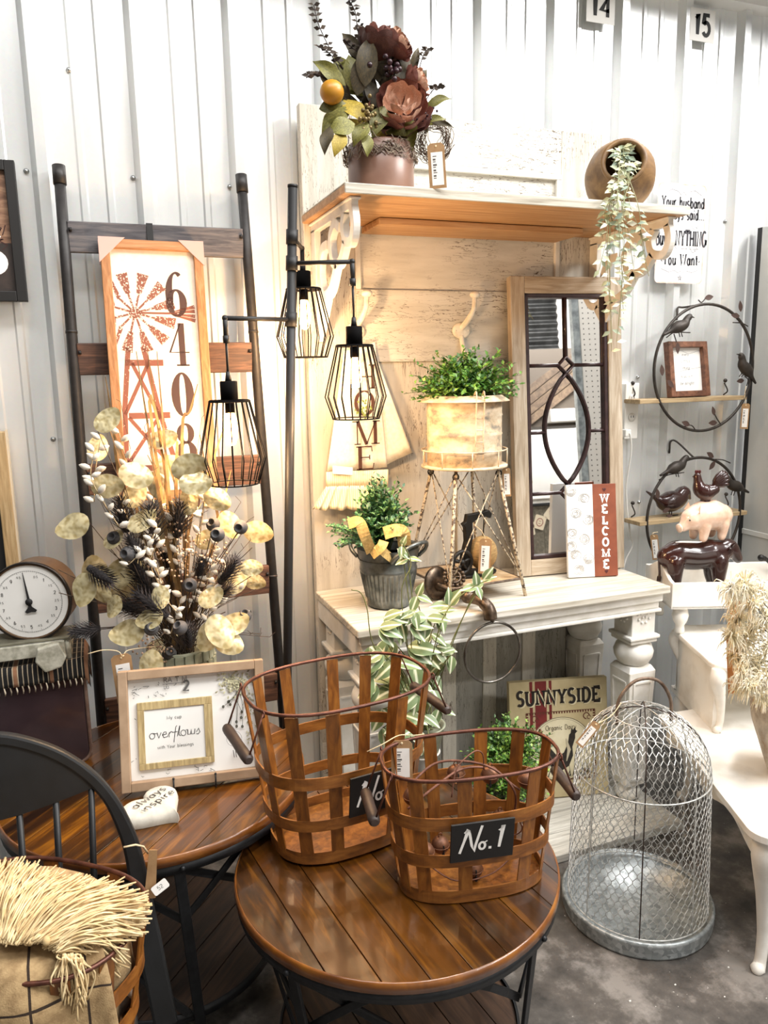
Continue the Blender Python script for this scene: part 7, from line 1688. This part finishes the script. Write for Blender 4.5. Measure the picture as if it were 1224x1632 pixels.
# ------------------------------------------------------------------ ring shelves with birds and leaves
shelf_p = woodm('ring_shelf_pine', '8a7352', 'a78f6b', 'c0aa86', (2, 20, 20), 4, .6, rnd=.06)
ring_m = M_('ring_iron', '2f2a26', '3f3832', .5, .4, 30)
bird_v = [(0, 0, 0), (.028, 0, .008), (.044, 0, .026), (.052, 0, .030), (.062, 0, .026), (-.03, 0, -.006), (-.058, 0, -.012)]
def bird(T, c, sx, s=1.0, tilt=0):
    M = Matrix.Translation(c) @ Matrix.Rotation(tilt, 4, 'Y') @ Matrix.Diagonal((sx*s, s, s, 1))
    q = MB(); 
    c_ = bez([M @ V(p) for p in ((-.075, 0, -.018), (-.04, 0, -.008), (-.01, 0, 0), (.02, 0, .006), (.036, 0, .022), (.05, 0, .03), (.058, 0, .028))], 4)
    rad = [.004, .005, .006, .007, .009, .013, .017, .02, .021, .022, .021, .02, .019, .017, .015, .0135, .0125, .0125, .012, .011, .010, .008, .006, .004, .002]
    q.tube(c_, [r*s for r in rad[:len(c_)]], 12); q.tube([M @ V((.055, 0, .028)), M @ V((.07, 0, .022))], [.004*s, .0008], 8)
    for y in (-.006, .006): q.tube([M @ V((.0, y, -.015)), M @ V((.004, y, -.036))], .0018*s, 5)
    return q.build('bird', ring_m, T, True)
lf = MB()
def il(u_, v_): w = math.sin(math.pi*u_**.9)*.24; s = (v_-.5)*2; return (u_, w*s, .06*abs(s)*w)
lf.surf(il, 8, 4); il_me = lf.mesh('iron_leaf'); il_me.materials.append(M_('iron_leaf', '3d302c', '5d463e', .5, .3, 60, bump=.2))
def ring_shelf(label, c, R, Y, shelf_z, x0, x1, leaves, twigs, birds, hook_px, depth=.10):
    T = thing('ring_shelf', label, 'wall shelf', (c.x, Y, c.z-R), None, 'bird ring wall shelves')
    q = MB(); q.tube([V((c.x+R*math.cos(t), Y-depth, c.z+R*math.sin(t))) for t in [6.2832*k/72 for k in range(72)]], .0062, 10, True); q.build('ring', ring_m, T, True)
    q = MB(); q.tube(bez([V((hook_px.x, 2.70, hook_px.z-.05)), V((hook_px.x-.006, 2.692, hook_px.z-.03)), V((hook_px.x, 2.695, hook_px.z)), V((hook_px.x+.02, 2.68, hook_px.z)), V((c.x-.02, Y-depth, c.z+R))], 5), .0042, 8); q.build('wall_hook', ring_m, T, True)
    q = MB(); q.span((x0, Y-depth-.004, shelf_z-.018), (x1, 2.700, shelf_z)); q.build('shelf_board', shelf_p, T, True, .002)
    q = MB()
    for x in (x0+.035, x1-.035): q.tube(bez([V((x, 2.697, shelf_z+.002)), V((x+.006, 2.68, shelf_z+.02)), V((x, 2.695, shelf_z+.055))], 4), .003, 6); q.ball((x, 2.69, shelf_z+.065), .009, 10)
    q.build('shelf_hook', ring_m, T, True)
    for px, py, L, ang in leaves:
        p = onY(px, py, Y-depth-.006); d = V((math.cos(math.radians(ang)), 0, math.sin(math.radians(ang)))); s = L/F*3.3; place('iron_leaf', il_me, T, frame(p-d*s*.5, d, V((0, -1, .1)).cross(d)) @ Matrix.Scale(s, 4))
    for tw_p in twigs: q = MB(); q.tube(bez([onY(x, y, Y-depth-.004) for x, y in tw_p], 5), .0024, 6); q.build('twig', ring_m, T, True)
    for px, py, sx, s, tl_ in birds: bird(T, onY(px, py, Y-depth-.01), sx, s, tl_)
    return T
YS = 2.70
rc1 = onY(1123, 587, YS-.10); r1_ = (onY(1202, 577, YS-.1).x-onY(1045, 582, YS-.1).x)/2
shz1 = onY(1120, 633, YS-.1).z
T1 = ring_shelf('upper iron ring shelf with birds and leaves holding a small framed print', rc1, r1_, YS, shz1, onY(1009, 634, YS-.06).x, onY(1178, 634, YS-.06).x,
    [(1130, 474, 18, 10), (1180, 488, 18, 100), (1172, 503, 18, 175), (1080, 555, 18, 275), (1055, 590, 18, 100), (1069, 612, 18, 320), (1180, 607, 16, 185), (1137, 655, 16, 110), (1136, 674, 18, 180), (1093, 675, 18, 160)],
    [((1113, 478), (1118, 482), (1124, 476)), ((1192, 520), (1182, 515), (1168, 514)), ((1062, 538), (1075, 530), (1100, 530)), ((1074, 532), (1078, 545)), ((1190, 615), (1192, 605), (1187, 600)), ((1110, 688), (1102, 678), (1090, 680)), ((1150, 678), (1143, 668), (1139, 660))],
    [(1083, 521, 1, 1.15, -.15), (1188, 588, -1, 1.15, .55)], V((onY(1082, 490, 2.69).x, 2.69, onY(1082, 490, 2.69).z)))
rc2 = onY(1107, 822, YS-.10); r2_ = r1_*.97
shz2 = onY(1075, 826, YS-.1).z
T2 = ring_shelf('lower iron ring shelf with birds and leaves behind the stacked farm animals', rc2, r2_, YS, shz2, onY(1009, 826, YS-.06).x, onY(1178, 826, YS-.06).x,
    [(1132, 725, 18, 150), (1135, 742, 18, 230), (1048, 787, 18, 100), (1062, 813, 16, 20), (1067, 822, 12, 0)],
    [((1164, 738), (1152, 733), (1140, 732)), ((1050, 765), (1065, 757), (1090, 753))],
    [(1078, 745, 1, 1.15, -.1), (1171, 775, -1, 1.15, .15)], V((onY(1070, 704, 2.69).x, 2.69, onY(1070, 704, 2.69).z)))
tagc('price_tag', 'kraft price tag hanging from the upper ring shelf bird', facing(onY(1189, 643, YS-.12), 0, -.02), .032, .11, 'kraft price tags', [onY(1189, 615, YS-.115), onY(1187, 630, YS-.118), onY(1189, 645, YS-.12)])
tagc('price_tag', 'dark kraft price tag hanging from the lower ring shelf', facing(onY(1042, 852, YS-.12), 0, .14), .032, .11, 'kraft price tags', [onY(1048, 848, YS-.115), onY(1040, 850, YS-.118), onY(1042, 856, YS-.12)])
# framed print on the upper ring shelf
g0 = V((onY(1062, 626, YS-.07).x, YS-.075, shz1+.001)); gu = V((1, .06, 0)).normalized(); gn = gu.cross(V((0, 0, 1))); gv = V((0, 0, 1))*math.cos(.16)-gn*math.sin(.16); GM = frame(g0, gu, gv)
gf = thing('small_framed_print', 'small walnut framed verse print standing on the upper ring shelf', 'picture', g0, GM.to_3x3().to_4x4())
walnut = woodm('walnut_frame', '4a2c1e', '6b4430', '855a41', (14, 14, 14), 3, .5, rnd=.1)
gw, gh, gb = onY(1127, 626, YS-.07).x-g0.x, .232, .024
for a, b in (((0, 0), (gb, gh)), ((gw-gb, 0), (gw, gh)), ((gb, 0), (gw-gb, gb)), ((gb, gh-gb), (gw-gb, gh))): q = MB(); q.span((*a, 0), (*b, .03)); q.build('frame_bar', walnut, gf, False, .002)
q = MB(); q.span((gb, gb, .004), (gw-gb, gh-gb, .008)); q.build('print', paper, gf)
q = MB(); GT = frame((0, 0, .0085), (1, 0, 0), (0, 1, 0))
text(q, 'every', GT, .012, cx=gw/2, y=gh-.058, th=.09, slant=.25); text(q, 'LITTLE', GT, .009, cx=gw/2, y=gh-.085, th=.1, gap=.4); text(q, 'thing', GT, .013, cx=gw/2, y=gh-.115, th=.09, slant=.25); text(q, 'IS GO IN T', GT, .008, cx=gw/2, y=gh-.15, th=.1, gap=.3); text(q, 'be alright', GT, .013, cx=gw/2, y=gh-.18, th=.09, slant=.25)
stroke2(q, [(gb, gh-.045), (gw*.4, gh-.035), (gw*.6, gh-.05), (gw-gb, gh-.035)], .0008, GT); stroke2(q, [(gb, .1), (gw*.5, .115), (gw-gb, .125)], .0008, GT)
q.build('verse', greyink, gf)
# dark carved goose standing on the lower ring shelf
gz = shz2+.001; gx = onY(1072, 800, YS-.06).x
gs = thing('carved_bird', 'dark glazed carved bird standing on the lower ring shelf', 'figurine', (gx, YS-.055, gz))
c_ = bez([onY(1030, 783, YS-.055), onY(1048, 795, YS-.055), onY(1062, 800, YS-.055), onY(1080, 795, YS-.055), onY(1090, 785, YS-.055), onY(1100, 795, YS-.055)], 5)
q = MB(); q.tube(c_, [.003, .005, .007, .009, .012, .016, .022, .03, .036, .040, .043, .045, .046, .045, .043, .04, .038, .036, .034, .032, .03, .026, .022, .016, .01, .005][:len(c_)], 16); q.build('body', choc, gs, True)
q = MB()
for dx in (0, .012): q.tube([(gx-.01+dx, YS-.055, gz+.09), (gx-.01+dx, YS-.055, gz+.004)], .0025, 6); q.tube([(gx-.03+dx, YS-.06, gz+.003), (gx+.02+dx, YS-.06, gz+.003)], .003, 6)
q.build('legs', ring_m, gs, True)
# ------------------------------------------------------------------ the shop aisle behind the viewer, seen in the mirror
bw = MB(); bw.span((-2.5, -4.1, 0), (7.0, -4.0, 4.2)); struct(bw.build('wall_front', M_('aisle_wall', 'e4e0d8', 'f0ede6', .7, 0, 2)))
peg = M_('pegboard_white', 'bdb9b1', None, .6)
pg = thing('pegboard_stand', 'grey pegboard display panel across the aisle', 'display', (3.4, -1.2, 0))
q = MB(); q.span((3.24, -1.06, 0), (3.70, -1.03, 3.3)); q.build('board', peg, pg, True)
q = MB()
for i in range(9):
    for j in range(60): q.lathe([(.006, 0), (0, .0003)], 6, aim((3.27+i*.05, -1.029, .5+j*.046), (0, 1, 0)))
stuff(q.build('peg_holes', M_('peg_hole', '3d3a37', None, .9), pg, True))
q = MB(); q.span((3.17, -1.09, 0), (3.23, -1.02, 3.3)); q.build('post', galv, pg, True)
cvw = woodm('chevron_wood', '42352a', '5d4c3c', '74624d', (6, 6, 6), 3, .6, rnd=.2)
cw_ = thing('chevron_cabinet', 'wooden chevron plank hanging cabinet across the aisle', 'cabinet', (3.5, -2.5, 1.95))
for i in range(9):
    q = MB(); z0 = 1.99+(i-3)*.105
    def clipz(p): return (p[0], min(2.74, max(1.99, p[1])))
    o_ = [clipz(p) for p in ((3.2, z0), (3.72, z0+.36), (3.72, z0+.455), (3.2, z0+.095))]
    if len(set(o_)) < 4: continue
    q.add([(x, y, z) for y in (-2.42, -2.40) for x, z in o_], [(0, 1, 2, 3), (7, 6, 5, 4), (0, 4, 5, 1), (1, 5, 6, 2), (2, 6, 7, 3), (3, 7, 4, 0)]); q.build('plank', cvw, cw_, True)
q = MB(); q.span((3.12, -2.75, 1.96), (3.80, -2.425, 2.78)); q.build('case', M_('case_dark', '4d443a', None, .6), cw_, True)
q = MB(); q.span((3.36, -2.40, 1.99), (3.78, -2.25, 2.12)); q.build('ledge', ck_w, cw_, True, .004)
cr_ = MB()
def corr(u_, v_): z = lerp(2.95, 4.2, v_); return (lerp(3.2, 4.12, u_), -3.93+.02*math.sin(v_*75), z)
cr_.surf(corr, 2, 160); tag(cr_.build('corrugated_sheet', M_('dark_corrugated', '3a3a39', '595958', .4, .6, 8), None, loc=(3.6, -3.93, 2.95)), 'dark corrugated metal sheet on the wall above the aisle', 'panel')
dk = thing('deck_counter', 'grey plank counter front across the aisle', 'counter', (2.9, -1.1, 0))
dm_ = woodm('deck_plank', '5f594c', '7c7565', '958d7b', (12, 2, 12), 3, .6, rnd=.12)
for i in range(8): q = MB(); q.span((2.30+i*.1, -1.05, 0), (2.397+i*.1, -1.02, 1.14)); q.build('plank', dm_, dk, True)
q = MB(); q.span((2.27, -1.30, 1.14), (3.10, -1.0, 1.165)); q.build('counter_top', matte_black, dk, True, .004)
for i, (x, z, a, l) in enumerate(((2.66, .95, -.1, 'cream card printed with crossed red tools on the plank counter'), (2.76, 1.0, .35, 'cream card printed with a ringed face on the plank counter'), (2.87, 1.07, .7, 'cream card printed with a red heart on the plank counter'))):
    T = thing('bunting_card', l, 'card', (x, -1.01, z), None, 'cards of the bunting')
    M = frame((x, -1.012, z), (-1, 0, 0), (0, 0, 1)) @ Matrix.Rotation(a, 4, 'Z'); q = MB(); q.prism(rrect(-.05, .05, -.06, .06, .012), 0, .002, M); q.build('card', M_('card_cream', 'e9dcc0', None, .7), T, True)
    q = MB(); PM_ = M @ Matrix.Translation((0, 0, .0026))
    if i == 0: stroke2(q, [(-.025, -.03), (.025, .03)], .007, PM_); stroke2(q, [(.025, -.03), (-.025, .03)], .007, PM_)
    elif i == 1: stroke2(q, A(0, .0, .028, .034, 0, 360, 18), .006, PM_); stroke2(q, [(-.01, .01), (.01, .01)], .004, PM_); stroke2(q, [(-.01, -.012), (.01, -.012)], .004, PM_)
    else: q.poly([(0, -.03, 0), (.03, .008, 0), (.022, .03, 0), (0, .018, 0), (-.022, .03, 0), (-.03, .008, 0)], PM_)
    q.build('print', M_('card_red', '8f2f2a', None, .7), T, True)
ds = thing('display_counter', 'white display counter further down the aisle', 'counter', (3.3, -2.9, 0))
q = MB(); q.span((2.7, -3.2, 0), (3.7, -2.6, 1.2)); q.build('body', ck_w, ds, True, .004); q = MB(); q.span((2.68, -3.22, 1.2), (3.72, -2.58, 1.225)); q.build('top', ck_w, ds, True, .004)
nb = thing('necklace_bust', 'cream linen necklace bust on the white display counter', 'display bust', (3.17, -2.7, 1.225))
q = MB(); q.lathe([(0, .001), (.07, .001), (.075, .02), (.085, .12), (.10, .17), (.085, .21), (.045, .235), (.038, .30), (0, .305)], 24, Matrix.Translation((3.17, -2.72, 1.225)), sy=.6) if False else q.lathe([(0, .001), (.07, .001), (.075, .02), (.085, .12), (.10, .17), (.085, .21), (.045, .235), (.038, .30), (0, .305)], 24, Matrix.Translation((3.17, -2.72, 1.225)))
q.build('bust', M_('linen_cream', 'd8c48c', None, .8), nb, True)
